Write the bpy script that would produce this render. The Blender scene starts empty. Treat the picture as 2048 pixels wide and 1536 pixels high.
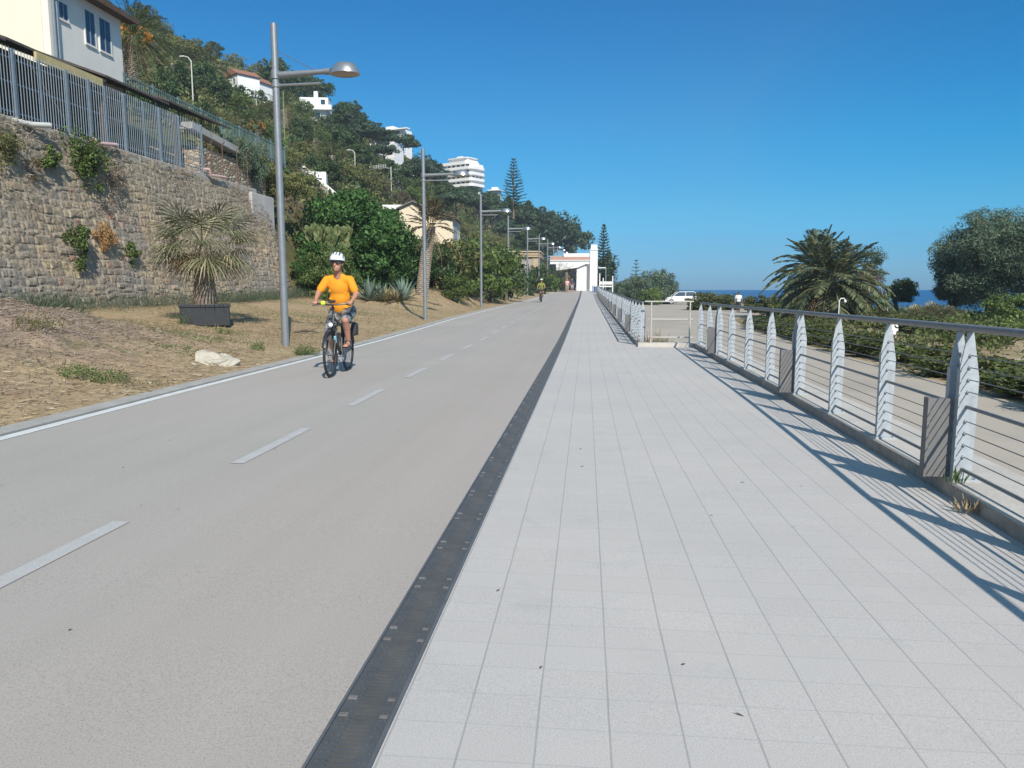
import bpy, math, random
import numpy as np
from mathutils import Vector, Matrix, Euler
R = math.radians
rng = np.random.default_rng(7)
random.seed(7)
scn = bpy.context.scene
COL = scn.collection

# ---------------------------------------------------------------- camera
F, CX, CY = 1500., 1024., 768.
TH = math.atan(188 / 1500.)
YAW = math.atan(147 / 1500.)
CH = 1.25
_s, _c, _st, _ct = math.sin(YAW), math.cos(YAW), math.sin(TH), math.cos(TH)
FW = (-_s * _ct, _c * _ct, -_st)
RT = (_c, _s, 0.)
UP = (-_s * _st, _c * _st, _ct)
cam = bpy.data.cameras.new('camera')
cam.sensor_fit = 'HORIZONTAL'
cam.sensor_width = 36.
cam.lens = 36. * F / 2048.
cam.clip_start = .05
cam.clip_end = 60000
camo = bpy.data.objects.new('camera', cam)
COL.objects.link(camo)
camo.location = (0, 0, CH)
camo.rotation_euler = (R(90) - TH, 0, YAW)
scn.camera = camo


def ray(px, py):
    a = (px - CX) / F
    b = (CY - py) / F
    return tuple(FW[i] + a * RT[i] + b * UP[i] for i in range(3))


def PD(px, py, d):
    r = ray(px, py)
    return Vector((r[0] * d, r[1] * d, CH + r[2] * d))


def atX(px, py, x):
    r = ray(px, py)
    return PD(px, py, x / r[0])


def atY(px, py, y):
    r = ray(px, py)
    return PD(px, py, y / r[1])


def interp(x, pts):
    return float(np.interp(x, [p[0] for p in pts], [p[1] for p in pts]))


ZP = [(-30, .2), (-10, .06), (0, 0), (8, -.055), (14, -.09), (20, -.1), (25, -.07), (30, -.02), (38, .045), (46, .13), (54, .2), (61, .27), (69, .365),
      (77, .48), (84, .63), (90, .78), (98, .97), (105, 1.15), (115, 1.33), (125, 1.5), (160, 1.6), (400, 1.6)]


def zp(y):
    return interp(y, ZP)


# ---------------------------------------------------------------- light
SUN = Vector((.49, -1.25, 1.0)).normalized()
sl = bpy.data.lights.new('sun', 'SUN')
sl.energy = 4.9
sl.angle = R(.5)
sl.color = (1, .94, .85)
slo = bpy.data.objects.new('sun', sl)
COL.objects.link(slo)
slo.rotation_euler = (-SUN).to_track_quat('-Z', 'Y').to_euler()
w = bpy.data.worlds.new('World')
scn.world = w
w.use_nodes = True
nt = w.node_tree
sky = nt.nodes.new('ShaderNodeTexSky')
sky.sky_type = 'NISHITA'
sky.sun_disc = False
sky.sun_elevation = math.asin(SUN.z)
sky.sun_rotation = math.atan2(SUN.x, SUN.y)
sky.air_density = 1.0
sky.dust_density = .25
sky.ozone_density = 2.2
hs = nt.nodes.new('ShaderNodeHueSaturation')
hs.inputs['Saturation'].default_value = 1.2
hs.inputs['Hue'].default_value = .485
nt.links.new(sky.outputs[0], hs.inputs['Color'])
bg = nt.nodes['Background']
bg.inputs[1].default_value = .15
tc = nt.nodes.new('ShaderNodeTexCoord')
sp = nt.nodes.new('ShaderNodeSeparateXYZ')
nt.links.new(tc.outputs['Generated'], sp.inputs[0])
rp = nt.nodes.new('ShaderNodeValToRGB')
SKYC = [(0., (.155, .335, .74)), (.03, (.16, .35, .68)), (.10, (.155, .44, .65)), (.18, (.09, .47, .69)), (.34, (.005, .41, .68)), (.6, (.85, .95, .95)), (1., (1.3, 1.02, .80))]
el = rp.color_ramp.elements
while len(el) < len(SKYC): el.new(.5)
for e, (p_, c_) in zip(el, SKYC):
    e.position = p_
    e.color = (*c_, 1)
nt.links.new(sp.outputs[2], rp.inputs[0])
ml = nt.nodes.new('ShaderNodeMix')
ml.data_type = 'RGBA'
ml.blend_type = 'MULTIPLY'
ml.inputs[0].default_value = 1
nt.links.new(hs.outputs[0], ml.inputs[6])
nt.links.new(rp.outputs[0], ml.inputs[7])
nt.links.new(ml.outputs[2], bg.inputs[0])
scn.view_settings.view_transform = 'Standard'
scn.view_settings.look = 'None'
scn.view_settings.exposure = 0.17
scn.view_settings.gamma = 1
try:
    scn.cycles.max_bounces = 6
    scn.cycles.transparent_max_bounces = 6
except Exception:
    pass


# ---------------------------------------------------------------- objects
def link(o, parent=None):
    COL.objects.link(o)
    if parent:
        o.parent = parent
    return o


def tag(o, label, cat=None, group=None, kind=None):
    o['label'] = label
    if cat: o['category'] = cat
    if group: o['group'] = group
    if kind: o['kind'] = kind
    return o


def thing(name, label, cat, loc=(0, 0, 0), rz=0, group=None):
    o = bpy.data.objects.new(name, None)
    o.empty_display_size = .2
    o.location = loc
    o.rotation_euler = (0, 0, rz)
    link(o)
    return tag(o, label, cat, group)


def dup(root, label=None, loc=None, rz=None, sc=None, group=None):
    r = root.copy()
    link(r)
    if loc is not None: r.location = loc
    if rz is not None: r.rotation_euler = (0, 0, rz)
    if sc is not None: r.scale = (sc, sc, sc) if not hasattr(sc, '__len__') else sc
    if label: r['label'] = label
    if group: r['group'] = group
    for ch in list(root.children):
        c = ch.copy()
        link(c, r)
        for g in list(ch.children):
            d = g.copy()
            link(d, c)
    return r


def frame(d, up=Vector((0, 0, 1))):
    d = Vector(d).normalized()
    if abs(d.dot(up)) > .98:
        up = Vector((0, 1, 0))
    a = d.cross(up).normalized()
    b = a.cross(d).normalized()
    return a, b


class MB:
    """collects shapes for ONE mesh object; org is taken off on build"""

    def __init__(s, org=(0, 0, 0)):
        s.v = []
        s.f = []
        s.m = []
        s.o = Vector(org)
        s.cm = 0

    def add(s, vs, fs):
        n = len(s.v)
        s.v += [tuple(v) for v in vs]
        s.f += [tuple(i + n for i in f) for f in fs]
        s.m += [s.cm] * len(fs)

    def box(s, lo, hi):
        x0, y0, z0 = lo
        x1, y1, z1 = hi
        s.add([(x0, y0, z0), (x1, y0, z0), (x1, y1, z0), (x0, y1, z0), (x0, y0, z1), (x1, y0, z1), (x1, y1, z1), (x0, y1, z1)],
              [(0, 3, 2, 1), (4, 5, 6, 7), (0, 1, 5, 4), (1, 2, 6, 5), (2, 3, 7, 6), (3, 0, 4, 7)])

    def obox(s, c, sz, rot=None):
        m = rot if rot is not None else Matrix.Identity(3)
        vs = []
        for k in range(8):
            p = Vector((sz[0] / 2 * (1 if k & 1 else -1), sz[1] / 2 * (1 if k & 2 else -1), sz[2] / 2 * (1 if k & 4 else -1)))
            vs.append(Vector(c) + m @ p)
        s.add(vs, [(0, 2, 3, 1), (4, 5, 7, 6), (0, 1, 5, 4), (1, 3, 7, 5), (3, 2, 6, 7), (2, 0, 4, 6)])

    def beam(s, p0, p1, w, h, up=(0, 0, 1)):
        p0 = Vector(p0)
        p1 = Vector(p1)
        a, b = frame(p1 - p0, Vector(up))
        vs = []
        for p in (p0, p1):
            for i, j in ((-1, -1), (1, -1), (1, 1), (-1, 1)):
                vs.append(p + a * (i * w / 2) + b * (j * h / 2))
        s.add(vs, [(0, 1, 2, 3), (7, 6, 5, 4), (0, 4, 5, 1), (1, 5, 6, 2), (2, 6, 7, 3), (3, 7, 4, 0)])

    def tube(s, pts, rad, n=8, cap=True, squash=1.):
        pts = [Vector(p) for p in pts]
        if not hasattr(rad, '__len__'): rad = [rad] * len(pts)
        vs = []
        fs = []
        ref = None
        for i, p in enumerate(pts):
            d = (pts[min(i + 1, len(pts) - 1)] - pts[max(i - 1, 0)])
            if ref is None:
                a, b = frame(d)
            else:
                d = d.normalized()
                a = (ref - d * ref.dot(d))
                a = a.normalized() if a.length > 1e-6 else frame(d)[0]
                b = a.cross(d)
            ref = a
            for k in range(n):
                t = 2 * math.pi * k / n
                vs.append(p + (a * math.cos(t) + b * math.sin(t) * squash) * rad[i])
        for i in range(len(pts) - 1):
            for k in range(n):
                k2 = (k + 1) % n
                fs.append((i * n + k, (i + 1) * n + k, (i + 1) * n + k2, i * n + k2))
        if cap:
            fs.append(tuple(range(n)))
            m = (len(pts) - 1) * n
            fs.append(tuple(m + k for k in reversed(range(n))))
        s.add(vs, fs)

    def cap(s, p0, p1, r0, r1, n=10):
        """tapered capsule with round ends"""
        p0 = Vector(p0)
        p1 = Vector(p1)
        d = (p1 - p0)
        d = d.normalized() if d.length > 1e-6 else Vector((0, 0, 1))
        pts = []
        rad = []
        for t in (-88, -55, -25):
            pts.append(p0 + d * (r0 * math.sin(R(t))))
            rad.append(r0 * math.cos(R(t)))
        pts += [p0, p1]
        rad += [r0, r1]
        for t in (25, 55, 88):
            pts.append(p1 + d * (r1 * math.sin(R(t))))
            rad.append(r1 * math.cos(R(t)))
        s.tube(pts, rad, n)

    def ell(s, c, r, nu=12, nv=8, rot=None):
        c = Vector(c)
        vs = []
        fs = []
        for j in range(nv + 1):
            ph = -math.pi / 2 + math.pi * j / nv
            ph = max(-1.5, min(1.5, ph))
            for i in range(nu):
                t = 2 * math.pi * i / nu
                p = Vector((r[0] * math.cos(ph) * math.cos(t), r[1] * math.cos(ph) * math.sin(t), r[2] * math.sin(ph)))
                vs.append(c + (rot @ p if rot is not None else p))
        for j in range(nv):
            for i in range(nu):
                fs.append((j * nu + i, j * nu + (i + 1) % nu, (j + 1) * nu + (i + 1) % nu, (j + 1) * nu + i))
        fs.append(tuple(reversed(range(nu))))
        fs.append(tuple(nv * nu + i for i in range(nu)))
        s.add(vs, fs)

    def lathe(s, prof, c=(0, 0, 0), n=16, rot=None):
        c = Vector(c)
        vs = []
        fs = []
        for r, z in prof:
            for i in range(n):
                t = 2 * math.pi * i / n
                p = Vector((r * math.cos(t), r * math.sin(t), z))
                vs.append(c + (rot @ p if rot is not None else p))
        for j in range(len(prof) - 1):
            for i in range(n):
                fs.append((j * n + i, j * n + (i + 1) % n, (j + 1) * n + (i + 1) % n, (j + 1) * n + i))
        s.add(vs, fs)

    def prism(s, poly, axis, a, b):
        """outline poly (list of 2D points) pushed along an axis from a to b"""
        n = len(poly)

        def mk(p, t):
            if axis == 'x': return (t, p[0], p[1])
            if axis == 'y': return (p[0], t, p[1])
            return (p[0], p[1], t)
        vs = [mk(p, a) for p in poly] + [mk(p, b) for p in poly]
        fs = [tuple(reversed(range(n))), tuple(range(n, 2 * n))]
        for i in range(n):
            j = (i + 1) % n
            fs.append((i, j, n + j, n + i))
        s.add(vs, fs)

    def quad(s, a, b, c, d):
        s.add([a, b, c, d], [(0, 1, 2, 3)])

    def mesh(s, name, smooth=None):
        me = bpy.data.meshes.new(name)
        o = s.o
        me.from_pydata([(v[0] - o.x, v[1] - o.y, v[2] - o.z) for v in s.v], [], s.f)
        me.polygons.foreach_set('material_index', s.m)
        if smooth:
            me.polygons.foreach_set('use_smooth', [True] * len(s.f))
            me.set_sharp_from_angle(angle=R(smooth))
        me.update()
        return me

    def build(s, name, mats, parent=None, smooth=None, bevel=0, fix=False):
        me = s.mesh(name, smooth)
        if fix:
            import bmesh
            bm = bmesh.new()
            bm.from_mesh(me)
            bmesh.ops.recalc_face_normals(bm, faces=bm.faces)
            bm.to_mesh(me)
            bm.free()
        for m in (mats if isinstance(mats, (list, tuple)) else [mats]):
            me.materials.append(m)
        o = bpy.data.objects.new(name, me)
        link(o, parent)
        if bevel:
            b = o.modifiers.new('bevel', 'BEVEL')
            b.width = bevel
            b.segments = 2
            b.limit_method = 'ANGLE'
        return o


def npmesh(name, V, Fq, mat, parent=None, smooth=False):
    me = bpy.data.meshes.new(name)
    me.from_pydata(np.asarray(V, float).tolist(), [], np.asarray(Fq).tolist() if not isinstance(Fq, list) else Fq)
    if smooth:
        me.polygons.foreach_set('use_smooth', np.ones(len(me.polygons), bool))
    for m in (mat if isinstance(mat, (list, tuple)) else [mat]):
        me.materials.append(m)
    me.update()
    return link(bpy.data.objects.new(name, me), parent)


def meshobj(name, me, parent=None):
    return link(bpy.data.objects.new(name, me), parent)


def unit(a):
    return a / np.maximum(np.linalg.norm(a, axis=1, keepdims=True), 1e-9)


def leafquads(C, N, L, W, T=None, rg=rng):
    """one rhombic leaf per row, centre C, normal N, length L, width W"""
    n = len(C)
    if T is None:
        T = rg.normal(size=(n, 3))
    T = unit(T - N * (T * N).sum(1, keepdims=True))
    B = np.cross(N, T)
    L = np.broadcast_to(np.asarray(L, float), (n,))[:, None]
    W = np.broadcast_to(np.asarray(W, float), (n,))[:, None]
    V = np.stack([C - T * L / 2, C + B * W / 2 + T * L * .08, C + T * L / 2, C - B * W / 2 + T * L * .08], 1).reshape(-1, 3)
    Fq = np.arange(4 * n).reshape(n, 4)
    return V, Fq


# ---------------------------------------------------------------- materials
class NT:
    def __init__(s, name):
        s.m = bpy.data.materials.new(name)
        s.m.use_nodes = True
        s.t = s.m.node_tree
        s.b = s.t.nodes['Principled BSDF']
        s.out = s.t.nodes['Material Output']

    def n(s, typ, **kw):
        nd = s.t.nodes.new('ShaderNode' + typ)
        for k, v in kw.items():
            setattr(nd, k, v)
        return nd

    def l(s, a, b):
        s.t.links.new(a, b)

    def coord(s, kind='Object'):
        if not hasattr(s, '_tc'):
            s._tc = s.n('TexCoord')
        return s._tc.outputs[kind]

    def noise(s, scale, detail=4, rough=.6, vec=None, dist=0):
        nd = s.n('TexNoise')
        nd.inputs['Scale'].default_value = scale
        nd.inputs['Detail'].default_value = detail
        nd.inputs['Roughness'].default_value = rough
        nd.inputs['Distortion'].default_value = dist
        s.l(vec if vec is not None else s.coord(), nd.inputs['Vector'])
        return nd.outputs['Fac']

    def ramp(s, fac, stops, inter='LINEAR'):
        nd = s.n('ValToRGB')
        nd.color_ramp.interpolation = inter
        el = nd.color_ramp.elements
        while len(el) < len(stops): el.new(.5)
        for e, (p, c) in zip(el, stops):
            e.position = p
            e.color = (*c, 1) if len(c) == 3 else c
        s.l(fac, nd.inputs[0])
        return nd.outputs[0]

    def mix(s, fac, a, b, mode='MIX'):
        nd = s.n('Mix', data_type='RGBA', blend_type=mode)
        for sock, v in ((nd.inputs[0], fac), (nd.inputs[6], a), (nd.inputs[7], b)):
            if hasattr(v, 'is_output'):
                s.l(v, sock)
            elif isinstance(v, (int, float)):
                sock.default_value = v
            else:
                sock.default_value = (*v, 1) if len(v) == 3 else v
        return nd.outputs[2]

    def math(s, op, a, b=0.):
        nd = s.n('Math', operation=op)
        for sock, v in ((nd.inputs[0], a), (nd.inputs[1], b)):
            if hasattr(v, 'is_output'):
                s.l(v, sock)
            else:
                sock.default_value = v
        return nd.outputs[0]

    def bump(s, h, strength=.3, dist=.02):
        nd = s.n('Bump')
        nd.inputs['Strength'].default_value = strength
        nd.inputs['Distance'].default_value = dist
        s.l(h, nd.inputs['Height'])
        s.l(nd.outputs[0], s.b.inputs['Normal'])

    def base(s, c):
        if hasattr(c, 'is_output'):
            s.l(c, s.b.inputs['Base Color'])
        else:
            s.b.inputs['Base Color'].default_value = (*c, 1)

    def set(s, **kw):
        for k, v in kw.items():
            s.b.inputs[{'rough': 'Roughness', 'metal': 'Metallic', 'spec': 'Specular IOR Level', 'alpha': 'Alpha'}[k]].default_value = v


def lite(c, k):
    return tuple(min(1, x * k) for x in c)


def mat(name, c, rough=.75, var=.12, scale=6., metal=0, bump=0, bscale=60., spec=.4, c2=None, fine=0.):
    t = NT(name)
    f = t.noise(scale, 5, .65)
    col = t.ramp(f, [(.25, lite(c, 1 - var)), (.5, c), (.75, c2 or lite(c, 1 + var))])
    if fine:
        g = t.noise(bscale, 2, .7)
        col = t.mix(1., col, t.ramp(g, [(.3, (1 - fine,) * 3), (.7, (1 + fine,) * 3)]), 'MULTIPLY')
    t.base(col)
    t.set(rough=rough, metal=metal, spec=spec)
    if bump:
        t.bump(t.noise(bscale, 3, .7), bump, .01)
    return t.m


def leafmat(name, dark, mid, lightc, dry=None, rough=.55, trans=.22, dryamt=.06):
    t = NT(name)
    g = t.n('NewGeometry')
    o = t.n('ObjectInfo')
    r1 = g.outputs['Random Per Island']
    n = t.noise(.9, 3, .6)
    fac = t.math('ADD', t.math('MULTIPLY', r1, .62), t.math('MULTIPLY', n, .45))
    stops = [(.12, dark), (.5, mid), (.9, lightc)]
    col = t.ramp(fac, stops)
    if dry:
        d = t.ramp(t.math('FRACT', t.math('MULTIPLY', r1, 37.7)), [(1 - dryamt - .005, (0, 0, 0)), (1 - dryamt, (1, 1, 1))])
        col = t.mix(d, col, dry)
    v = t.math('ADD', t.math('MULTIPLY', o.outputs['Random'], .5), .75)
    hsv = t.n('HueSaturation')
    t.l(col, hsv.inputs['Color'])
    t.l(v, hsv.inputs['Value'])
    t.base(hsv.outputs[0])
    t.set(rough=rough, spec=.25)
    tr = t.n('BsdfTranslucent')
    t.l(hsv.outputs[0], tr.inputs['Color'])
    mx = t.n('MixShader')
    mx.inputs[0].default_value = trans
    t.l(t.b.outputs[0], mx.inputs[1])
    t.l(tr.outputs[0], mx.inputs[2])
    t.l(mx.outputs[0], t.out.inputs['Surface'])
    return t.m


M = {}
M['galv'] = mat('galvanised_steel', (.37, .40, .42), .55, .22, 14, metal=.1, spec=.5, bump=.05, bscale=40)
M['rail'] = mat('rail_steel', (.22, .225, .23), .55, .2, 20, metal=.2, spec=.5)
M['pole'] = mat('pole_steel', (.26, .275, .285), .45, .12, 9, metal=.4, spec=.5)
M['lampmetal'] = mat('lamp_aluminium', (.52, .51, .5), .3, .08, 20, metal=.8)
M['white'] = mat('white_paint', (.78, .77, .74), .6, .06, 3)
M['whitewall'] = mat('white_render', (.8, .79, .76), .85, .06, 1.2, bump=.1, bscale=30)
M['cream'] = mat('cream_render', (.72, .61, .44), .88, .07, 1.0, bump=.1, bscale=30)
M['palewall'] = mat('pale_render', (.74, .70, .62), .88, .05, 1.2, bump=.1, bscale=30)
M['concrete'] = mat('weathered_concrete', (.36, .345, .315), .9, .28, 3.2, bump=.4, bscale=40, fine=.15)
M['dark'] = mat('dark_rubber', (.022, .023, .025), .55, .2, 8)
M['blackplastic'] = mat('black_plastic', (.03, .032, .035), .5, .2, 10)
M['glass'] = mat('window_glass', (.03, .05, .075), .08, .2, 2, spec=.8)
M['roof'] = mat('roof_tiles', (.29, .14, .09), .9, .3, 2.2, bump=.5, bscale=14)
M['darkroof'] = mat('dark_roof_edge', (.09, .075, .065), .85, .3, 4)
M['wood'] = mat('grey_wood', (.27, .235, .19), .85, .25, 9)
M['bark'] = mat('bark', (.16, .125, .095), .95, .35, 7, bump=.7, bscale=22)
# ================================================================ GROUND
XL = [(-30, -4.85), (4, -5.0), (6.4, -5.09), (8.9, -5.2), (14.75, -5.37), (22, -5.56), (33, -5.75), (43, -5.65), (60, -5.25), (75, -4.85), (94, -4.3), (112, -3.9), (150, -3.4)]
XR = [(-30, 1.75), (0, 2.12), (3.9, 2.217), (5.4, 2.30), (8.6, 2.41), (17.3, 2.55), (18.2, 2.56)]


def xl(y): return interp(y, XL)


def xr(y): return interp(y, XR)


YS = [-14 + .5 * i for i in range(28)] + [i * .8 for i in range(0, 60)] + [48 + 1.6 * i for i in range(60)]
YS = sorted(set(round(v, 3) for v in YS if v <= 140))


def strip(name, fa, fb, m, dz=0., y0=-14, y1=140, nx=1, ys=None):
    ys = [y for y in (ys or YS) if y0 <= y <= y1]
    if ys[0] > y0: ys = [y0] + ys
    if ys[-1] < y1: ys = ys + [y1]
    b = MB()
    vs = []
    fs = []
    for y in ys:
        a, c = fa(y), fb(y)
        for k in range(nx + 1):
            vs.append((a + (c - a) * k / nx, y, zp(y) + dz))
    for i in range(len(ys) - 1):
        for k in range(nx):
            n = nx + 1
            fs.append((i * n + k, i * n + k + 1, (i + 1) * n + k + 1, (i + 1) * n + k))
    b.add(vs, fs)
    return b.build(name, m)


# --- materials
t = NT('path_asphalt')
big = t.noise(.28, 3, .55)
col = t.ramp(big, [(.3, (.382, .358, .328)), (.52, (.408, .375, .344)), (.72, (.44, .393, .362))])
sxp = t.n('SeparateXYZ')
t.l(t.coord(), sxp.inputs[0])
pk = t.ramp(t.math('ADD', t.math('MULTIPLY', t.math('ADD', sxp.outputs['X'], 2.9), .45), t.math('MULTIPLY', t.noise(.5, 3, .6), .35)), [(.25, (0, 0, 0)), (.85, (.5, .5, .5))])
col = t.mix(pk, col, (.43, .372, .33))
mp = t.n('Mapping')
mp.inputs['Scale'].default_value = (2.2, .05, 1)
t.l(t.coord(), mp.inputs[0])
trk = t.noise(1., 3, .6, mp.outputs[0])
col = t.mix(.3, col, t.mix(1., col, t.ramp(trk, [(.35, (.88, .88, .87)), (.65, (1.06, 1.06, 1.06))]), 'MULTIPLY'))
g1 = t.noise(170, 2, .8)
g2 = t.noise(420, 2, .8)
col = t.mix(1., col, t.ramp(g1, [(.28, (.62, .62, .61)), (.45, (.97, .97, .97)), (.72, (1.16, 1.15, 1.13))]), 'MULTIPLY')
vo = t.n('TexVoronoi')
vo.inputs['Scale'].default_value = 55
t.l(t.coord(), vo.inputs['Vector'])
col = t.mix(1., col, t.ramp(vo.outputs['Distance'], [(.04, (.45, .44, .42)), (.10, (1, 1, 1))]), 'MULTIPLY')
t.base(col)
t.set(rough=.9, spec=.25)
t.bump(g1, .22, .004)
M['asphalt'] = t.m

t = NT('pavement_tiles')
br = t.n('TexBrick')
br.offset = 0
br.squash = 1
br.inputs['Scale'].default_value = 1
br.inputs['Mortar Size'].default_value = .002
br.inputs['Mortar Smooth'].default_value = .3
br.inputs['Brick Width'].default_value = .2095
br.inputs['Row Height'].default_value = .1725
br.inputs['Color1'].default_value = (.52, .488, .455, 1)
br.inputs['Color2'].default_value = (.537, .505, .472, 1)
br.inputs['Mortar'].default_value = (.435, .42, .40, 1)
mp = t.n('Mapping')
mp.inputs['Location'].default_value = (.337, .03, 0)
t.l(t.coord(), mp.inputs[0])
wob = t.noise(3., 2, .5)
vm = t.n('VectorMath', operation='ADD')
cb = t.n('CombineXYZ')
t.l(t.math('MULTIPLY', t.math('SUBTRACT', wob, .5), .006), cb.inputs[0])
t.l(mp.outputs[0], vm.inputs[0])
t.l(cb.outputs[0], vm.inputs[1])
t.l(vm.outputs[0], br.inputs['Vector'])
col = t.mix(1., br.outputs['Color'], t.ramp(t.noise(.5, 4, .6), [(.3, (.93, .935, .95)), (.7, (1.04, 1.03, 1.02))]), 'MULTIPLY')
g1 = t.noise(230, 2, .8)
col = t.mix(1., col, t.ramp(g1, [(.28, (.72, .72, .72)), (.5, (1, 1, 1)), (.7, (1.12, 1.12, 1.12))]), 'MULTIPLY')
sx_ = t.n('SeparateXYZ')
t.l(vm.outputs[0], sx_.inputs[0])
fx = t.math('FRACT', t.math('ADD', t.math('MULTIPLY', sx_.outputs['X'], 1 / .2095), 100.5))
jl = t.math('ABSOLUTE', t.math('SUBTRACT', fx, .5))
jm = t.ramp(jl, [(.007, (.9, .9, .9)), (.022, (0, 0, 0))])
jv = t.ramp(t.noise(2.2, 4, .7), [(.3, (.35, .35, .35)), (.65, (.95, .95, .95))])
col = t.mix(t.math('MULTIPLY', jm, jv), col, (.335, .325, .31))
st = t.noise(2.3, 5, .7)
col = t.mix(t.ramp(st, [(.58, (0, 0, 0)), (.76, (.4, .4, .4))]), col, (.36, .35, .33))
t.base(col)
t.set(rough=.88, spec=.25)
hh = t.math('ADD', t.math('MULTIPLY', jm, -1.0), t.math('MULTIPLY', g1, .35))
t.bump(hh, .35, .004)
M['tiles'] = t.m

t = NT('road_paint')
col = t.ramp(t.noise(7, 4, .6), [(.3, (.62, .62, .60)), (.7, (.76, .76, .74))])
col = t.mix(t.ramp(t.noise(90, 3, .8), [(.36, (.75, .75, .75)), (.5, (0, 0, 0))]), col, (.40, .40, .385))
t.base(col)
t.set(rough=.8)
M['paint'] = t.m
t = NT('worn_paint')
col = t.ramp(t.noise(9, 4, .6), [(.3, (.45, .442, .425)), (.7, (.54, .532, .515))])
col = t.mix(t.ramp(t.noise(110, 3, .8), [(.4, (.9, .9, .9)), (.56, (0, 0, 0))]), col, (.39, .385, .37))
t.base(col)
t.set(rough=.85)
M['wornpaint'] = t.m
M['kerb'] = mat('kerb_concrete', (.37, .355, .325), .9, .18, 2.5, bump=.2, bscale=60, fine=.12)
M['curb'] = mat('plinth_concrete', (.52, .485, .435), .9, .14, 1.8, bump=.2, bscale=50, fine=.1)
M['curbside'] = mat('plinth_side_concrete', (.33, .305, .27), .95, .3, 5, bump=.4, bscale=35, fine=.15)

# --- cycle path, kerb, markings
path = strip('cycle_path', lambda y: xl(y) - .08, lambda y: -.735, M['asphalt'], nx=6)
tag(path, 'pale grey asphalt cycle path running away along the promenade', kind='structure')
ln = strip('edge_line', lambda y: xl(y) - .07, lambda y: xl(y) + .065, M['paint'], dz=.004)
tag(ln, 'solid white edge line painted on the left side of the cycle path', kind='structure')
XD = [(-10, -2.3), (2.9, -2.53), (6.5, -2.6), (9.4, -2.68), (15.3, -2.78), (26, -2.87), (40, -2.88), (60, -2.7), (80, -2.45), (110, -2.2)]
b = MB()
y = 2.30
b_y = []
k = 0
while y < 92:
    n = 3
    for j in range(n):
        ya, yb = y + 1.5 * j / n, y + 1.5 * (j + 1) / n
        xa, xb = interp(ya, XD), interp(yb, XD)
        b.quad((xa - .05, ya, zp(ya) + .004), (xa + .05, ya, zp(ya) + .004), (xb + .05, yb, zp(yb) + .004), (xb - .05, yb, zp(yb) + .004))
    y += 2.95
tag(b.build('centre_line', M['wornpaint']), 'dashed pale centre line down the middle of the cycle path', kind='structure')
kb = MB()
ys = [v for v in YS if v <= 120]
pv = None
for y in ys:
    x = xl(y) - .092
    z = zp(y)
    row = [(x, y, z - .1), (x, y, z + .022), (x - .006, y, z + .03), (x - .21, y, z + .034), (x - .21, y, z - .1)]
    if pv:
        n = len(kb.v)
        kb.add(pv + row, [(0 + i, 1 + i, 6 + i, 5 + i) for i in range(4)])
    pv = row
tag(kb.build('kerb', M['kerb']), 'flat concrete kerb between the white edge line and the dry verge', kind='structure')

# --- drainage channel
M['grate'] = mat('cast_iron_grate', (.125, .128, .13), .6, .3, 5, metal=.35, c2=(.17, .165, .155))
M['channel'] = mat('channel_edge_steel', (.15, .16, .17), .55, .2, 8, metal=.3)
M['void'] = mat('channel_void', (.02, .02, .02), .9)
M['clip'] = mat('grate_clip', (.17, .16, .155), .7, .3, 10)
dr = thing('drainage_channel', 'long dark iron drainage channel between the cycle path and the pale paving', 'drain', (0, 0, 0))
b = MB()
for i in range(len(YS) - 1):
    ya, yb = YS[i], YS[i + 1]
    if yb > 112: break
    for x0, x1 in ((-.738, -.728), (-.566, -.553)):
        za, zb = zp(ya), zp(yb)
        b.add([(x0, ya, za + .003), (x1, ya, za + .003), (x1, yb, zb + .003), (x0, yb, zb + .003)], [(0, 1, 2, 3)])
b.build('channel_frame', M['channel'], dr)
b = MB()
for i in range(len(YS) - 1):
    ya, yb = YS[i], YS[i + 1]
    if yb > 112: break
    b.quad((-.735, ya, zp(ya) - .04), (-.555, ya, zp(ya) - .04), (-.555, yb, zp(yb) - .04), (-.735, yb, zp(yb) - .04))
b.build('channel_bed', M['void'], dr)
gb = MB()
W0, W1 = -.0805, .0805


def gbox(x0, y0, x1, y1, z0=-.012, z1=.0):
    gb.box((x0, y0, z0), (x1, y1, z1))


gbox(W0, 0.002, W0 + .047, .498)
gbox(W1 - .043, 0.002, W1, .498)
for i in range(24):
    y = .006 + i * .0207
    gbox(W0 + .047, y, W1 - .043, y + .0105)
for i in range(12):
    for xx in (W0 + .014, W0 + .034, W1 - .03, W1 - .012):
        gbox(xx, .02 + i * .0405, xx + .008, .028 + i * .0405, 0, .003)
gb.cm = 1
for yy in (.035, .44):
    gbox(W0 + .006, yy, W0 + .034, yy + .014, 0, .005)
    gbox(W1 - .03, yy, W1 - .006, yy + .012, 0, .004)
gme = gb.mesh('grate')
gme.materials.append(M['grate'])
gme.materials.append(M['clip'])
for i in range(96):
    y = .6 + i * .5
    o = meshobj('grate', gme, dr)
    o.location = (-.6475 + .0005, y, zp(y) + .001)
    o.rotation_euler = (math.atan((zp(y + .5) - zp(y)) / .5), 0, 0)
b = MB()
for y in [48.6 + i * 1.5 for i in range(42)]:
    b.quad((-.728, y, zp(y) + .001), (-.567, y, zp(y) + .001), (-.567, y + 1.49, zp(y + 1.5) + .001), (-.728, y + 1.49, zp(y + 1.5) + .001))
o = b.build('distant_grate', M['grate'], dr)
o['kind'] = 'stuff'

# --- pavement
ys2 = [v for v in YS if v < 18.0] + [18.05]


def xr2(y): return xr(y) + .02 if y <= 18.06 else 1.27


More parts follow.
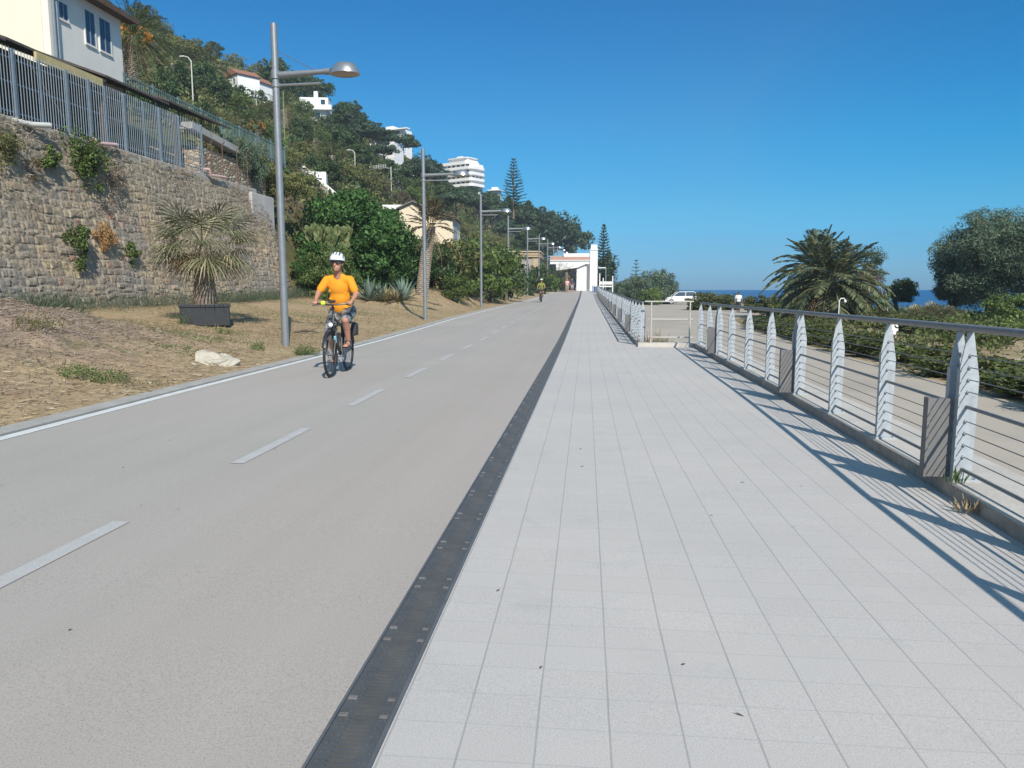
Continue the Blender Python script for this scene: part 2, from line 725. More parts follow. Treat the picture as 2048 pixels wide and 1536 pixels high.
pv = strip('pavement', lambda y: -.553, lambda y: xr(y) + .02, M['tiles'], y1=18.05, nx=4)
p2 = strip('pavement', lambda y: -.553, lambda y: 1.27, M['tiles'], y0=18.05, y1=140, nx=2)
tag(pv, 'broad walkway of pale square paving tiles in the foreground', kind='structure')
tag(p2, 'narrower tiled walkway continuing beside the far fence', kind='structure')

# --- fence plinths (real steps)
def plinth(name, pts_in, width, label, zlow=-.7, hgt=.1):
    b = MB()
    prev = None
    for (x, y) in pts_in:
        z = zp(y)
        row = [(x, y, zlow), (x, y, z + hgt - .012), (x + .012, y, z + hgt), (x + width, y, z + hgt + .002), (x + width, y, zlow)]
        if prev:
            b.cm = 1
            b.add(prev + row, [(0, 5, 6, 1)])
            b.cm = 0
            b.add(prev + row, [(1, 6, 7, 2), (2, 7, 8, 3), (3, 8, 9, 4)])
        else:
            b.add(row, [(0, 1, 2, 3, 4)])
        prev = row
    b.add(prev, [(4, 3, 2, 1, 0)])
    return tag(b.build(name, [M['curb'], M['curbside']]), label, 'low wall')


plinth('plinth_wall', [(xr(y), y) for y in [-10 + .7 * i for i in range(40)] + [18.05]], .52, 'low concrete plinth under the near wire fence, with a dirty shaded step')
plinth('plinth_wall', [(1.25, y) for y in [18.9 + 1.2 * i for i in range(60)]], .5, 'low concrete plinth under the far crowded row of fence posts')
b = MB()
b.box((1.25, 18.06, -.7), (2.9, 18.4, zp(18) + .094))
o = b.build('plinth_wall', M['curb'])
tag(o, 'short buff concrete ledge under the white tube barrier where the fence steps in', 'low wall')
o = b = MB()
b.quad((1.25, 18.4, -.2), (1.9, 18.4, -.2), (1.9, 18.9, -.2), (1.25, 18.9, -.2))
tag(b.build('ground_gap', M['kerb']), 'dirt strip behind the ledge at the step in the fence', kind='structure')


# --- verge (dirt bank on the left)
def vnoise(x, y, s, seed):
    r = np.random.default_rng(seed)
    out = 0
    for i in range(7):
        a = r.uniform(0, 6.28)
        k = s * r.uniform(.6, 1.8)
        out = out + np.sin((x * math.cos(a) + y * math.sin(a)) * k + r.uniform(0, 6.28))
    return out / 7


def zpn(y): return np.interp(y, [p[0] for p in ZP], [p[1] for p in ZP])


def xln(y): return np.interp(y, [p[0] for p in XL], [p[1] for p in XL])


def smooth(a, b, x):
    t = np.clip((x - a) / (b - a), 0, 1)
    return t * t * (3 - 2 * t)


def V(x, y):
    x = np.asarray(x, float)
    y = np.asarray(y, float)
    t = np.maximum(xln(y) - .29 - x, 0)
    s = np.interp(y, [0, 25, 40, 60, 100], [.105, .11, .12, .1, .06])
    z = zpn(y) + .02 + s * t
    z = z + .72 * np.exp(-(((x + 9.4) / 2.0) ** 2 + ((y - 10.8) / 3.3) ** 2)) * smooth(0, 1.2, t)
    z = z + .48 * np.exp(-(((x + 7.9) / 1.3) ** 2 + ((y - 6.2) / 2.2) ** 2)) * smooth(0, 1.2, t)
    z = z + .85 * smooth(.8, 3.4, t) * smooth(34, 42, y) * (1 - .5 * smooth(52, 75, y))
    amp = smooth(0, .8, t)
    mnd = np.exp(-(((x + 9.2) / 3.2) ** 2 + ((y - 10) / 5.5) ** 2))
    z = z + amp * (.035 * vnoise(x, y, 1.6, 3) + (.025 + .10 * mnd) * vnoise(x, y, 5.5, 4) + (.012 + .07 * mnd) * vnoise(x, y, 14, 5))
    return z


def Vs(x, y): return float(V(x, y))


t = NT('dry_earth')
n1 = t.noise(.55, 4, .6)
n2 = t.noise(6, 5, .7)
n3 = t.noise(45, 3, .75)
col = t.ramp(n1, [(.32, (.36, .255, .165)), (.5, (.41, .305, .19)), (.66, (.36, .285, .165))])
sp = t.n('SeparateXYZ')
t.l(t.coord(), sp.inputs[0])
gx = t.math('ADD', sp.outputs['X'], 9.2)
gy = t.math('MULTIPLY', t.math('SUBTRACT', sp.outputs['Y'], 10.3), .55)
dd = t.math('SQRT', t.math('ADD', t.math('MULTIPLY', gx, gx), t.math('MULTIPLY', gy, gy)))
dd = t.math('ADD', dd, t.math('MULTIPLY', n1, 1.4))
mk = t.ramp(t.math('MULTIPLY', dd, .25), [(.5, (1, 1, 1)), (.85, (0, 0, 0))])
col = t.mix(mk, col, (.32, .235, .18))
col = t.mix(1., col, t.ramp(n2, [(.3, (.68, .66, .64)), (.5, (.98, .98, .98)), (.7, (1.22, 1.2, 1.12))]), 'MULTIPLY')
gr = t.ramp(t.noise(1.3, 4, .65), [(.56, (0, 0, 0)), (.7, (.55, .55, .55))])
col = t.mix(gr, col, (.17, .17, .065))
col = t.mix(1., col, t.ramp(n3, [(.3, (.6, .6, .6)), (.5, (1, 1, 1)), (.72, (1.3, 1.28, 1.2))]), 'MULTIPLY')
t.base(col)
t.set(rough=.97, spec=.1)
t.bump(t.math('ADD', n2, n3), .6, .02)
M['earth'] = t.m
ysv = list(np.arange(-8, 30, .16)) + list(np.arange(30, 60, .4)) + list(np.arange(60, 118, 1.))
tv = [0, .05, .15] + list(np.arange(.3, 6, .16)) + list(np.arange(6, 10.4, .25))
Y, T_ = np.meshgrid(np.array(ysv), np.array(tv), indexing='ij')
X = xln(Y) - .285 - T_
Z = V(X, Y) + rng.normal(0, .006, X.shape) * smooth(.1, .6, T_)
Z[:, 0] = zpn(Y[:, 0]) - .06
nv, nu = X.shape
idx = np.arange(nv * nu).reshape(nv, nu)
Fq = np.stack([idx[:-1, :-1], idx[1:, :-1], idx[1:, 1:], idx[:-1, 1:]], -1).reshape(-1, 4)
vg = npmesh('verge_ground', np.stack([X, Y, Z], -1).reshape(-1, 3), Fq[:, ::-1], M['earth'], smooth=True)
tag(vg, 'dry brown dirt and straw verge with a low mound beside the cycle path', kind='structure')

# --- lower road, coast, sea
M['lowroad'] = mat('lower_road_surface', (.43, .375, .305), .95, .18, .35, bump=.2, bscale=60, fine=.14, c2=(.48, .42, .345))
t = NT('coast_earth')
n1 = t.noise(.18, 5, .65)
col = t.ramp(n1, [(.35, (.22, .19, .09)), (.5, (.36, .28, .17)), (.65, (.48, .38, .26))])
col = t.mix(1., col, t.ramp(t.noise(4, 5, .7), [(.3, (.7, .7, .7)), (.7, (1.2, 1.2, 1.2))]), 'MULTIPLY')
t.base(col)
t.set(rough=.97, spec=.1)
M['coast'] = t.m
ROADR = [(-10, 6.6), (12, 6.7), (20, 6.9), (35, 7.2), (50, 9.5), (62, 15), (75, 17), (110, 17), (130, 10)]
b = MB()
ysr = list(range(-14, 132, 2))
pvv = None
for y in ysr:
    r0 = 2.6 if y <= 18 else 1.5
    row = [(1.4, y, -.5), (interp(y, ROADR), y, -.5)]
    if pvv: b.add(pvv + row, [(0, 1, 3, 2)])
    pvv = row
tag(b.build('lower_road', M['lowroad']), 'dusty grey road and car park on the lower level behind the fences', kind='structure')


COAST = [(-40, 23), (20, 26), (45, 27), (70, 27), (110, 24), (150, 16), (200, 8), (330, -5)]


def coastz(x, y):
    xc = np.interp(y, [p[0] for p in COAST], [p[1] for p in COAST])
    z = -.506 + .10 * (vnoise(x, y, .35, 11) + .6 * vnoise(x, y, 1.1, 12)) * smooth(0, 2.5, x - np.interp(y, [p[0] for p in ROADR], [p[1] for p in ROADR]))
    return np.minimum(z, -.506 + .35 * smooth(0, 3, x - np.interp(y, [p[0] for p in ROADR], [p[1] for p in ROADR]))) - 5.2 * smooth(-3, 9, x - xc)


ysc = np.concatenate([np.arange(-20, 60, .8), np.arange(60, 340, 5)])
xsc = np.concatenate([np.arange(1.4, 34, .7), [36, 39]])
Y, X = np.meshgrid(ysc, xsc, indexing='ij')
Z = coastz(X, Y)
nv, nu = X.shape
idx = np.arange(nv * nu).reshape(nv, nu)
Fq = np.stack([idx[:-1, :-1], idx[:-1, 1:], idx[1:, 1:], idx[1:, :-1]], -1).reshape(-1, 4)
cg = npmesh('coast_ground', np.stack([X, Y, Z], -1).reshape(-1, 3), Fq, M['coast'], smooth=True)
tag(cg, 'sandy coastal ground behind the hedges falling away to the sea', kind='structure')
t = NT('sea_water')
mp = t.n('Mapping')
mp.inputs['Scale'].default_value = (1, .35, 1)
t.l(t.coord(), mp.inputs[0])
n1 = t.noise(.35, 6, .7, mp.outputs[0])
t.base(t.ramp(t.noise(.004, 4, .6, mp.outputs[0]), [(.35, (.010, .075, .21)), (.65, (.018, .10, .26))]))
t.set(rough=.35, spec=.35)
t.bump(n1, 1., 1.2)
M['sea'] = t.m
b = MB()
b.quad((-3000, -3000, -4.6), (40000, -3000, -4.6), (40000, 50000, -4.6), (-3000, 50000, -4.6))
tag(b.build('sea', M['sea']), 'calm deep blue sea reaching the horizon', kind='structure')
# one base sheet under the land
b = MB()
b.quad((-160, -60, -4.55 + .9), (20, -60, -3.65), (-4, 330, -3.65), (-160, 330, -3.65))
tag(b.build('land_base', M['coast']), 'earth under the promenade and hillside', kind='structure')
# ================================================================ RETAINING WALL, FENCE, SHED, HOUSE
# stone wall: real relief, one grid; every stone has its own tone
def wall_pos(y, v):
    """y along the wall, v height 0..1 -> x, y, z of the wall face"""
    top = np.interp(y, [-10, 31.6, 33.5, 36, 39], [5.42, 5.5, 4.6, 3.9, 3.2])
    bot = np.interp(y, [-10, 16, 36, 40], [.25, .45, .75, .9])
    z = bot + (top - bot) * v
    x = -13.45 - .165 * (z - .7) - .09 * np.maximum(y - 33, 0) ** 2
    yy = y - np.maximum(y - 30, 0) / 8 * 2.2 * v
    return x, yy, z


H_ = .042
ny = int((38 - 4) / .05)
nz = int(5.3 / .045)
ya = np.linspace(4, 38, ny)
va = np.linspace(0, 1, nz)
Yg, Vg = np.meshgrid(ya, va, indexing='ij')
X, Y, Z = wall_pos(Yg, Vg)
S = Yg * 1.0
Hh = Z
rg = np.random.default_rng(21)
# courses
zc = [-.2]
while zc[-1] < 6.5: zc.append(zc[-1] + rg.choice([.13, .16, .19, .21, .24]))
zc = np.array(zc)
wav = .05 * np.sin(S * .8) + .035 * np.sin(S * 2.3 + 1) + .02 * np.sin(S * 7.1 + Hh * 3)
ci = np.searchsorted(zc, Hh + wav) - 1
ci = np.clip(ci, 0, len(zc) - 2)
lo = zc[ci]
hi = zc[ci + 1]
dz = np.minimum(Hh + wav - lo, hi - Hh - wav)
tone = np.zeros_like(S)
reli = np.zeros_like(S)
dy = np.zeros_like(S)
for c in range(len(zc) - 1):
    m = ci == c
    if not m.any(): continue
    e = [3.0 - rg.random() * .4]
    while e[-1] < 39: e.append(e[-1] + rg.choice([.13, .17, .22, .27, .33, .42]))
    e = np.array(e)
    tn = rg.random(len(e))
    rl = rg.normal(0, .014, len(e))
    k = np.clip(np.searchsorted(e, S[m] + .02 * np.sin(Hh[m] * 40)) - 1, 0, len(e) - 2)
    tone[m] = tn[k]
    reli[m] = rl[k]
    dy[m] = np.minimum(S[m] - e[k], e[k + 1] - S[m])
edge = np.minimum(dz, dy)
joint = 1 - smooth(.004, .026, edge)
rnd = smooth(0, .09, edge)
X = X + reli * .8 * (1 - joint) - .012 * joint + .012 * rnd + .02 * vnoise(S, Hh, 7, 31) + rg.normal(0, .006, X.shape)
idx = np.arange(ny * nz).reshape(ny, nz)
Fq = np.stack([idx[:-1, :-1], idx[1:, :-1], idx[1:, 1:], idx[:-1, 1:]], -1).reshape(-1, 4)
t = NT('rubble_stone')
at = t.n('Attribute')
at.attribute_name = 'stone'
sep = t.n('SeparateColor')
t.l(at.outputs['Color'], sep.inputs[0])
col = t.ramp(sep.outputs[0], [(.0, (.30, .245, .175)), (.18, (.40, .325, .22)), (.36, (.29, .24, .175)), (.52, (.45, .36, .235)), (.68, (.34, .275, .20)), (.8, (.26, .225, .175)), (.92, (.37, .235, .165)), (1., (.48, .41, .30))], 'CONSTANT')
n2 = t.noise(9, 5, .7)
col = t.mix(1., col, t.ramp(n2, [(.28, (.5, .5, .51)), (.5, (.95, .95, .96)), (.72, (1.28, 1.25, 1.2))]), 'MULTIPLY')
sta = t.ramp(t.noise(.45, 5, .65), [(.44, (0, 0, 0)), (.6, (.75, .75, .75))])
col = t.mix(sta, col, (.235, .22, .2))
tanm = t.ramp(t.noise(.16, 3, .5), [(.42, (0, 0, 0)), (.6, (.25, .25, .25))])
col = t.mix(tanm, col, t.mix(1., col, (1.35, 1.12, .85), 'MULTIPLY'))
wea = t.ramp(t.math('ADD', t.math('MULTIPLY', sep.outputs[2], .7), t.math('MULTIPLY', t.noise(1.1, 5, .7), .5)), [(.66, (0, 0, 0)), (.86, (.75, .75, .75))])
col = t.mix(wea, col, (.26, .225, .165))
col = t.mix(t.math('MULTIPLY', sep.outputs[1], t.noise(1.6, 3, .6)), col, (.42, .37, .29))
t.base(col)
t.set(rough=.95, spec=.12)
t.bump(t.noise(28, 4, .75), .6, .02)
M['stone'] = t.m
rw = npmesh('retaining_wall', np.stack([X, Y, Z], -1).reshape(-1, 3), Fq[:, ::-1], M['stone'], smooth=False)
ca = rw.data.color_attributes.new('stone', 'FLOAT_COLOR', 'POINT')
cc = np.stack([tone, joint, Vg, np.ones_like(tone)], -1).reshape(-1)
ca.data.foreach_set('color', cc.astype(np.float32))
tag(rw, 'tall old rubble stone retaining wall of tan and grey blocks behind the potted palm', 'wall')

# coping band below the bars, end block
cp = thing('wall_coping', 'weathered grey concrete coping band on top of the stone wall under the bar fence', 'wall coping', (-14.6, 18, 5.4))
b = MB((-14.6, 18, 5.4))
yy = [2 + i * 1.0 for i in range(31)]
pvv = None
for y in yy:
    z0 = 5.30 + .004 * (y - 18)
    j = .012 * math.sin(y * 3.1)
    row = [(-14.22 + j, y, z0 - .05), (-14.24 + j, y, z0 + .20), (-14.33, y, z0 + .24), (-14.95, y, z0 + .26), (-14.95, y, z0 - .3)]
    if pvv: b.add(pvv + row, [(0, 5, 6, 1), (1, 6, 7, 2), (2, 7, 8, 3), (3, 8, 9, 4)])
    else: b.add(row, [(0, 1, 2, 3, 4)])
    pvv = row
b.add(pvv, [(4, 3, 2, 1, 0)])
b.build('band', M['concrete'], cp)
e0 = atX(515, 362, -14.0)
b = MB()
b.box((-15.2, 31.1, 3.2), (-14.05, 33.35, 5.36))
o = b.build('concrete_block', mat('bare_concrete', (.47, .45, .42), .9, .2, 1.5, bump=.3, bscale=20), bevel=.03)
tag(o, 'pale bare concrete block ending the wall top behind the first lamp post', 'concrete block')

# ------------------------------------------------ bar fence on the wall
M['fence'] = mat('fence_paint_blue_grey', (.175, .22, .255), .5, .18, 6, spec=.4)
M['fencerail'] = mat('fence_rail_dark', (.12, .16, .21), .55, .2, 6)
bf = thing('bar_fence', 'tall blue grey fence of close vertical bars standing on the stone wall', 'fence', (-14.6, 18, 5.55))
org = Vector((-14.6, 18, 5.55))
pxs = [(-60, 210), (32, 228), (86, 243), (138, 258), (182, 270), (215, 280), (252, 292), (291, 303), (322, 312), (361, 322), (406, 335)]
fy = [9.6, 12.0, 14.2] + [atX(px, py, -14.6).y for px, py in pxs]
for i, y in enumerate(fy):
    z0 = 5.54 + .004 * (y - 18)
    hv = i in (1, 4, 6, 7, 9, 11)
    wd = .085 if hv else .05
    b = MB(org)
    b.box((-14.6 - wd / 2, y - wd / 2, z0 - .05), (-14.6 + wd / 2, y + wd / 2, z0 + 1.78 + .01 * (y - 18)))
    b.build('post', M['fence'], bf)
for i in range(len(fy) - 1):
    ya_, yb_ = fy[i] + .05, fy[i + 1] - .05
    b = MB(org)
    n = max(2, int(round((yb_ - ya_) / (.105 if i < 12 else .16))))
    for k in range(n):
        y = ya_ + (k + .5) * (yb_ - ya_) / n
        z0 = 5.54 + .004 * (y - 18)
        h = 1.70 + .01 * (y - 18)
        a = R(random.uniform(-9, 9) + 20)
        b.obox((-14.585, y, z0 + .1 + h / 2), (.019, .009, h), Euler((0, 0, a)).to_matrix())
    b.build('bar_panel', M['fence'], bf)
    for zz in (.22, .95, 1.55):
        b = MB(org)
        z0 = 5.54 + .004 * (ya_ - 18) + zz
        b.beam((-14.615, ya_ - .05, z0), (-14.615, yb_ + .05, z0 + .004 * (yb_ - ya_)), .02, .04)
        b.build('crossbar', M['fencerail'], bf)
# low rusty posts with mesh beyond the fence end
M['rust'] = mat('rusty_iron', (.13, .07, .05), .85, .3, 10)
for k, (px, pt, pb) in enumerate([(425, 285, 352), (447, 290, 358), (476, 300, 366), (496, 305, 372)]):
    p = atX(px, pb, -14.75)
    q = atX(px, pt, -14.75)
    b = MB((p.x, p.y, p.z - .2))
    b.tube([(p.x, p.y, p.z - .2), (p.x, p.y, q.z)], .022, 6)
    b.tube([(p.x, p.y, q.z), (p.x + .12, p.y + .02, q.z + .1)], .02, 6)
    o = b.build('fence_post', M['rust'])
    o.location = (p.x, p.y, p.z - .2)
    tag(o, ['thin rusty post just past the end of the bar fence', 'second rusty post past the bar fence, before the dry stones',
            'third rusty post past the bar fence, among grey shrubs', 'last rusty post beside the concrete block'][k], 'post', 'rusty posts past the bar fence')

# pipes
M['pvcw'] = mat('white_pvc', (.55, .54, .5), .5, .1, 5)
M['pvcp'] = mat('pink_pvc', (.62, .43, .38), .5, .1, 5)


def pipe(pts, r, m, label):
    b = MB(pts[0])
    P_ = []
    for i, p in enumerate(pts):
        P_.append(p)
    b.tube(P_, r, 10)
    o = b.build('drain_pipe', m, smooth=40)
    o.location = pts[0]
    tag(o, label, 'pipe', 'drain pipes on the wall top')


x0 = -14.1
pipe([atX(22, 240, -14.3), atX(62, 249, x0), atX(100, 251, -13.95)], .07, M['pvcw'], 'grey white plastic pipe lying across the wall top at the far left')
pipe([atX(183, 278, -14.2), atX(192, 280, x0), atX(194, 286, x0), atX(212, 288, x0), atX(233, 290, x0)], .055, M['pvcp'], 'pink elbow pipe sticking out below the middle of the bar fence')
pipe([atX(408, 338, -14.2), atX(418, 339, x0), atX(421, 350, x0), atX(440, 353, x0), atX(451, 355, x0)], .055, M['pvcp'], 'pink elbow pipe at the right end of the bar fence')

# ------------------------------------------------ shed behind the bars
sh = thing('shed', 'open fronted shed with a dark interior and sagging yellow eave behind the bar fence', 'shed', (-16.5, 24, 5.5))
o_ = Vector((-16.5, 24, 5.5))
M['shedin'] = mat('shed_back_wall', (.10, .095, .09), .95, .3, 1.5)
b = MB(o_)
b.box((-18.3, 8, 5.3), (-18.2, 29.2, 8.72))
b.box((-18.2, 8, 5.3), (-15.6, 8.1, 7.7))
b.build('wall', M['shedin'], sh)
b = MB(o_)
for i, (ya_, yb_) in enumerate(((6, 12.5), (12.5, 19.4), (19.4, 23.6), (23.6, 27.3), (27.3, 32.2))):
    z = [7.72, 7.78, 7.83, 8.0, 8.12][i]
    b.prism([(-15.35, z), (-18.6, z + 1.15), (-18.6, z + 1.23), (-15.35, z + .07)], 'y', ya_, yb_)
b.build('roof', M['darkroof'], sh, fix=True)
b = MB(o_)
b.beam((-15.3, 20.4, 7.70), (-15.3, 23.3, 7.74), .08, .24)
b.build('eave_board', mat('yellowed_board', (.50, .41, .20), .8, .2, 4), sh)
b = MB(o_)
for y in (12, 17.5, 23.5, 27.8): b.box((-15.55, y, 5.3), (-15.43, y + .12, 7.75))
b.build('post', M['darkroof'], sh)
# junk stones wall seen through the last bars
b = MB()
t = NT('pale_rubble')
vo = t.n('TexVoronoi')
vo.inputs['Scale'].default_value = 3.6
mp = t.n('Mapping')
mp.inputs['Scale'].default_value = (1, 1, 2.)
t.l(t.coord(), mp.inputs[0])
t.l(mp.outputs[0], vo.inputs['Vector'])
sc_ = t.n('SeparateColor')
t.l(vo.outputs['Color'], sc_.inputs[0])
col = t.ramp(sc_.outputs[0], [(0, (.36, .27, .17)), (.3, (.50, .42, .29)), (.6, (.30, .23, .17)), (.85, (.44, .28, .18))], 'CONSTANT')
vo2 = t.n('TexVoronoi', feature='DISTANCE_TO_EDGE')
vo2.inputs['Scale'].default_value = 3.6
t.l(mp.outputs[0], vo2.inputs['Vector'])
col = t.mix(t.ramp(vo2.outputs['Distance'], [(.02, (1, 1, 1)), (.09, (0, 0, 0))]), col, (.10, .08, .06))
t.base(col)
t.set(rough=.95)
t.bump(vo2.outputs['Distance'], .9, .08)
M['pales'] = t.m
b.box((-18.4, 29.3, 5.2), (-15.38, 35.6, 6.95))
o = b.build('rubble_wall', M['pales'])
tag(o, 'pale rubble wall seen through the last bars of the fence', 'wall')
b = MB()
b.beam(atX(404, 276, -15.4) + Vector((0, -1.2, .25)), atX(466, 300, -15.4), .5, .26)
tag(b.build('terrace_edge', M['concrete']), 'pale sloping concrete edge on top of the rubble wall', 'terrace edge')

# railing of the upper terrace
M['greenrail'] = mat('green_blue_railing', (.11, .175, .17), .55, .2, 6)
tr = thing('terrace_railing', 'green blue vertical bar railing along the upper terrace behind the bar fence', 'railing', (-15.6, 30, 8.0))
o_ = Vector((-15.6, 30, 8.0))
for i in range(9):
    y = 25.6 + i * 1.75
    z = 7.75 + (y - 26) * .003
    b = MB(o_)
    b.box((-16.03, y, z - .1), (-15.97, y + .06, z + 1.0))
    b.build('post', M['greenrail'], tr)
    if i < 8:
        b = MB(o_)
        for k in range(1, 12):
            yy_ = y + .03 + k * 1.75 / 12
            b.box((-16.01, yy_ - .012, z - .02), (-15.988, yy_ + .012, z + .95))
        for zz in (.08, .86): b.box((-16.015, y, z + zz), (-15.985, y + 1.75, z + zz + .03))
        b.build('bar_panel', M['greenrail'], tr)

# ------------------------------------------------ cream house at the top left
hs_ = thing('cream_house', 'cream house, sunlit front tinted warmer, brown eaves and tall shaded windows above the bar fence', 'house', (-18.5, 25.5, 9))
o_ = Vector((-18.5, 25.5, 9))
b = MB(o_)
ZT = 11.95
b.box((-27, 25.48, 7.2), (-18.5, 29.62, ZT))
b.build('wall', M['palewall'], hs_)
b = MB(o_)
b.box((-27, 25.44, 7.2), (-18.75, 25.476, ZT - .004))
b.build('front_wall', mat('sunlit_cream_render', (.80, .72, .56), .88, .04, 1, bump=.08, bscale=30), hs_)  # front coloured brighter and warmer than the side, for the sun on it
b = MB(o_)
b.prism([(-18.0, ZT - .05), (-22.8, ZT + 1.9), (-27.6, ZT - .05), (-27.6, ZT + .06), (-22.8, ZT + 2.02), (-18.0, ZT + .06)], 'y', 24.95, 30.1)
rf = b.build('roof', M['roof'], hs_, fix=True)
b = MB(o_)
b.prism([(-27, ZT), (-18.5, ZT), (-22.75, ZT + 1.8)], 'y', 25.5, 29.6)
b.build('gable', M['palewall'], hs_, fix=True)
b = MB(o_)
b.box((-18.5, 24.95, ZT - .10), (-18.0, 30.1, ZT - .055))
b.box((-18.06, 24.95, ZT - .16), (-17.98, 30.1, ZT + .05))
b.build('eave', mat('brown_eave', (.11, .07, .045), .8, .3, 4), hs_)
b = MB(o_)
b.tube([(-18.42, 25.62, 8.6), (-18.42, 25.62, ZT - .1)], .05, 8)
b.tube([(-18.42, 25.80, 8.6), (-18.42, 25.80, ZT - .1)], .035, 8)
b.build('downpipe', M['fence'], hs_, smooth=40)
for (pa, pb_) in (((115, 8), (135, 46)), ((167, 20), (191, 98)), ((196, 38), (222, 112))):
    A = atX(pa[0], pa[1], -18.5)
    Bp = atX(pb_[0], pb_[1], -18.5)
    z0 = min(Bp.z, A.z)
    z1 = max(Bp.z, A.z)
    if pa[0] < 150: z0, z1 = 10.72, 11.28
    else: z0, z1 = 10.31, 11.50
    y0, y1 = A.y, Bp.y
    b = MB(o_)
    d = .035
    for bx in (((-18.50, y0 - .05, z0 - .07), (-18.44, y1 + .05, z0)), ((-18.5, y0 - .05, z1), (-18.46, y1 + .05, z1 + .05)), ((-18.5, y0 - .05, z0), (-18.46, y0, z1)), ((-18.5, y1, z0), (-18.46, y1 + .05, z1))):
        b.box(*bx)
    wn = b.build('window', M['palewall'], hs_)
    b = MB(o_)
    b.box((-18.497, y0, z0), (-18.485, y1, z1))
    b.build('pane', M['glass'], wn)
    b = MB(o_)
    b.box((-18.484, (y0 + y1) / 2 - .025, z0), (-18.465, (y0 + y1) / 2 + .025, z1))
    for q in (y0, y1 - .035): b.box((-18.484, q, z0), (-18.47, q + .035, z1))
    b.build('frame', mat('blue_grey_shutter', (.17, .24, .34), .6, .1, 6), wn)

# ------------------------------------------------ potted fan palm's planter handled with the plants
# ================================================================ RIGHT-HAND WIRE FENCES, TUBE BARRIER
HR = .98   # rail height above plinth


def post_mesh():
    b = MB()
    poly = [(-.055, 0), (.06, 0), (.062, .64), (.012, .925), (-.022, .925), (-.055, .70)]
    b.prism(poly, 'y', -.006, .006)
    b.box((-.058, -.02, 0), (-.050, .02, .70))
    b.box((-.075, -.05, -.004), (.085, .05, .012))
    for sx in (-.06, .07):
        b.tube([(sx, -.035, .008), (sx, -.035, .026)], .009, 6)
    for i, z in enumerate(WIRES):
        b.tube([(.0, -.002, z), (.0, -.02, z)], .011, 6)
    b.cm = 0
    me = b.mesh('post')
    me.materials.append(M['galv'])
    return me


WIRES = [.15, .225, .30, .375, .56, .635, .71, .785]
BARS = [.07, .465]


def side_plate_mesh():
    b = MB()
    b.box((-.205, -.02, .01), (-.062, .02, .51))
    b.box((-.215, -.032, .01), (-.200, .032, .515))
    me = b.mesh('side_plate')
    me.materials.append(M['plate'])
    return me


M['plate'] = mat('brown_grey_plate', (.175, .17, .165), .6, .12, 8, metal=.2)
M['wire'] = mat('fence_wire', (.16, .165, .17), .45, .1, 8, metal=.5)
PM = post_mesh()
SP = side_plate_mesh()


def wire_fence(label, xs, ys, doubles, lastdup=True):
    o_ = Vector((xs[0], ys[0], zp(ys[0]) + .1))
    ft = thing('wire_fence', label, 'fence', o_)
    pts = [Vector((x, y, zp(y) + .1)) for x, y in zip(xs, ys)]
    for i, p in enumerate(pts):
        o = meshobj('post', PM, ft)
        o.location = p - o_
        if i in doubles:
            o = meshobj('post', PM, ft)
            o.location = p - o_ + Vector((-.01, .11, 0))
            o = meshobj('side_plate', SP, ft)
            o.location = p - o_ + Vector((0, .055, 0))
    b = MB(o_)
    b.tube([p + Vector((-.005, 0, HR - .03)) for p in pts], .023, 12)
    b.build('handrail', M['rail'], ft, smooth=40)
    for z in BARS:
        b = MB(o_)
        b.tube([p + Vector((0, 0, z)) for p in pts], .0115, 6)
        b.build('crossbar', M['rail'], ft, smooth=50)
    for z in WIRES:
        b = MB(o_)
        b.tube([p + Vector((0, 0, z)) for p in pts], .0035, 5)
        b.build('wire', M['wire'], ft)
    return ft


pxs = [(1918, 960), (1757, 876), (1660, 826), (1590, 788), (1534, 755), (1493, 735), (1462, 718), (1433, 707), (1412, 697), (1390, 688)]
yn = [.7, 2.1, 3.45] + [4.85, 6.26, 7.6, 9.02, 10.55, 12.05, 13.6, 14.95, 16.3, 17.7]
yn = [-5.5, -3.4, -2.0, -.7] + yn
xn = [xr(y) + .085 for y in yn]
wire_fence('near galvanised fence of pointed plate posts, wires and a round handrail beside the walkway', xn, yn, (0, 3, 7, 10, 14))
yf = [18.55 + 1.36 * i for i in range(52)]
wire_fence('far galvanised fence whose pointed posts crowd together, beyond the white tube barrier', [1.385] * len(yf), yf, tuple(range(3, 52, 4)))

# white tube barrier closing the step
g = thing('tube_barrier', 'white rusty tube barrier closing the step between the two wire fences', 'barrier', (1.98, 18.25, zp(18) + .09))
o_ = Vector((1.98, 18.25, zp(18) + .09))
z0 = o_.z
M['wtube'] = mat('rusty_white_tube', (.5, .48, .44), .6, .25, 14, c2=(.36, .26, .2))
for x in (1.56, 2.47):
    b = MB(o_)
    b.tube([(x, 18.25, z0), (x, 18.25, z0 + 1.0)], .018, 10)
    b.build('upright', M['wtube'], g, smooth=40)
for z in (.13, .56, .985):
    b = MB(o_)
    b.tube([(1.5 if z < .9 else 1.40, 18.25 + (.035 if z < .9 else 0), z0 + z), (2.55, 18.25 + (.035 if z < .9 else 0), z0 + z)], .017, 10)
    b.build('rail', M['wtube'], g, smooth=40)
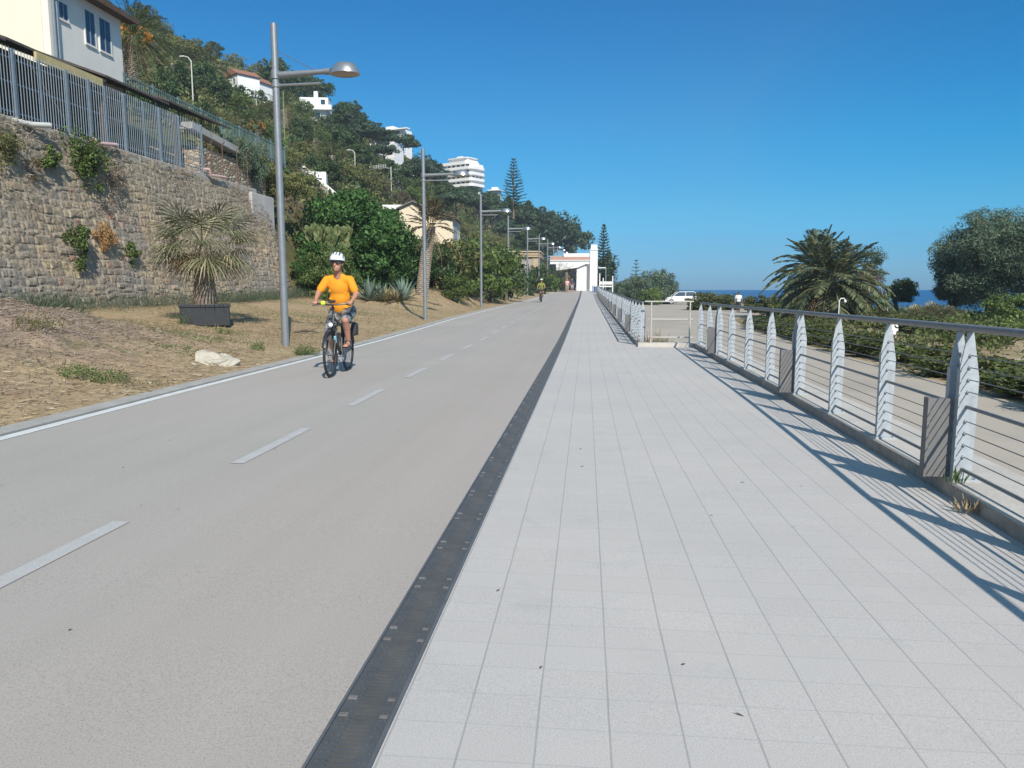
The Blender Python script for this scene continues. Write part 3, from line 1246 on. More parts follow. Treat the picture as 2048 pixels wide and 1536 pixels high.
# ================================================================ STREET LAMPS
def lamp_parts(root):
    b = MB()
    b.tube([(0, 0, -.1), (0, 0, 3.2), (0, 0, 3.22), (0, 0, 7.2)], [.076, .071, .071, .066], 16)
    b.build('pole', M['pole'], root, smooth=40)
    b = MB()
    b.tube([(0, 0, 6.02), (0, 0, 6.2)], .088, 16)
    b.build('collar', M['pole'], root, smooth=40)
    b = MB()
    b.tube([(0, 0, 5.84), (0, 0, 5.93)], .085, 16)
    b.build('collar', M['pole'], root, smooth=40)
    b = MB()
    b.tube([(.05, 0, 6.10), (1.02, 0, 6.13)], [.075, .055], 12)
    b.tube([(1.02, 0, 6.13), (1.14, 0, 6.13)], .072, 12)
    b.build('arm', M['pole'], root, smooth=40)
    b = MB()
    b.tube([(.05, 0, 5.885), (.93, 0, 5.885)], .028, 10)
    b.build('lower_arm', M['lampmetal'], root, smooth=40)
    b = MB()
    b.tube([(.07, 0, 6.62), (.42, 0, 6.40), (.8, 0, 6.18)], .008, 6)
    b.build('stay_cable', M['wire'], root)
    b = MB()
    prof = [(.001, .25), (.09, .245), (.175, .215), (.23, .155), (.265, .07), (.29, 0), (.295, -.02), (.28, -.025)]
    b.lathe(prof, (1.43, 0, 6.07), 28, Matrix.Diagonal((1.0, .8, .95)))
    h = b.build('lamp_head', M['lampmetal'], root, smooth=50)
    b = MB()
    b.lathe([(.28, -.026), (.19, -.05), (.001, -.06)], (1.43, 0, 6.07), 24, Matrix.Diagonal((1.0, .8, 1)))
    b.build('lens', mat('lamp_lens', (.30, .24, .21), .3, .05, 5), h, smooth=60)
    return root


LY = [15.93, 30.06, 45.7, 60.5, 75.3, 88, 101, 113, 124]
lampname = ['nearest tall grey street lamp, standing left of the yellow shirted cyclist', 'second street lamp along the verge, in front of the leaning palm trunk',
            'third street lamp, in front of the rounded bushes', 'fourth street lamp along the cycle path', 'fifth street lamp, beside the far cyclist',
            'sixth street lamp, left of the far cyclist in front of the tan building', 'seventh street lamp, before the portico', 'eighth street lamp, close to the portico palms', 'farthest street lamp, against the portico']
L0 = None
for i, y in enumerate(LY):
    x = xl(y) - (1.18 if i == 0 else .78 if i < 3 else 1.0)
    if i == 0: x = -6.57
    z = Vs(x, y) - .03
    if L0 is None:
        L0 = lamp_parts(thing('street_lamp', lampname[0], 'street lamp', (x, y, z), R(-4), 'street lamps along the cycle path'))
        L0.scale = (1.08, 1.08, .942)
    else:
        dup(L0, lampname[i], (x, y, z), R(random.uniform(-6, 2)))

# roadside lamps with bent arm on the slope
def bent_lamp(p, h, label, sgn=-1):
    t_ = thing('bent_street_lamp', label, 'street lamp', p, 0, 'bent arm lamps on the upper road')
    b = MB()
    b.tube([(0, 0, 0), (0, 0, h * .8), (0, 0, h * .9), (sgn * .12 * h * .5, 0, h * .975), (sgn * .3 * h * .5, 0, h)], [.07, .06, .055, .05, .045], 10)
    b.build('pole', M['pale_post'], t_, smooth=50)
    b = MB()
    b.obox((sgn * .36 * h * .5, 0, h * .995), (.5, .2, .12))
    b.build('lamp_head', M['pale_post'], t_, bevel=.03)
    return t_


M['pale_post'] = mat('pale_concrete_post', (.55, .52, .44), .85, .15, 6)
# ================================================================ PEOPLE, BICYCLES
SKIN = mat('sun_tanned_skin', (.46, .235, .155), .6, .1, 9, spec=.3)
M['hair'] = mat('dark_hair', (.05, .035, .025), .7, .2, 30)


def remesh(b, name, m, parent, vox, sm=6, extra=None):
    me = b.mesh(name)
    o = bpy.data.objects.new(name, me)
    COL.objects.link(o)
    r = o.modifiers.new('r', 'REMESH')
    r.mode = 'VOXEL'
    r.voxel_size = vox
    s = o.modifiers.new('s', 'SMOOTH')
    s.iterations = sm
    s.factor = .5
    dg = bpy.context.evaluated_depsgraph_get()
    me2 = bpy.data.meshes.new_from_object(o.evaluated_get(dg))
    me2.name = name
    me2.materials.clear()
    for mm in (m if isinstance(m, (list, tuple)) else [m]): me2.materials.append(mm)
    me2.polygons.foreach_set('use_smooth', np.ones(len(me2.polygons), bool))
    bpy.data.objects.remove(o)
    o = bpy.data.objects.new(name, me2)
    link(o, parent)
    return o


def head(b, c, yaw=0, s=1.):
    """c = head centre; face looks to -Y turned by yaw"""
    m = Euler((0, 0, yaw)).to_matrix()

    def q(x, y, z): return Vector(c) + m @ Vector((x * s, y * s, z * s))
    b.ell(q(0, .01, .025), (.077 * s, .096 * s, .105 * s), 16, 12, m)
    b.ell(q(0, -.022, -.055), (.058 * s, .066 * s, .068 * s), 14, 10, m)
    b.ell(q(0, -.07, -.095), (.027 * s, .022 * s, .022 * s), 10, 8, m)
    b.cap(q(0, -.085, .015), q(0, -.108, -.028), .011 * s, .017 * s, 8)
    b.ell(q(0, -.088, -.062), (.026 * s, .012 * s, .009 * s), 10, 6, m)
    b.ell(q(0, -.086, -.074), (.022 * s, .012 * s, .008 * s), 10, 6, m)
    b.ell(q(0, -.078, .038), (.06 * s, .022 * s, .014 * s), 10, 6, m)
    for sx in (-1, 1): b.ell(q(.078 * sx, .012, -.005), (.011 * s, .02 * s, .033 * s), 8, 8, m)
    return q


def hand(b, wrist, grip, out, s=1.):
    """palm and five fingers closed over a bar lying along +-X at grip"""
    wrist = Vector(wrist)
    grip = Vector(grip)
    b.cap(wrist, grip + Vector((0, .03, .028)), .026 * s, .024 * s, 10)
    for k, (dx, rr, ln) in enumerate(((-.036, .0085, 1.), (-.012, .009, 1.1), (.012, .009, 1.05), (.035, .008, .9))):
        x = dx * out
        p = [grip + Vector((x, .018, .03)), grip + Vector((x, -.018 * ln, .028)), grip + Vector((x, -.032 * ln, .004)), grip + Vector((x, -.02, -.022 * ln))]
        for i in range(3): b.cap(p[i], p[i + 1], rr, rr * .95, 8)
    t0 = grip + Vector((-.04 * out, .035, .01))
    t1 = grip + Vector((-.052 * out, .005, -.012))
    b.cap(t0, t1, .0105, .01, 8)
    b.cap(t1, grip + Vector((-.046 * out, -.022, -.02)), .01, .0085, 8)


def bicycle(label, loc, rz, fcol=None, detail=True):
    t_ = thing('bicycle', label, 'bicycle', loc, rz)
    fm = M.setdefault('bikeframe', mat('black_bike_paint', (.025, .028, .03), .35, .1, 8, spec=.6))
    tb = lambda b, p, q, r, n=8: b.tube([p, q], r, n)
    FA, RA, BB = (0, -.55, .35), (0, .54, .35), (0, .08, .29)
    HT, HB = (0, -.30, .95), (0, -.355, .74)
    ST = (0, .27, .90)
    b = MB()
    tb(b, HT, HB, .023)
    tb(b, HB, BB, .026)
    tb(b, (0, -.31, .90), (0, .22, .74), .02)
    tb(b, BB, ST, .018)
    for sx in (-1, 1):
        tb(b, (sx * .02, .10, .30), (sx * .06, .54, .35), .010)
        tb(b, (sx * .02, .22, .74), (sx * .06, .54, .35), .009)
        tb(b, (sx * .06, .54, .35), (sx * .07, .62, .78), .006)
    b.obox((0, -.12, .53), (.06, .09, .30), Euler((R(-52), 0, 0)).to_matrix())
    b.build('frame', fm, t_, smooth=40)
    for nm, A in (('front_wheel', FA), ('rear_wheel', RA)):
        wv = bpy.data.objects.new('wheel', None)
        wv.location = A
        link(wv, t_)
        b = MB()
        n = 40
        for rr, tr, m in ((.335, .021, 'tyre'),):
            vs = []
            for i in range(n):
                a = 2 * math.pi * i / n
                for k in range(8):
                    q = 2 * math.pi * k / 8
                    r_ = rr + tr * math.cos(q)
                    vs.append((tr * math.sin(q), r_ * math.cos(a), r_ * math.sin(a)))
            fs = [(i * 8 + k, ((i + 1) % n) * 8 + k, ((i + 1) % n) * 8 + (k + 1) % 8, i * 8 + (k + 1) % 8) for i in range(n) for k in range(8)]
            b.add(vs, fs)
        b.build('tyre', M['dark'], wv, smooth=60)
        b = MB()
        pts = [(0, .308 * math.cos(2 * math.pi * i / n), .308 * math.sin(2 * math.pi * i / n)) for i in range(n + 1)]
        b.tube(pts, .011, 6, cap=False)
        b.build('rim', M['blackplastic'], wv, smooth=60)
        b = MB()
        for i in range(16):
            a = 2 * math.pi * i / 16
            b.tube([(.025 * (1 if i % 2 else -1), .02 * math.cos(a), .02 * math.sin(a)), (0, .30 * math.cos(a), .30 * math.sin(a))], .0022, 4)
        b.tube([(-.045, 0, 0), (.045, 0, 0)], .022, 10)
        b.build('spokes', M['wire'], wv)
    b = MB()
    tb(b, HB, (0, -.37, .71), .026)
    for sx in (-1, 1):
        tb(b, (sx * .058, -.375, .72), (sx * .058, -.55, .35), .014)
    b.obox((0, -.375, .725), (.14, .04, .04))
    b.build('fork', fm, t_, smooth=40)
    b = MB()
    for sx in (-1, 1):
        b.obox((sx * .058, -.44, .575), (.031, .034, .10), Euler((R(25.3), 0, 0)).to_matrix())
    b.build('fork_stripe', mat('light_blue_paint', (.25, .55, .68), .5, .05, 5), t_)
    b = MB()
    tb(b, HT, (0, -.30, 1.06), .016)
    tb(b, (0, -.30, 1.06), (0, -.38, 1.10), .017)
    b.tube([(-.31, -.29, 1.125), (-.2, -.35, 1.115), (-.05, -.385, 1.10), (.05, -.385, 1.10), (.2, -.35, 1.115), (.31, -.29, 1.125)], .0125, 8)
    hb = b.build('handlebar', fm, t_, smooth=40)
    for sx in (-1, 1):
        b = MB()
        tb(b, (sx * .315, -.287, 1.125), (sx * .225, -.337, 1.117), .018)
        b.build('grip', M['dark'], hb, smooth=40)
        b = MB()
        tb(b, (sx * .21, -.36, 1.108), (sx * .30, -.40, 1.085), .007, 6)
        b.build('brake_lever', M['blackplastic'], hb)
    b = MB()
    b.obox((-.13, -.385, 1.13), (.07, .05, .06))
    b.build('bell', mat('lime_plastic', (.58, .66, .05), .5, .05, 5), hb, bevel=.015)
    b = MB()
    b.obox((.0, -.36, 1.15), (.10, .07, .02), Euler((R(25), 0, 0)).to_matrix())
    b.build('display', M['blackplastic'], hb, bevel=.006)
    b = MB()
    b.lathe([(.001, .04), (.03, .035), (.04, 0), (.036, -.01)], (0, -.44, .80), 16, Euler((R(90), 0, 0)).to_matrix())
    hl = b.build('headlight', M['blackplastic'], t_, smooth=50)
    b = MB()
    b.ell((0, -.478, .80), (.034, .012, .034), 12, 8)
    b.build('lens', mat('headlight_lens', (.85, .87, .85), .15, .02, 3, spec=.8), hl, smooth=60)
    b = MB()
    b.ell((0, .30, .985), (.075, .135, .03), 14, 8)
    b.tube([(0, .275, .88), (0, .30, .97)], .014, 8)
    b.build('saddle', M['dark'], t_, smooth=50)
    b = MB()
    b.tube([(-.05, .08, .29), (.05, .08, .29)], .03, 10)
    for sx, py, pz in ((1, -.015, .425), (-1, .175, .155)):
        b.tube([(sx * .065, .08, .29), (sx * .07, py, pz)], .012, 6)
    b.lathe([(.10, .012), (.10, -.012), (.02, -.012)], (.055, .08, .29), 20, Euler((0, R(90), 0)).to_matrix())
    b.build('crank', M['galv'], t_, smooth=40)
    for sx, py, pz in ((1, -.015, .425), (-1, .175, .155)):
        b = MB()
        b.obox((sx * .12, py, pz), (.10, .08, .022))
        b.build('pedal', M['dark'], t_, bevel=.005)
    for A, a0, a1 in ((FA, 20, 150), (RA, 10, 150)):
        b = MB()
        pts = [(0, A[1] - .375 * math.cos(R(a)) * (1 if A is RA else -1) * -1, A[2] + .375 * math.sin(R(a))) for a in range(a0, a1, 10)]
        b.tube(pts, .028, 6, squash=.25)
        b.build('mudguard', fm, t_, smooth=50)
    b = MB()
    b.box((-.07, .36, .775), (.07, .86, .79))
    b.build('rack', fm, t_)
    return t_


def pannier(t_, m):
    b = MB()
    b.obox((.115, .58, .68), (.09, .24, .22))
    b.build('pannier', m, t_, bevel=.05)


def rider(label, loc, rz, shirt, shorts, helmet, vox=.0085):
    t_ = thing('person', label, 'person', loc, rz)
    b = MB()
    hc = (.015, -.045, 1.735)
    q = head(b, hc, yaw=R(-6), s=1.04)
    b.cap((0, .05, 1.52), (.01, -.005, 1.66), .062, .058)
    arms = [((-.185, .065, 1.485), (-.30, -.03, 1.28), (-.285, -.235, 1.17), -1), ((.185, .065, 1.485), (.29, .0, 1.26), (.285, -.235, 1.165), 1)]
    for sh, el, wr, sx in arms:
        b.cap(sh, el, .055, .043)
        b.cap(el, wr, .045, .029)
        hand(b, wr, (sx * .272, -.312, 1.122), sx)
    legs = [((.115, .27, .99), (.145, -.15, .855), (.135, .055, .50), (.13, -.11, .452)), ((-.115, .27, .97), (-.14, -.08, .66), (-.13, .235, .265), (-.13, .085, .195))]
    for hp, kn, an, toe in legs:
        b.cap(hp, kn, .085, .058)
        mid = Vector(kn).lerp(Vector(an), .35) + Vector((0, .02, 0))
        b.cap(kn, mid, .055, .058)
        b.cap(mid, an, .056, .036)
        b.cap(Vector(an) + Vector((0, .03, -.03)), toe, .038, .034)
        for k in range(5):
            dx = (k - 2) * .0165
            b.cap(Vector(toe) + Vector((dx, 0, 0)), Vector(toe) + Vector((dx * 1.1, -.052 + abs(k - 1.4) * .006, -.008)), .0105, .009, 6)
    b.cap((0, .28, 1.0), (0, .16, 1.25), .125, .125)
    remesh(b, 'body', SKIN, t_, vox, 4)
    # shirt
    b = MB()
    b.ell((0, .21, 1.09), (.172, .14, .17), 18, 12)
    b.ell((0, .15, 1.25), (.17, .13, .2), 18, 12)
    b.ell((0, .10, 1.39), (.178, .122, .17), 18, 12)
    b.cap((-.155, .07, 1.475), (.155, .07, 1.475), .068, .068)
    b.cap((-.05, .06, 1.53), (-.17, .07, 1.49), .05, .055)
    b.cap((.05, .06, 1.53), (.17, .07, 1.49), .05, .055)
    b.cap((-.05, .06, 1.535), (.05, .06, 1.535), .06, .06)
    for sh, el, wr, sx in arms:
        e = Vector(sh).lerp(Vector(el), .72)
        b.cap(sh, e, .069, .066, 12)
        b.cap(Vector(sh) + Vector((-sx * .07, -.005, .005)), sh, .066, .069, 12)
    for k in range(5):
        z = 1.07 + .06 * k
        b.cap((-.15 + .04 * (k % 2), .098 - .012 * k, z + .03 * (k % 2)), (.12 - .03 * (k % 3), .088 - .012 * k, z + .045 * (k % 2 - .5)), .022, .018, 8)
    so = remesh(b, 'shirt', shirt, t_, vox * 1.2, 16)
    b = MB()
    b.ell((0, .27, .99), (.185, .16, .125), 18, 12)
    for hp, kn, an, toe in legs:
        b.cap(hp, Vector(hp).lerp(Vector(kn), .88), .115, .088, 12)
    remesh(b, 'shorts', shorts, t_, vox * 1.2, 5)
    # helmet
    m = Euler((R(-6), 0, R(-6))).to_matrix()
    b = MB()
    c = Vector(hc) + Vector((0, .015, .055))
    prof = [(.001, .125), (.05, .118), (.088, .092), (.108, .05), (.114, .01), (.112, -.012), (.098, -.014)]
    b.lathe(prof, c, 24, m @ Matrix.Diagonal((1.0, 1.28, 1.0)))
    hm = b.build('helmet', helmet, t_, smooth=50)
    b = MB()
    for k, a in enumerate((-.062, -.021, .021, .062)):
        pts = []
        for ph in (28, 42, 56, 70):
            r_, z_ = .1165 * math.cos(R(ph)) * 1.28, .121 * math.sin(R(ph))
            pts.append(c + m @ Vector((a * (1.05 - .0 * ph), -r_ * math.sqrt(max(0, 1 - (a / .12) ** 2)) * .985, z_ * (1 - 2.2 * a * a / .0144 * .1))))
        b.tube(pts, [.0085, .0135, .0135, .0075], 6)
    for sx in (-1, 1):
        b.tube([c + m @ Vector((sx * .108, -.045, .03)), c + m @ Vector((sx * .094, -.01, .075))], .012, 6)
    b.build('vents', mat('helmet_vent_grey', (.07, .075, .08), .6, .1, 9), hm)
    b = MB()
    b.lathe([(.112, -.012), (.117, -.016), (.115, -.034), (.098, -.034)], c, 24, m @ Matrix.Diagonal((1.0, 1.28, 1.0)))
    b.build('helmet_rim', M['blackplastic'], hm)
    b = MB()
    for sx in (-1, 1):
        b.tube([q(.08 * sx, 0, .03), q(.066 * sx, -.03, -.06), q(0, -.045, -.118)], .006, 5)
    b.build('chin_strap', M['blackplastic'], hm)
    # glasses
    b = MB()
    for sx in (-1, 1):
        b.ell(q(.036 * sx, -.093, .012), (.034, .010, .021), 12, 8)
        b.tube([q(.066 * sx, -.085, .018), q(.086 * sx, .01, .015)], .0045, 6)
    b.tube([q(-.02, -.1, .018), q(.02, -.1, .018)], .006, 6)
    b.build('sunglasses', M['blackplastic'], t_, smooth=60)
    # sandals
    for hp, kn, an, toe in legs:
        a = Vector(an)
        t2 = Vector(toe)
        d = (t2 - a)
        d.z = 0
        b = MB()
        s0 = a + Vector((0, .055, -.075))
        s1 = t2 + Vector((0, -.075, -.045))
        b.beam(s0, s1, .095, .028)
        b.tube([t2 + Vector((-.05, .01, -.03)), t2 + Vector((0, .01, .042)), t2 + Vector((.05, .01, -.03))], .012, 6)
        b.tube([a + Vector((-.042, .0, -.03)), a + Vector((-.04, -.03, .02)), a + Vector((0, -.05, .025)), a + Vector((.04, -.03, .02)), a + Vector((.042, 0, -.03))], .010, 6)
        b.build('sandal', M['sandal'], t_, bevel=.006)
    return t_


M['sandal'] = mat('sandal_leather', (.05, .06, .08), .7, .2, 20)
t = NT('mottled_grey_shorts')
n_ = t.noise(9, 3, .6)
t.base(t.ramp(n_, [(.42, (.07, .07, .075)), (.5, (.16, .165, .16)), (.58, (.30, .31, .31))]))
t.set(rough=.9)
M['shorts'] = t.m
M['yshirt'] = mat('orange_yellow_jersey', (.80, .31, .025), .85, .1, 7, spec=.2, bump=.5, bscale=11)
t = NT('white_helmet')
t.base(t.ramp(t.noise(5, 2, .5), [(.3, (.74, .76, .78)), (.7, (.82, .83, .84))]))
t.set(rough=.35)
M['whelm'] = t.m
rp = (-3.90, 11.6, zp(11.6))
bk = bicycle('black trekking bicycle with a round headlight, ridden by the man in the orange yellow shirt', rp, R(4))
pannier(bk, mat('grey_pannier_cloth', (.05, .05, .052), .85, .3, 9))
rider('cyclist in an orange yellow shirt, grey shorts, sunglasses and white helmet riding towards us', rp, R(4), M['yshirt'], M['shorts'], M['whelm'])
# far cyclist
p2_ = PD(1082, 601, 62)
cx2 = -3.6
cy2 = 61.
p2 = (cx2, cy2, zp(cy2))
b2 = bicycle('small distant bicycle under the rider in the yellow green top', p2, R(0))
rider('small distant cyclist in a yellow green top near the far street lamps', p2, R(0),
      mat('lime_jersey', (.22, .25, .05), .8, .1, 7), mat('dark_shorts', (.06, .05, .05), .9, .2, 8), mat('pale_teal_helmet', (.6, .72, .68), .4, .05, 8), .016)


def walker(label, loc, rz, top, bottom, bag=None, hat=None, stride=.2, sit=False):
    t_ = thing('person', label, 'person', loc, rz)
    b = MB()
    head(b, (0, -.01, 1.60), 0)
    b.cap((0, 0, 1.40), (0, -.005, 1.53), .055, .05)
    al = []
    for sx in (-1, 1):
        sh, el, wr = (sx * .18, 0, 1.38), (sx * .25, .03 * sx, 1.12), (sx * .25, -.10 + .08 * sx, .90)
        al.append((sh, el))
        b.cap(sh, el, .047, .038)
        b.cap(el, wr, .038, .026)
        b.cap(wr, Vector(wr) + Vector((0, -.02, -.08)), .028, .03)
        for k in range(4): b.cap(Vector(wr) + Vector((0, -.035 + k * .02, -.09)), Vector(wr) + Vector((-.005 * sx, -.045 + k * .02, -.155)), .009, .008, 6)
        b.cap(Vector(wr) + Vector((-.01 * sx, -.045, -.04)), Vector(wr) + Vector((-.015 * sx, -.075, -.09)), .0095, .008, 6)
    lg = []
    for sx in (-1, 1):
        hp, kn, an = (sx * .09, 0, .86), (sx * .1, -.06 - stride * .4 * sx, .48), (sx * .1, .02 - stride * sx, .09)
        lg.append((hp, kn))
        b.cap(hp, kn, .08, .055)
        b.cap(kn, an, .053, .036)
        b.cap(an, Vector(an) + Vector((0, -.15, -.04)), .036, .032)
    b.cap((0, 0, .9), (0, 0, 1.2), .11, .12)
    remesh(b, 'body', SKIN, t_, .014, 4)
    b = MB()
    b.cap((-.12, 0, 1.36), (.12, 0, 1.36), .085, .085)
    b.ell((0, 0, 1.2), (.175, .125, .22), 14, 10)
    b.ell((0, 0, 1.0), (.165, .13, .14), 14, 10)
    for sh, el in al: b.cap(sh, Vector(sh).lerp(Vector(el), .6), .066, .058)
    remesh(b, 'shirt', top, t_, .016, 5)
    b = MB()
    b.ell((0, 0, .88), (.17, .135, .12), 14, 10)
    for hp, kn in lg: b.cap(hp, Vector(hp).lerp(Vector(kn), .85), .1, .08)
    remesh(b, 'shorts', bottom, t_, .016, 5)
    b = MB()
    b.ell((0, .018, 1.64), (.085, .1, .09), 14, 10)
    b.build('hair' if not hat else 'cap', hat or M['hair'], t_, smooth=60)
    return t_


wl = [(1134.5, 'walker in a pink and white shirt strolling out of the portico', (.75, .42, .42), (.30, .26, .25), 97.5), (1144, 'walker in a dark shirt and pale cap beside the pink shirted walker', (.05, .055, .08), (.35, .33, .33), 98.5)]
for px, lb, c1, c2_, yy_ in wl:
    p = atY(px, 580, yy_)
    walker(lb, (p.x, yy_, zp(yy_)), R(10), mat('shirt_cloth', c1, .85, .1, 6), mat('shorts_cloth', c2_, .85, .1, 6), hat=mat('cap_cloth', (.6, .58, .55), .8, .1, 5) if px > 1140 else None)
# ================================================================ PLANT KINDS (meshes shared by copies)
M['lf_dark'] = leafmat('dark_evergreen_leaf', (0.023, 0.052, 0.021), (0.056, 0.103, 0.038), (0.125, 0.172, 0.061))
M['lf_pine'] = leafmat('pine_needles', (0.023, 0.049, 0.030), (0.053, 0.092, 0.051), (0.106, 0.150, 0.074), trans=.14)
M['lf_mid'] = leafmat('mid_green_leaf', (0.045, 0.080, 0.020), (0.099, 0.154, 0.039), (0.193, 0.253, 0.070))
M['lf_fresh'] = leafmat('fresh_fig_leaf', (0.023, 0.058, 0.015), (0.046, 0.109, 0.026), (0.102, 0.192, 0.051), trans=.25)
M['lf_olive'] = leafmat('olive_scrub_leaf', (0.074, 0.090, 0.029), (0.147, 0.163, 0.051), (0.270, 0.266, 0.099), dry=(.22, .17, .09), dryamt=.07)
M['lf_brown'] = leafmat('dry_brown_leaf', (.07, .045, .025), (.14, .10, .055), (.24, .18, .10))
M['lf_grey'] = leafmat('grey_tamarisk_leaf', (0.045, 0.077, 0.047), (0.096, 0.141, 0.086), (0.181, 0.235, 0.152), dry=(.17, .13, .08), dryamt=.03)
M['lf_hedge'] = leafmat('hedge_leaf', (0.036, 0.055, 0.015), (0.091, 0.117, 0.034), (0.195, 0.215, 0.075), dry=(.16, .13, .05), dryamt=.08)
M['lf_purple'] = leafmat('purple_brown_leaf', (.05, .03, .028), (.10, .065, .05), (.16, .12, .08))
M['lf_agave'] = leafmat('agave_leaf', (.11, .17, .14), (.19, .265, .22), (.33, .40, .31), dry=(.33, .28, .14), dryamt=.1, rough=.5)
M['lf_agdry'] = leafmat('dry_agave_leaf', (.13, .10, .05), (.26, .215, .11), (.42, .36, .2), rough=.7)
M['lf_palm'] = leafmat('palm_frond', (0.048, 0.075, 0.026), (0.102, 0.132, 0.046), (0.204, 0.218, 0.088), rough=.45)
M['lf_palmgrey'] = leafmat('palm_frond_bluish', (0.072, 0.108, 0.058), (0.158, 0.195, 0.099), (0.360, 0.336, 0.173), rough=.45)
M['lf_palmdry'] = leafmat('dry_palm_frond', (.12, .085, .045), (.25, .19, .105), (.40, .33, .2), rough=.7)
M['lf_fan'] = leafmat('fan_palm_leaf', (.07, .085, .04), (.17, .18, .095), (.34, .335, .2), dry=(.34, .29, .17), dryamt=.22, rough=.5)
M['palmbark'] = mat('palm_trunk', (.30, .25, .19), .95, .4, 6, bump=.9, bscale=16)


def crown_mesh(name, m, R3, nb, per, L, W, seed, blob=.34, inner=.35, flat=0., up=.25, lumps=None):
    """crown of many leaf clumps: blob centres fill an ellipsoid, leaves cover each blob"""
    rg = np.random.default_rng(seed)
    d = unit(rg.normal(size=(nb, 3)))
    rad = (inner + (1 - inner) * rg.random(nb) ** .6)[:, None]
    C = d * rad
    if flat: C[:, 2] = np.where(C[:, 2] < 0, C[:, 2] * (1 - flat), C[:, 2])
    br = blob * rg.uniform(.55, 1.15, nb)
    if lumps is not None: C = C + lumps * .12 * rg.normal(size=(nb, 3))
    k = np.repeat(np.arange(nb), per)
    dd = rg.normal(size=(nb * per, 3))
    dd[:, 2] += up
    dd = unit(dd)
    rr = br[k][:, None] * (.55 + .5 * rg.random((nb * per, 1)))
    P_ = (C[k] + dd * rr) * np.array(R3)
    N = unit(dd + .75 * rg.normal(size=dd.shape))
    V, Fq = leafquads(P_, N, L * rg.uniform(.6, 1.4, nb * per), W * rg.uniform(.6, 1.4, nb * per), rg=rg)
    me = bpy.data.meshes.new(name)
    me.from_pydata(V.tolist(), [], Fq.tolist())
    me.materials.append(m)
    return me


def trunk_mesh(H, r0, r1, seed, limbs=4, spread=1.2, lean=.1, start=.5):
    rg = random.Random(seed)
    b = MB()
    p = Vector((0, 0, -.3))
    pts = [p]
    for i in range(1, 6):
        pts.append(Vector((lean * H * (i / 5) ** 1.4 + rg.uniform(-.04, .04) * H * .3, rg.uniform(-.03, .03) * H, H * i / 5)))
    b.tube(pts, [r0 + (r1 - r0) * i / 5 for i in range(6)], 8)
    for k in range(limbs):
        t_ = start + (1 - start) * k / max(1, limbs)
        i = min(4, int(t_ * 5))
        s_ = pts[i].lerp(pts[i + 1], t_ * 5 - i)
        a = rg.uniform(0, 6.28)
        e = s_ + Vector((math.cos(a) * spread * rg.uniform(.5, 1), math.sin(a) * spread * rg.uniform(.5, 1), H * rg.uniform(.15, .4)))
        mid = s_.lerp(e, .5) + Vector((0, 0, -.08 * H * .3))
        b.tube([s_, mid, e], [r1 * 1.1, r1 * .8, r1 * .35], 6)
    me = b.mesh('trunk', 50)
    me.materials.append(M['bark'])
    return me


def feather(rg, L, droop, lift, az, nl=26, lw=.035, ll=.42, base=Vector((0, 0, 0)), ret=None):
    """one feather frond: rachis arch with two rows of leaflets; returns verts, quads"""
    ca, sa = math.cos(az), math.sin(az)
    V = []
    Fq = []
    pts = []
    for i in range(9):
        t_ = i / 8
        h = L * t_ * math.cos(lift) * (1 - .12 * droop * t_ * t_)
        z = L * t_ * math.sin(lift) - droop * L * t_ ** 2.2 * .62
        pts.append(Vector((h * ca, h * sa, z)) + base)
    side = Vector((-sa, ca, 0))
    for i in range(8):
        n = len(V)
        w0 = .028 * L / 2.5 * (1 - i / 9)
        w1 = .028 * L / 2.5 * (1 - (i + 1) / 9)
        V += [pts[i] - side * w0, pts[i] + side * w0, pts[i + 1] + side * w1, pts[i + 1] - side * w1]
        Fq.append((n, n + 1, n + 2, n + 3))
    for i in range(nl):
        t_ = .16 + .84 * (i + .5) / nl
        j = min(7, int(t_ * 8))
        p = pts[j].lerp(pts[j + 1], t_ * 8 - j)
        tg = (pts[j + 1] - pts[j]).normalized()
        l_ = ll * L / 2.5 * (math.sin(math.pi * min(1, t_ * .86 + .12)) * .9 + .15) * rg.uniform(.85, 1.1)
        for sg in (-1, 1):
            up_ = side.cross(tg) * sg
            dr = (tg * .75 + side * sg * .85 + Vector((0, 0, 1)) * rg.uniform(-.28, .12)).normalized()
            e = p + dr * l_ + Vector((0, 0, -.12 * l_))
            wv = dr.cross(Vector((0, 0, 1)) if abs(dr.z) < .9 else side)
            wv = (wv + Vector((rg.uniform(-.4, .4), rg.uniform(-.4, .4), rg.uniform(-.7, .7)))).normalized() * (lw * L / 2.5)
            m_ = p.lerp(e, .45)
            n = len(V)
            V += [p, m_ - wv * .5, e, m_ + wv * .5]
            Fq.append((n, n + 1, n + 2, n + 3))
    return V, Fq


def frond_mesh(name, m, n, L, lo, hi, droop, seed, nl=26, lw=.035, ll=.42, r0=.12, zsp=.0):
    rg = random.Random(seed)
    V = []
    Fq = []
    for i in range(n):
        t_ = (i + .5) / n
        lift = R(lo + (hi - lo) * t_ + rg.uniform(-7, 7))
        az = i * 2.39996 + rg.uniform(-.2, .2)
        dr = droop * (1.15 - .5 * t_) * rg.uniform(.8, 1.2)
        l_ = L * rg.uniform(.82, 1.08)
        bs = Vector((math.cos(az) * r0, math.sin(az) * r0, zsp * t_))
        v, f = feather(rg, l_, dr, lift, az, nl, lw, ll, bs)
        o_ = len(V)
        V += v
        Fq += [tuple(q + o_ for q in ff) for ff in f]
    me = bpy.data.meshes.new(name)
    me.from_pydata([tuple(v) for v in V], [], Fq)
    me.materials.append(m)
    return me


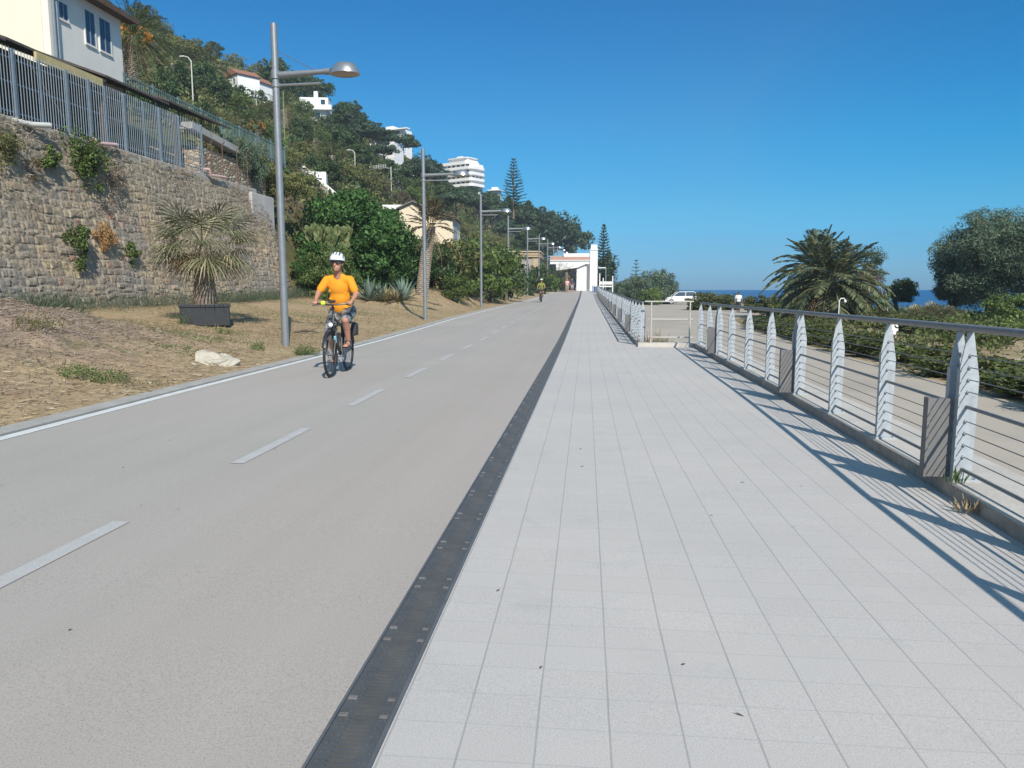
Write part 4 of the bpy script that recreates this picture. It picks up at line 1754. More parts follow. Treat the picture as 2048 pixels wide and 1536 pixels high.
def palm_trunk(H, r0, r1, lean=(0, 0), rings=22, name='trunk', scales=True):
    rings = max(rings, int(H / .1))
    b = MB()
    pts = []
    rad = []
    for i in range(rings * 2 + 1):
        t_ = i / (rings * 2)
        pts.append((lean[0] * t_ ** 1.3, lean[1] * t_ ** 1.3, -.3 + (H + .3) * t_))
        r_ = r0 + (r1 - r0) * t_
        rad.append(r_ * ((1.03 if i % 2 else .97) if scales else 1 + .05 * math.sin(i * 1.9)))
    b.tube(pts, rad, 14)
    rg = random.Random(int(H * 100))
    for i in range(rings if scales else 0):
        for k in range(9):
            t_ = (i + .5) / rings
            a = 2 * math.pi * (k + .5 * (i % 2)) / 9
            r_ = (r0 + (r1 - r0) * t_)
            c = Vector((lean[0] * t_ ** 1.3 + math.cos(a) * r_, lean[1] * t_ ** 1.3 + math.sin(a) * r_, -.3 + (H + .3) * t_))
            b.obox(c, (.04 * r_ / .3, .17 * r_ / .3, .10 * r_ / .3), Euler((rg.uniform(-.25, .25), R(-20 + rg.uniform(-8, 8)), a)).to_matrix())
    me = b.mesh(name, 30)
    me.materials.append(M['palmbark'])
    return me


def palm(label, loc, H, L, n=46, lo=-30, hi=78, droop=.75, seed=1, r=.3, lean=(0, 0), m=None, dead=14, rz=0, group=None, nl=26, lw=.035, fruit=False):
    t_ = thing('date_palm', label, 'palm tree', loc, rz, group)
    o = meshobj('trunk', palm_trunk(H, r * 1.1, r * .95, lean), t_)
    top = Vector((lean[0], lean[1], H))
    o = meshobj('crown', frond_mesh('crown', m or M['lf_palm'], n, L, lo, hi, droop, seed, nl, lw, r0=r * .5, zsp=.3), t_)
    o.location = top
    if dead:
        o = meshobj('dead_fronds', frond_mesh('dead_fronds', M['lf_palmdry'], dead, L * .8, -72, -30, .6, seed + 5, 16, .04, r0=r * .7), t_)
        o.location = top + Vector((0, 0, -.1))
    if fruit:
        rg = random.Random(seed)
        b = MB()
        for k in range(9):
            a = rg.uniform(0, 6.28)
            d = Vector((math.cos(a), math.sin(a), 0))
            b.tube([d * .1, d * .45 + Vector((0, 0, .45)), d * .75 + Vector((0, 0, .25))], .03, 5)
            for q in range(10):
                c = d * .75 + Vector((rg.uniform(-.15, .15), rg.uniform(-.15, .15), .2 - rg.random() * .45))
                b.ell(c, (.05, .05, .09), 5, 4)
        o = b.build('fruit_stalks', mat('orange_fruit_stalk', (.55, .24, .04), .7, .2, 9), t_)
        o.location = top
    return t_


def fan_leaves(name, m, n, pet, rad, lo, hi, seed, blades=22, bw=.026):
    rg = random.Random(seed)
    V = []
    Fq = []
    for i in range(n):
        t_ = (i + .5) / n
        az = i * 2.39996 + rg.uniform(-.25, .25)
        lift = R(lo + (hi - lo) * t_ + rg.uniform(-8, 8))
        d = Vector((math.cos(az) * math.cos(lift), math.sin(az) * math.cos(lift), math.sin(lift)))
        s = Vector((-math.sin(az), math.cos(az), 0))
        nrm = d.cross(s)
        p = d * pet * rg.uniform(.8, 1.15)
        n0 = len(V)
        V += [s * -.015, s * .015, p + s * .01, p - s * .01]
        Fq.append((n0, n0 + 1, n0 + 2, n0 + 3))
        rr = rad * rg.uniform(.85, 1.1)
        for k in range(blades):
            a = R(-115 + 230 * (k + .5) / blades)
            bd = (d * math.cos(a) + s * math.sin(a)).normalized()
            l_ = rr * (1 - .22 * abs(math.sin(a / 2)))
            sag = -.16 * l_ - (.5 * l_ * (1 - t_) * .8 if lo < -20 else .12 * l_) * rg.uniform(.6, 1.3)
            wv = bd.cross(nrm).normalized() * (bw * rr / .6)
            m1 = p + bd * l_ * .55 + Vector((0, 0, sag * .25)) + nrm * .02 * (1 if k % 2 else -1)
            e = p + bd * l_ + Vector((0, 0, sag))
            n0 = len(V)
            V += [p, m1 - wv, e, m1 + wv]
            Fq.append((n0, n0 + 1, n0 + 2, n0 + 3))
    me = bpy.data.meshes.new(name)
    me.from_pydata([tuple(v) for v in V], [], Fq)
    me.materials.append(m)
    return me


def agave_mesh(name, m, n, L, seed, w=.09, lo=12, hi=84):
    rg = random.Random(seed)
    V = []
    Fq = []
    for i in range(n):
        t_ = (i + .5) / n
        az = i * 2.39996 + rg.uniform(-.15, .15)
        lift = R(lo + (hi - lo) * t_ + rg.uniform(-6, 6))
        d = Vector((math.cos(az), math.sin(az), 0))
        s = Vector((-math.sin(az), math.cos(az), 0))
        l_ = L * rg.uniform(.8, 1.1)
        bend = rg.uniform(-.25, .4) * (1 - t_)
        pr = None
        for j in range(5):
            q = j / 4
            p = d * (.05 + l_ * q * math.cos(lift + bend * q)) + Vector((0, 0, l_ * q * math.sin(lift) - bend * l_ * q * q * .4))
            ww = w * (.75 + .6 * q - 1.32 * q * q) if j < 4 else .004
            n0 = len(V)
            V += [p - s * ww + Vector((0, 0, ww * .5)), p, p + s * ww + Vector((0, 0, ww * .5))]
            if j: Fq += [(n0 - 3, n0 - 2, n0 + 1, n0), (n0 - 2, n0 - 1, n0 + 2, n0 + 1)]
    me = bpy.data.meshes.new(name)
    me.from_pydata([tuple(v) for v in V], [], Fq)
    me.materials.append(m)
    return me


def norfolk(label, loc, H, rad, seed, m, rz=0, tiers=17):
    rg = random.Random(seed)
    rgn = np.random.default_rng(seed)
    t_ = thing('norfolk_pine', label, 'conifer', loc, rz)
    b = MB()
    b.tube([(0, 0, -.5), (0, 0, H * .5), (0, 0, H)], [H * .022, H * .014, .02], 8)
    b.build('trunk', M['bark'], t_, smooth=50)
    P_ = []
    N = []
    Tn = []
    for i in range(tiers):
        t0 = (i + .3) / tiers
        z = H * (.12 + .88 * t0)
        r_ = rad * (1 - t0) ** .8 * rg.uniform(.88, 1.08) + .12
        nb = 6 if i < tiers - 4 else 5
        a0 = rg.uniform(0, 6.28)
        for k in range(nb):
            a = a0 + 2 * math.pi * k / nb + rg.uniform(-.15, .15)
            ns = max(8, int(r_ * 16))
            for j in range(ns):
                q = (j + .5) / ns
                if q < .12: continue
                c = Vector((math.cos(a) * r_ * q, math.sin(a) * r_ * q, z + H * .012 * (-1.2 * q + 3.2 * q * q)))
                for s_ in range(3):
                    P_.append(c + Vector((rg.uniform(-.14, .14), rg.uniform(-.14, .14), rg.uniform(-.03, .16))) * (H / 14))
                    N.append((rg.uniform(-.6, .6), rg.uniform(-.6, .6), rg.uniform(.2, 1)))
                    Tn.append((math.cos(a), math.sin(a), .3))
    P_ = np.array(P_)
    n = len(P_)
    Vv, Fq = leafquads(P_, unit(np.array(N)), .38 * H / 14, .14 * H / 14, np.array(Tn) + .5 * rgn.normal(size=(n, 3)), rgn)
    npmesh('crown', Vv, Fq, m, t_)
    return t_


# ================================================================ VERGE PLANTS
# potted fan palm
pp = PD(413, 657, 19.4)
pz = Vs(pp.x, pp.y) - .03
pot = thing('planter', 'square black planter box holding the shaggy fan palm on the dry grass', 'planter', (pp.x, pp.y, pz), R(26))
b = MB()
wd = .585
b.box((-wd, -wd, 0), (wd, wd, .50))
b.build('box', M['blackplastic'], pot, bevel=.02)
b = MB()
for x0_, y0_, x1_, y1_ in ((-wd - .025, -wd - .025, wd + .025, -wd + .035), (-wd - .025, wd - .035, wd + .025, wd + .025), (-wd - .025, -wd + .035, -wd + .035, wd - .035), (wd - .035, -wd + .035, wd + .025, wd - .035)):
    b.box((x0_, y0_, .47), (x1_, y1_, .545))
b.build('rim', M['blackplastic'], pot, bevel=.008)
b = MB()
b.box((-wd + .036, -wd + .036, .46), (wd - .036, wd - .036, .525))
b.build('soil', M['earth'], pot)
fp = thing('fan_palm', 'shaggy half dry fan palm with a thick trunk growing in the black planter', 'palm tree', (pp.x, pp.y, pz + .5), .4)
_tm = palm_trunk(1.6, .33, .17, (0.02, 0), 13, scales=False)
_tm.materials[0] = mat('fibrous_palm_trunk', (.19, .15, .115), .95, .55, 9, bump=1., bscale=30, c2=(.33, .28, .22))
meshobj('trunk', _tm, fp)
o = meshobj('crown', fan_leaves('crown', M['lf_fan'], 34, .84, .86, -22, 50, 3, 26, .013), fp)
o.location = (0, 0, 1.56)
o = meshobj('dead_leaves', fan_leaves('dead_leaves', M['lf_palmdry'], 15, .62, .66, -42, -14, 8, 22, .014), fp)
o.location = (0, 0, 1.52)
# weeds in the pot
def tuft(label, loc, n, r, h, m, cat='weed', name='weed_tuft', seed=1, lw=.02, group=None, thin=False):
    rg = np.random.default_rng(seed)
    a = rg.uniform(0, 6.28, n)
    q = r * np.sqrt(rg.random(n))
    C = np.stack([q * np.cos(a), q * np.sin(a), np.zeros(n)], 1)
    hh = h * rg.uniform(.4, 1.1, n) * (1 - .5 * q / max(r, 1e-6))
    T = np.stack([np.cos(a) * .5 * q / r + rg.normal(0, .25, n), np.sin(a) * .5 * q / r + rg.normal(0, .25, n), np.ones(n)], 1)
    T = unit(T)
    C = C + T * (hh / 2)[:, None]
    if thin:
        N = unit(np.cross(T, rg.normal(size=(n, 3))))
        Vv, Fq = leafquads(C, N, hh, lw, T, rg)
    else:
        k = np.repeat(np.arange(n), 5)
        P_ = C[k] + T[k] * (hh[k] * rg.uniform(-.5, .6, n * 5))[:, None] + rg.normal(0, .03, (n * 5, 3))
        N = unit(rg.normal(size=(n * 5, 3)) + np.array([0, 0, .6]))
        Vv, Fq = leafquads(P_, N, lw * 3, lw * 1.5, None, rg)
    o = npmesh(name, Vv, Fq, m)
    o.location = loc
    return tag(o, label, cat, group)


M['lf_weed'] = leafmat('green_weed', (.05, .085, .02), (.105, .155, .045), (.19, .235, .085))
M['lf_bluegrass'] = leafmat('blue_green_grass', (.045, .075, .045), (.09, .135, .085), (.16, .20, .13), dry=(.3, .26, .14), dryamt=.12)
M['lf_straw'] = leafmat('dry_straw', (.19, .14, .085), (.33, .255, .16), (.52, .43, .29), rough=.8, trans=.1)
M['lf_litter'] = leafmat('grey_brown_litter', (.16, .125, .095), (.25, .2, .155), (.38, .32, .25), rough=.9, trans=.05)


def G2(px, py):
    """pixel -> verge surface"""
    r = ray(px, py)
    d = 3.
    while d < 120:
        x, y, z = r[0] * d, r[1] * d, CH + r[2] * d
        zz = Vs(x, y) if x < xl(y) - .28 else zp(y)
        if z < zz: return Vector((x, y, zz))
        d *= 1.004
    return Vector((x, y, zz))


for k, (px, py, n, r, h, m, lb) in enumerate([
    (612, 712, 200, .22, .28, 'lf_weed', 'bright green weed tuft by the kerb at the foot of the nearest lamp post'),
    (152, 752, 90, .2, .22, 'lf_weed', 'green weed tuft low on the mound near the path, the left one of two'),
    (215, 764, 110, .22, .2, 'lf_weed', 'green weed tuft nearest the kerb below the mound'),
    (80, 655, 130, .30, .3, 'lf_olive', 'yellow green weed on top of the dirt mound'),
    (515, 700, 70, .14, .25, 'lf_weed', 'small weed sprig between the rocks and the nearest lamp post'),
    (448, 668, 50, .14, .2, 'lf_weed', 'small green weed at the foot of the black planter'),
    (365, 650, 60, .1, .45, 'lf_weed', 'tall thin weed against the left side of the black planter'),
    (985, 606, 130, .5, .3, 'lf_olive', 'dry green tuft by the kerb beyond the third lamp')]):
    p = G2(px, py)
    tuft(lb, p, n, r, h, M[m], seed=40 + k, lw=.012)

# rocks
def rock(label, loc, sz, seed, m, rz=0):
    rg = np.random.default_rng(seed)
    b = MB()
    b.ell((0, 0, sz[2] * .7), sz, 18, 12)
    v = np.array(b.v)
    planes = unit(rg.normal(size=(26, 3)))
    for q in planes:
        d = (v / np.array(sz)) @ q
        lim = rg.uniform(.5, .82)
        over = np.maximum(d - lim, 0)
        v = v - (over[:, None] * q) * np.array(sz) * .97
    v += .022 * rg.normal(size=v.shape) * max(sz)
    b.v = [tuple(x) for x in v]
    o = b.build('rock', m)
    o.location = loc
    o.rotation_euler = (0, 0, rz)
    return tag(o, label, 'rock')


M['rock'] = mat('pale_limestone', (.46, .42, .34), .92, .3, 5, bump=.8, bscale=18, c2=(.56, .53, .45))
p = G2(415, 728)
rock('pale whitish boulder beside the kerb, the left one of a touching pair', p - Vector((0, 0, .08)), (.34, .28, .33), 5, M['rock'], .3)
p = G2(447, 729)
rock('pale whitish boulder with a dark underside, the right one of a touching pair', p - Vector((0, 0, .03)), (.36, .26, .27), 9, M['rock'], 1.2)
p = G2(303, 768)
rock('small pale stone at the kerb left of the boulders', p - Vector((0, 0, .03)), (.09, .07, .06), 11, M['rock'])
p = G2(388, 728)
rock('tiny pale stone left of the boulder pair', p - Vector((0, 0, .02)), (.07, .06, .05), 12, M['rock'])

# litter, dry grass, weeds: nobody could count them
def scatter(name, label, m, n, xr_, yr_, dens, Lr, Wd, upr, seed, flat=0):
    rg = np.random.default_rng(seed)
    y = yr_[0] + (yr_[1] - yr_[0]) * rg.random(n * 3) ** 1.5
    t_ = xr_[0] + (xr_[1] - xr_[0]) * rg.random(n * 3)
    x = xln(y) - .29 - t_
    keep = dens(x, y, t_) > rg.random(n * 3)
    x, y = x[keep][:n], y[keep][:n]
    n = len(x)
    L = Lr * rg.uniform(.5, 1.5, n)
    T = rg.normal(size=(n, 3))
    T[:, 2] = np.abs(T[:, 2]) * upr
    T = unit(T)
    C = np.stack([x, y, V(x, y) + .008], 1) + T * (L / 2)[:, None] * (1 if upr > .4 else .5)
    C[:, 2] += np.where(upr > .4, 0, .006)
    N = unit(np.cross(T, rg.normal(size=(n, 3))))
    if flat:
        N = unit(N + np.array([0, 0, 1.5]))
    Vv, Fq = leafquads(C, N, L, Wd * rg.uniform(.6, 1.4, n), T, rg)
    return tag(npmesh(name, Vv, Fq, m), label, kind='stuff')


def mnd(x, y): return np.exp(-(((x + 9.0) / 2.6) ** 2 + ((y - 10) / 4.6) ** 2))


scatter('straw_litter', 'straw coloured dry stalks lying over the verge near the path', M['lf_straw'], 13000, (.02, 5.2), (4, 26), lambda x, y, t: .55 * (1 - .6 * mnd(x, y)) * (vnoise(x, y, 1.2, 8) > -.25), .13, .010, .16, 1, 1)
scatter('plant_litter', 'grey brown shredded plant litter over the dirt mound', M['lf_litter'], 24000, (.1, 7), (4, 20), lambda x, y, t: mnd(x, y), .09, .011, .35, 2, 1)
scatter('dry_grass', 'short dry olive grass on the flat part of the verge', leafmat('short_dry_grass', (.13, .12, .05), (.235, .2, .10), (.36, .3, .18)), 18000, (.05, 8.5), (9, 46), lambda x, y, t: (1 - mnd(x, y)) * .6 * (vnoise(x, y, .9, 9) > -.1), .085, .010, 1.6, 3)
scatter('wall_foot_grass', 'blue green tall grass growing along the foot of the stone wall', M['lf_bluegrass'], 16000, (6.7, 8.4), (13, 38), lambda x, y, t: (.25 + .75 * (vnoise(x, y, .8, 10) > -.05)) * smooth(6.7, 7.5, t), .42, .011, 2.6, 4)
scatter('green_patches', 'patches of low green weeds scattered in the dry grass', M['lf_weed'], 9000, (.1, 8), (12, 48), lambda x, y, t: (vnoise(x, y, 1.5, 14) > .28) * .9, .06, .02, 1., 6)
# twigs and branch lying on the verge
for k, (pa, pb_, pc, lb) in enumerate([((855, 606), (868, 610), (885, 613), 'dark dry branch lying on the verge behind the second lamp'), ((770, 612), (785, 606), (800, 602), 'thin dry stick on the verge right of the cyclist'),
                                       ((588, 667), (612, 667), (640, 668), 'dark palm debris lying on the dry grass behind the nearest lamp')]):
    A, B_, C_ = [G2(*q) + Vector((0, 0, .03)) for q in (pa, pb_, pc)]
    b = MB(A)
    b.tube([A, B_ + Vector((0, 0, .05)), C_], [.03, .035, .01], 6)
    b.tube([B_, B_ + (C_ - A).normalized() * .3 + Vector((.1, .2, .12))], [.02, .006], 5)
    o = b.build('branch', M['bark'])
    o.location = A
    tag(o, lb, 'branch')

# plants rooted in the wall face
def wallplant(px, py, r, m, lb, nb, per, L, W, seed, sq=(1, 1, 1)):
    y = atX(px, py, -13.85).y
    p = atX(px, py, -13.45 - .165 * (atX(px, py, -13.85).z - .7) + .12)
    t_ = thing('wall_shrub', lb, 'shrub', p, 0, 'shrubs growing out of the stone wall')
    meshobj('foliage', crown_mesh('foliage', m, (r * .62 * sq[0], r * sq[1], r * sq[2]), nb, per, L, W, seed, .36, .15), t_)
    b = MB()
    b.tube([(-.25, 0, -r * .5), (0, 0, -r * .1), (.1, .05, r * .3)], [.03, .02, .008], 5)
    b.build('stem', M['bark'], t_)


wallplant(170, 325, .78, M['lf_mid'], 'largest green shrub growing out of the upper wall below the bar fence', 46, 60, .11, .05, 61, (1.1, .95, 1.15))
wallplant(102, 322, .36, M['lf_mid'], 'small green shrub on the upper wall left of the largest wall shrub', 18, 50, .09, .045, 62)
wallplant(8, 300, .5, M['lf_olive'], 'dull shrub on the upper wall at the left picture edge', 20, 50, .09, .03, 63)
wallplant(155, 495, .48, M['lf_mid'], 'green shrub low on the wall, left of the orange dry tuft', 24, 55, .09, .045, 64, (1, .8, 1.25))
wallplant(263, 505, .33, M['lf_mid'], 'green shrub low on the wall, right of the orange dry tuft', 18, 50, .08, .04, 65, (1, .8, 1.2))
wallplant(210, 472, .42, leafmat('orange_dry_leaf', (.20, .11, .04), (.36, .21, .085), (.5, .33, .16)), 'round orange brown dry tuft hanging low on the wall between two green shrubs', 26, 70, .09, .02, 66)
wallplant(235, 345, .5, M['lf_litter'], 'brown dry shrub on the upper wall right of the largest wall shrub', 18, 55, .1, .02, 67)
wallplant(62, 335, .3, M['lf_brown'], 'small brown dry tuft on the upper wall at left', 10, 40, .08, .02, 68)
# dry growth over the upper wall: stuff
rg = np.random.default_rng(77)
n = 9000
yv = rg.uniform(8, 37, n)
vv = 1 - .45 * rg.random(n) ** 1.6
kp = (vnoise(yv, vv * 6, 1.1, 41) + .6 * vv - .35) > rg.uniform(-.2, .5, n)
yv, vv = yv[kp], vv[kp]
Xw, Yw, Zw = wall_pos(yv, vv)
C = np.stack([Xw + .05, Yw, Zw], 1)
T = unit(rg.normal(size=C.shape) * .7 + np.array([.7, 0, .15]))
N = unit(np.cross(T, rg.normal(size=C.shape)))
Vv, Fq = leafquads(C + T * .06, N, .16, .018, T, rg)
tag(npmesh('wall_growth', Vv, Fq, M['lf_litter']), 'dry grass and twigs sprouting from the joints of the upper stone wall', kind='stuff')

# agaves by the verge
AG = agave_mesh('leaves', M['lf_agave'], 30, 1.05, 3, .085)
AGD = agave_mesh('leaves', M['lf_agdry'], 30, .95, 5, .07, -12, 75)
for k, (px, py, sc, me, lb) in enumerate([
    (738, 603, 1.0, AG, 'blue green agave rosette just right of the cyclist'), (772, 604, .85, AGD, 'half dried agave between two blue green ones'),
    (762, 602, .75, AG, 'smaller green agave in the middle of the agave row'), (792, 603, .8, AGD, 'brown dried agave in the right half of the agave row'),
    (806, 601, 1.0, AG, 'blue green agave at the right end of the row'), (640, 592, 1.05, AGD, 'yellowish agave at the foot of the wall end, left of the cyclist'),
    (662, 592, .9, AG, 'green agave partly hidden behind the cyclist')]):
    p = G2(px, py)
    t_ = thing('agave', lb, 'agave', p, k * 1.1, 'agaves along the verge')
    o = meshobj('leaves', me, t_)
    o.scale = (sc * 1.15,) * 3
# leaning dry palm behind the second lamp
p = PD(843, 577, 40)
p.z = Vs(p.x, p.y) - .1
o = palm('leaning palm with a patterned pale trunk and dry yellow fronds behind the second street lamp', p, 3.7, 1.8, 32, 5, 86, .5, 12, .28, (.5, .1), M['lf_palmdry'], 12, nl=34, lw=.085)
# ================================================================ HILLSIDE
UF = [(0, 14.3), (36, 14.4), (45, 12.6), (60, 11.6), (80, 10.6), (100, 9.5), (120, 8.5), (140, 7), (165, 4), (200, 0), (300, -6)]


def HZ(x, y):
    x = np.asarray(x, float)
    y = np.asarray(y, float)
    u = -x
    A = 5.45 + 1.05 * np.clip(u - 18.2, 0, 2.6) + .40 * np.clip(u - 20.8, 0, None)
    uf = np.interp(y, [p[0] for p in UF], [p[1] for p in UF])
    zb = np.interp(y, [30, 45, 60, 100, 140, 300], [1.9, 1.7, 1.4, 1.3, 1.6, 1.6])
    s = np.interp(y, [30, 60, 90, 130, 250], [.49, .56, .66, .76, .76])
    d = u - uf
    B = zb + np.interp(y, [35, 45, 60, 120], [1.6, 1.1, .8, .75]) * np.clip(d, 0, 4.2) + s * np.clip(d - 4.2, 0, None)
    B = np.where(d < 0, zb + .5 * d, B)
    w_ = smooth(32.5, 38.5, y)
    z = (1 - w_) * A + w_ * B
    z = np.where(z > 34, 34 + (z - 34) * .62, z)
    fall = smooth(190, 260, y)
    z = z * (1 - .75 * fall)
    z = z + (.5 * vnoise(x, y, .12, 51) + .25 * vnoise(x, y, .4, 52)) * smooth(2, 10, d)
    return z


def hz(x, y):
    if (y < 37.5 and x > -14.5) or x > -float(np.interp(y, [p[0] for p in UF], [p[1] for p in UF])) + 1.:
        return Vs(x, y) if x < xl(y) - .3 else -9.
    return float(HZ(x, y))


def HH(px, py, d0=24.):
    """pixel -> point on the hillside"""
    r = ray(px, py)
    d = d0
    while d < 330:
        x, y, z = r[0] * d, r[1] * d, CH + r[2] * d
        if z < hz(x, y): return Vector((x, y, hz(x, y)))
        d += .25
    best = min((CH + r[2] * d - hz(r[0] * d, r[1] * d), d) for d in np.arange(40, 190, 2.))
    p = PD(px, py, best[1])
    p.z = hz(p.x, p.y)
    return p


def dep(p): return (Vector(p) - Vector((0, 0, CH))).dot(Vector(FW))


t = NT('hill_earth')
n1 = t.noise(.12, 5, .65)
col = t.ramp(n1, [(.36, (.055, .065, .025)), (.5, (.09, .085, .035)), (.64, (.19, .15, .09))])
col = t.mix(1., col, t.ramp(t.noise(2.2, 5, .7), [(.3, (.6, .6, .6)), (.7, (1.25, 1.25, 1.2))]), 'MULTIPLY')
t.base(col)
t.set(rough=.97, spec=.1)
M['hillearth'] = t.m
us = np.concatenate([np.arange(-14, 14, 1.), [14.3], np.arange(14.8, 30, .7), np.arange(30, 80, 1.5), np.arange(80, 170, 4)])
ysh = np.concatenate([np.arange(-20, 30, 2.5), np.arange(30, 60, .8), np.arange(60, 160, 2), np.arange(160, 300, 5)])
Yg, Ug = np.meshgrid(ysh, us, indexing='ij')
Zg = HZ(-Ug, Yg)
ufg = np.interp(Yg, [p[0] for p in UF], [p[1] for p in UF])
Zg = np.where(Ug < ufg - .4, np.minimum(Zg, -.9), Zg)
Zg = np.where((Ug < 14.9) & (Yg < 35), -1., Zg)
nv, nu = Ug.shape
idx = np.arange(nv * nu).reshape(nv, nu)
Fq = np.stack([idx[:-1, :-1], idx[:-1, 1:], idx[1:, 1:], idx[1:, :-1]], -1).reshape(-1, 4)
tag(npmesh('hill_terrain', np.stack([-Ug, Yg, Zg], -1).reshape(-1, 3), Fq[:, ::-1], M['hillearth'], smooth=True), 'steep green hillside above the promenade', kind='structure')

# undergrowth: one mass of leaf clumps over the slope
def undergrowth(name, label, m, n, per, yr_, ur_, rad, L, W, seed, dens=None):
    rg = np.random.default_rng(seed)
    y = yr_[0] + (yr_[1] - yr_[0]) * rg.random(n)
    u = ur_[0] + (ur_[1] - ur_[0]) * rg.random(n) ** 1.25
    x = -u
    uf = np.interp(y, [p[0] for p in UF], [p[1] for p in UF])
    keep = (u > uf + .6) & ~((y < 36) & (u < 20.5)) & ~((y > 20) & (y < 32) & (u < 28.5))
    if dens is not None: keep &= dens(x, y) > rg.random(n)
    x, y = x[keep], y[keep]
    n = len(x)
    z = HZ(x, y)
    rr = rad * rg.uniform(.5, 1.3, n)
    k = np.repeat(np.arange(n), per)
    dd = rg.normal(size=(n * per, 3))
    dd[:, 2] = np.abs(dd[:, 2]) * .9
    dd = unit(dd)
    P_ = np.stack([x, y, z], 1)[k] + dd * rr[k][:, None] * rg.uniform(.6, 1.05, (n * per, 1))
    N = unit(dd + .7 * rg.normal(size=dd.shape))
    sc = rg.uniform(.6, 1.4, n * per)
    Vv, Fq = leafquads(P_, N, L * sc, W * sc, None, rg)
    return tag(npmesh(name, Vv, Fq, m), label, kind='stuff')


undergrowth('hillside_scrub', 'mass of olive green scrub covering the slope', M['lf_olive'], 2600, 26, (34, 170), (9, 75), 1.15, .40, .18, 101)
undergrowth('hillside_scrub', 'darker evergreen undergrowth between the trees on the slope', M['lf_dark'], 2200, 26, (36, 250), (6, 90), 1.5, .5, .24, 102)
undergrowth('hillside_scrub', 'low dry brown brush on the nearer slope above the wall', M['lf_brown'], 420, 24, (36, 80), (12, 40), .7, .3, .07, 103)

# ------------------------------------------------ tree kinds
KIND = {}


def kind(k, name, cat, crown, trunk, H):
    KIND[k] = dict(name=name, cat=cat, crown=crown, trunk=trunk, H=H, n=0)


# meshes normalised to a 1 m tall tree
def norm_tree(k, name, cat, m, R3, cz, nb, per, L, W, seed, th, tr, flat=.0, blob=.34, limbs=4, spread=.2, inner=.35, up=.25):
    c = crown_mesh(name + '_crown', m, R3, nb, per, L, W, seed, blob, inner, flat, up)
    for v in c.vertices: v.co.z += cz
    tm = trunk_mesh(th, tr, tr * .55, seed, limbs, spread, .06, .55)
    kind(k, name, cat, c, tm, 1.)


norm_tree('pineA', 'umbrella_pine', 'pine tree', M['lf_pine'], (.52, .52, .25), .76, 46, 60, .075, .032, 201, .78, .035, flat=.55, blob=.30, spread=.32)
norm_tree('pineB', 'umbrella_pine', 'pine tree', M['lf_pine'], (.46, .46, .33), .68, 44, 62, .075, .032, 202, .7, .035, flat=.3, blob=.30, spread=.3)
norm_tree('bushA', 'evergreen_bush', 'bush', M['lf_dark'], (.58, .58, .50), .48, 40, 70, .085, .045, 203, .5, .04, blob=.33)
norm_tree('bushB', 'green_bush', 'bush', M['lf_mid'], (.62, .62, .50), .46, 40, 70, .085, .042, 204, .5, .04, blob=.33)
norm_tree('bushC', 'olive_bush', 'bush', M['lf_olive'], (.66, .66, .48), .45, 38, 70, .085, .035, 205, .5, .035, blob=.34)
norm_tree('bushD', 'purple_bush', 'bush', M['lf_purple'], (.8, .7, .46), .42, 34, 60, .08, .03, 206, .4, .03, blob=.3)
norm_tree('oak', 'holm_oak', 'tree', M['lf_dark'], (.46, .46, .40), .62, 48, 70, .07, .035, 207, .62, .04, blob=.31, spread=.25)
norm_tree('cyp', 'cypress', 'cypress', M['lf_pine'], (.15, .15, .5), .5, 36, 60, .05, .02, 208, .5, .03, blob=.34, limbs=0)
norm_tree('grey', 'grey_shrub', 'bush', M['lf_grey'], (.6, .6, .48), .46, 54, 110, .06, .026, 209, .5, .03, blob=.32)


def plant(k, p, H, label, group=None, rz=None, wide=1.):
    K = KIND[k]
    t_ = thing(K['name'], label, K['cat'], p, random.uniform(0, 6.28) if rz is None else rz, group)
    t_.scale = (H * wide, H * wide, H)
    meshobj('crown', K['crown'], t_)
    meshobj('trunk', K['trunk'], t_)
    return t_


def at_hill(px, py_base, dmin=24.):
    p = HH(px, py_base, dmin)
    return p


# hillside houses first, so that labels can name them
def block(b, c, w_, d_, h_, rot):
    m = Euler((0, 0, rot)).to_matrix()
    b.obox(Vector(c) + Vector((0, 0, h_ / 2)), (w_, d_, h_), m)


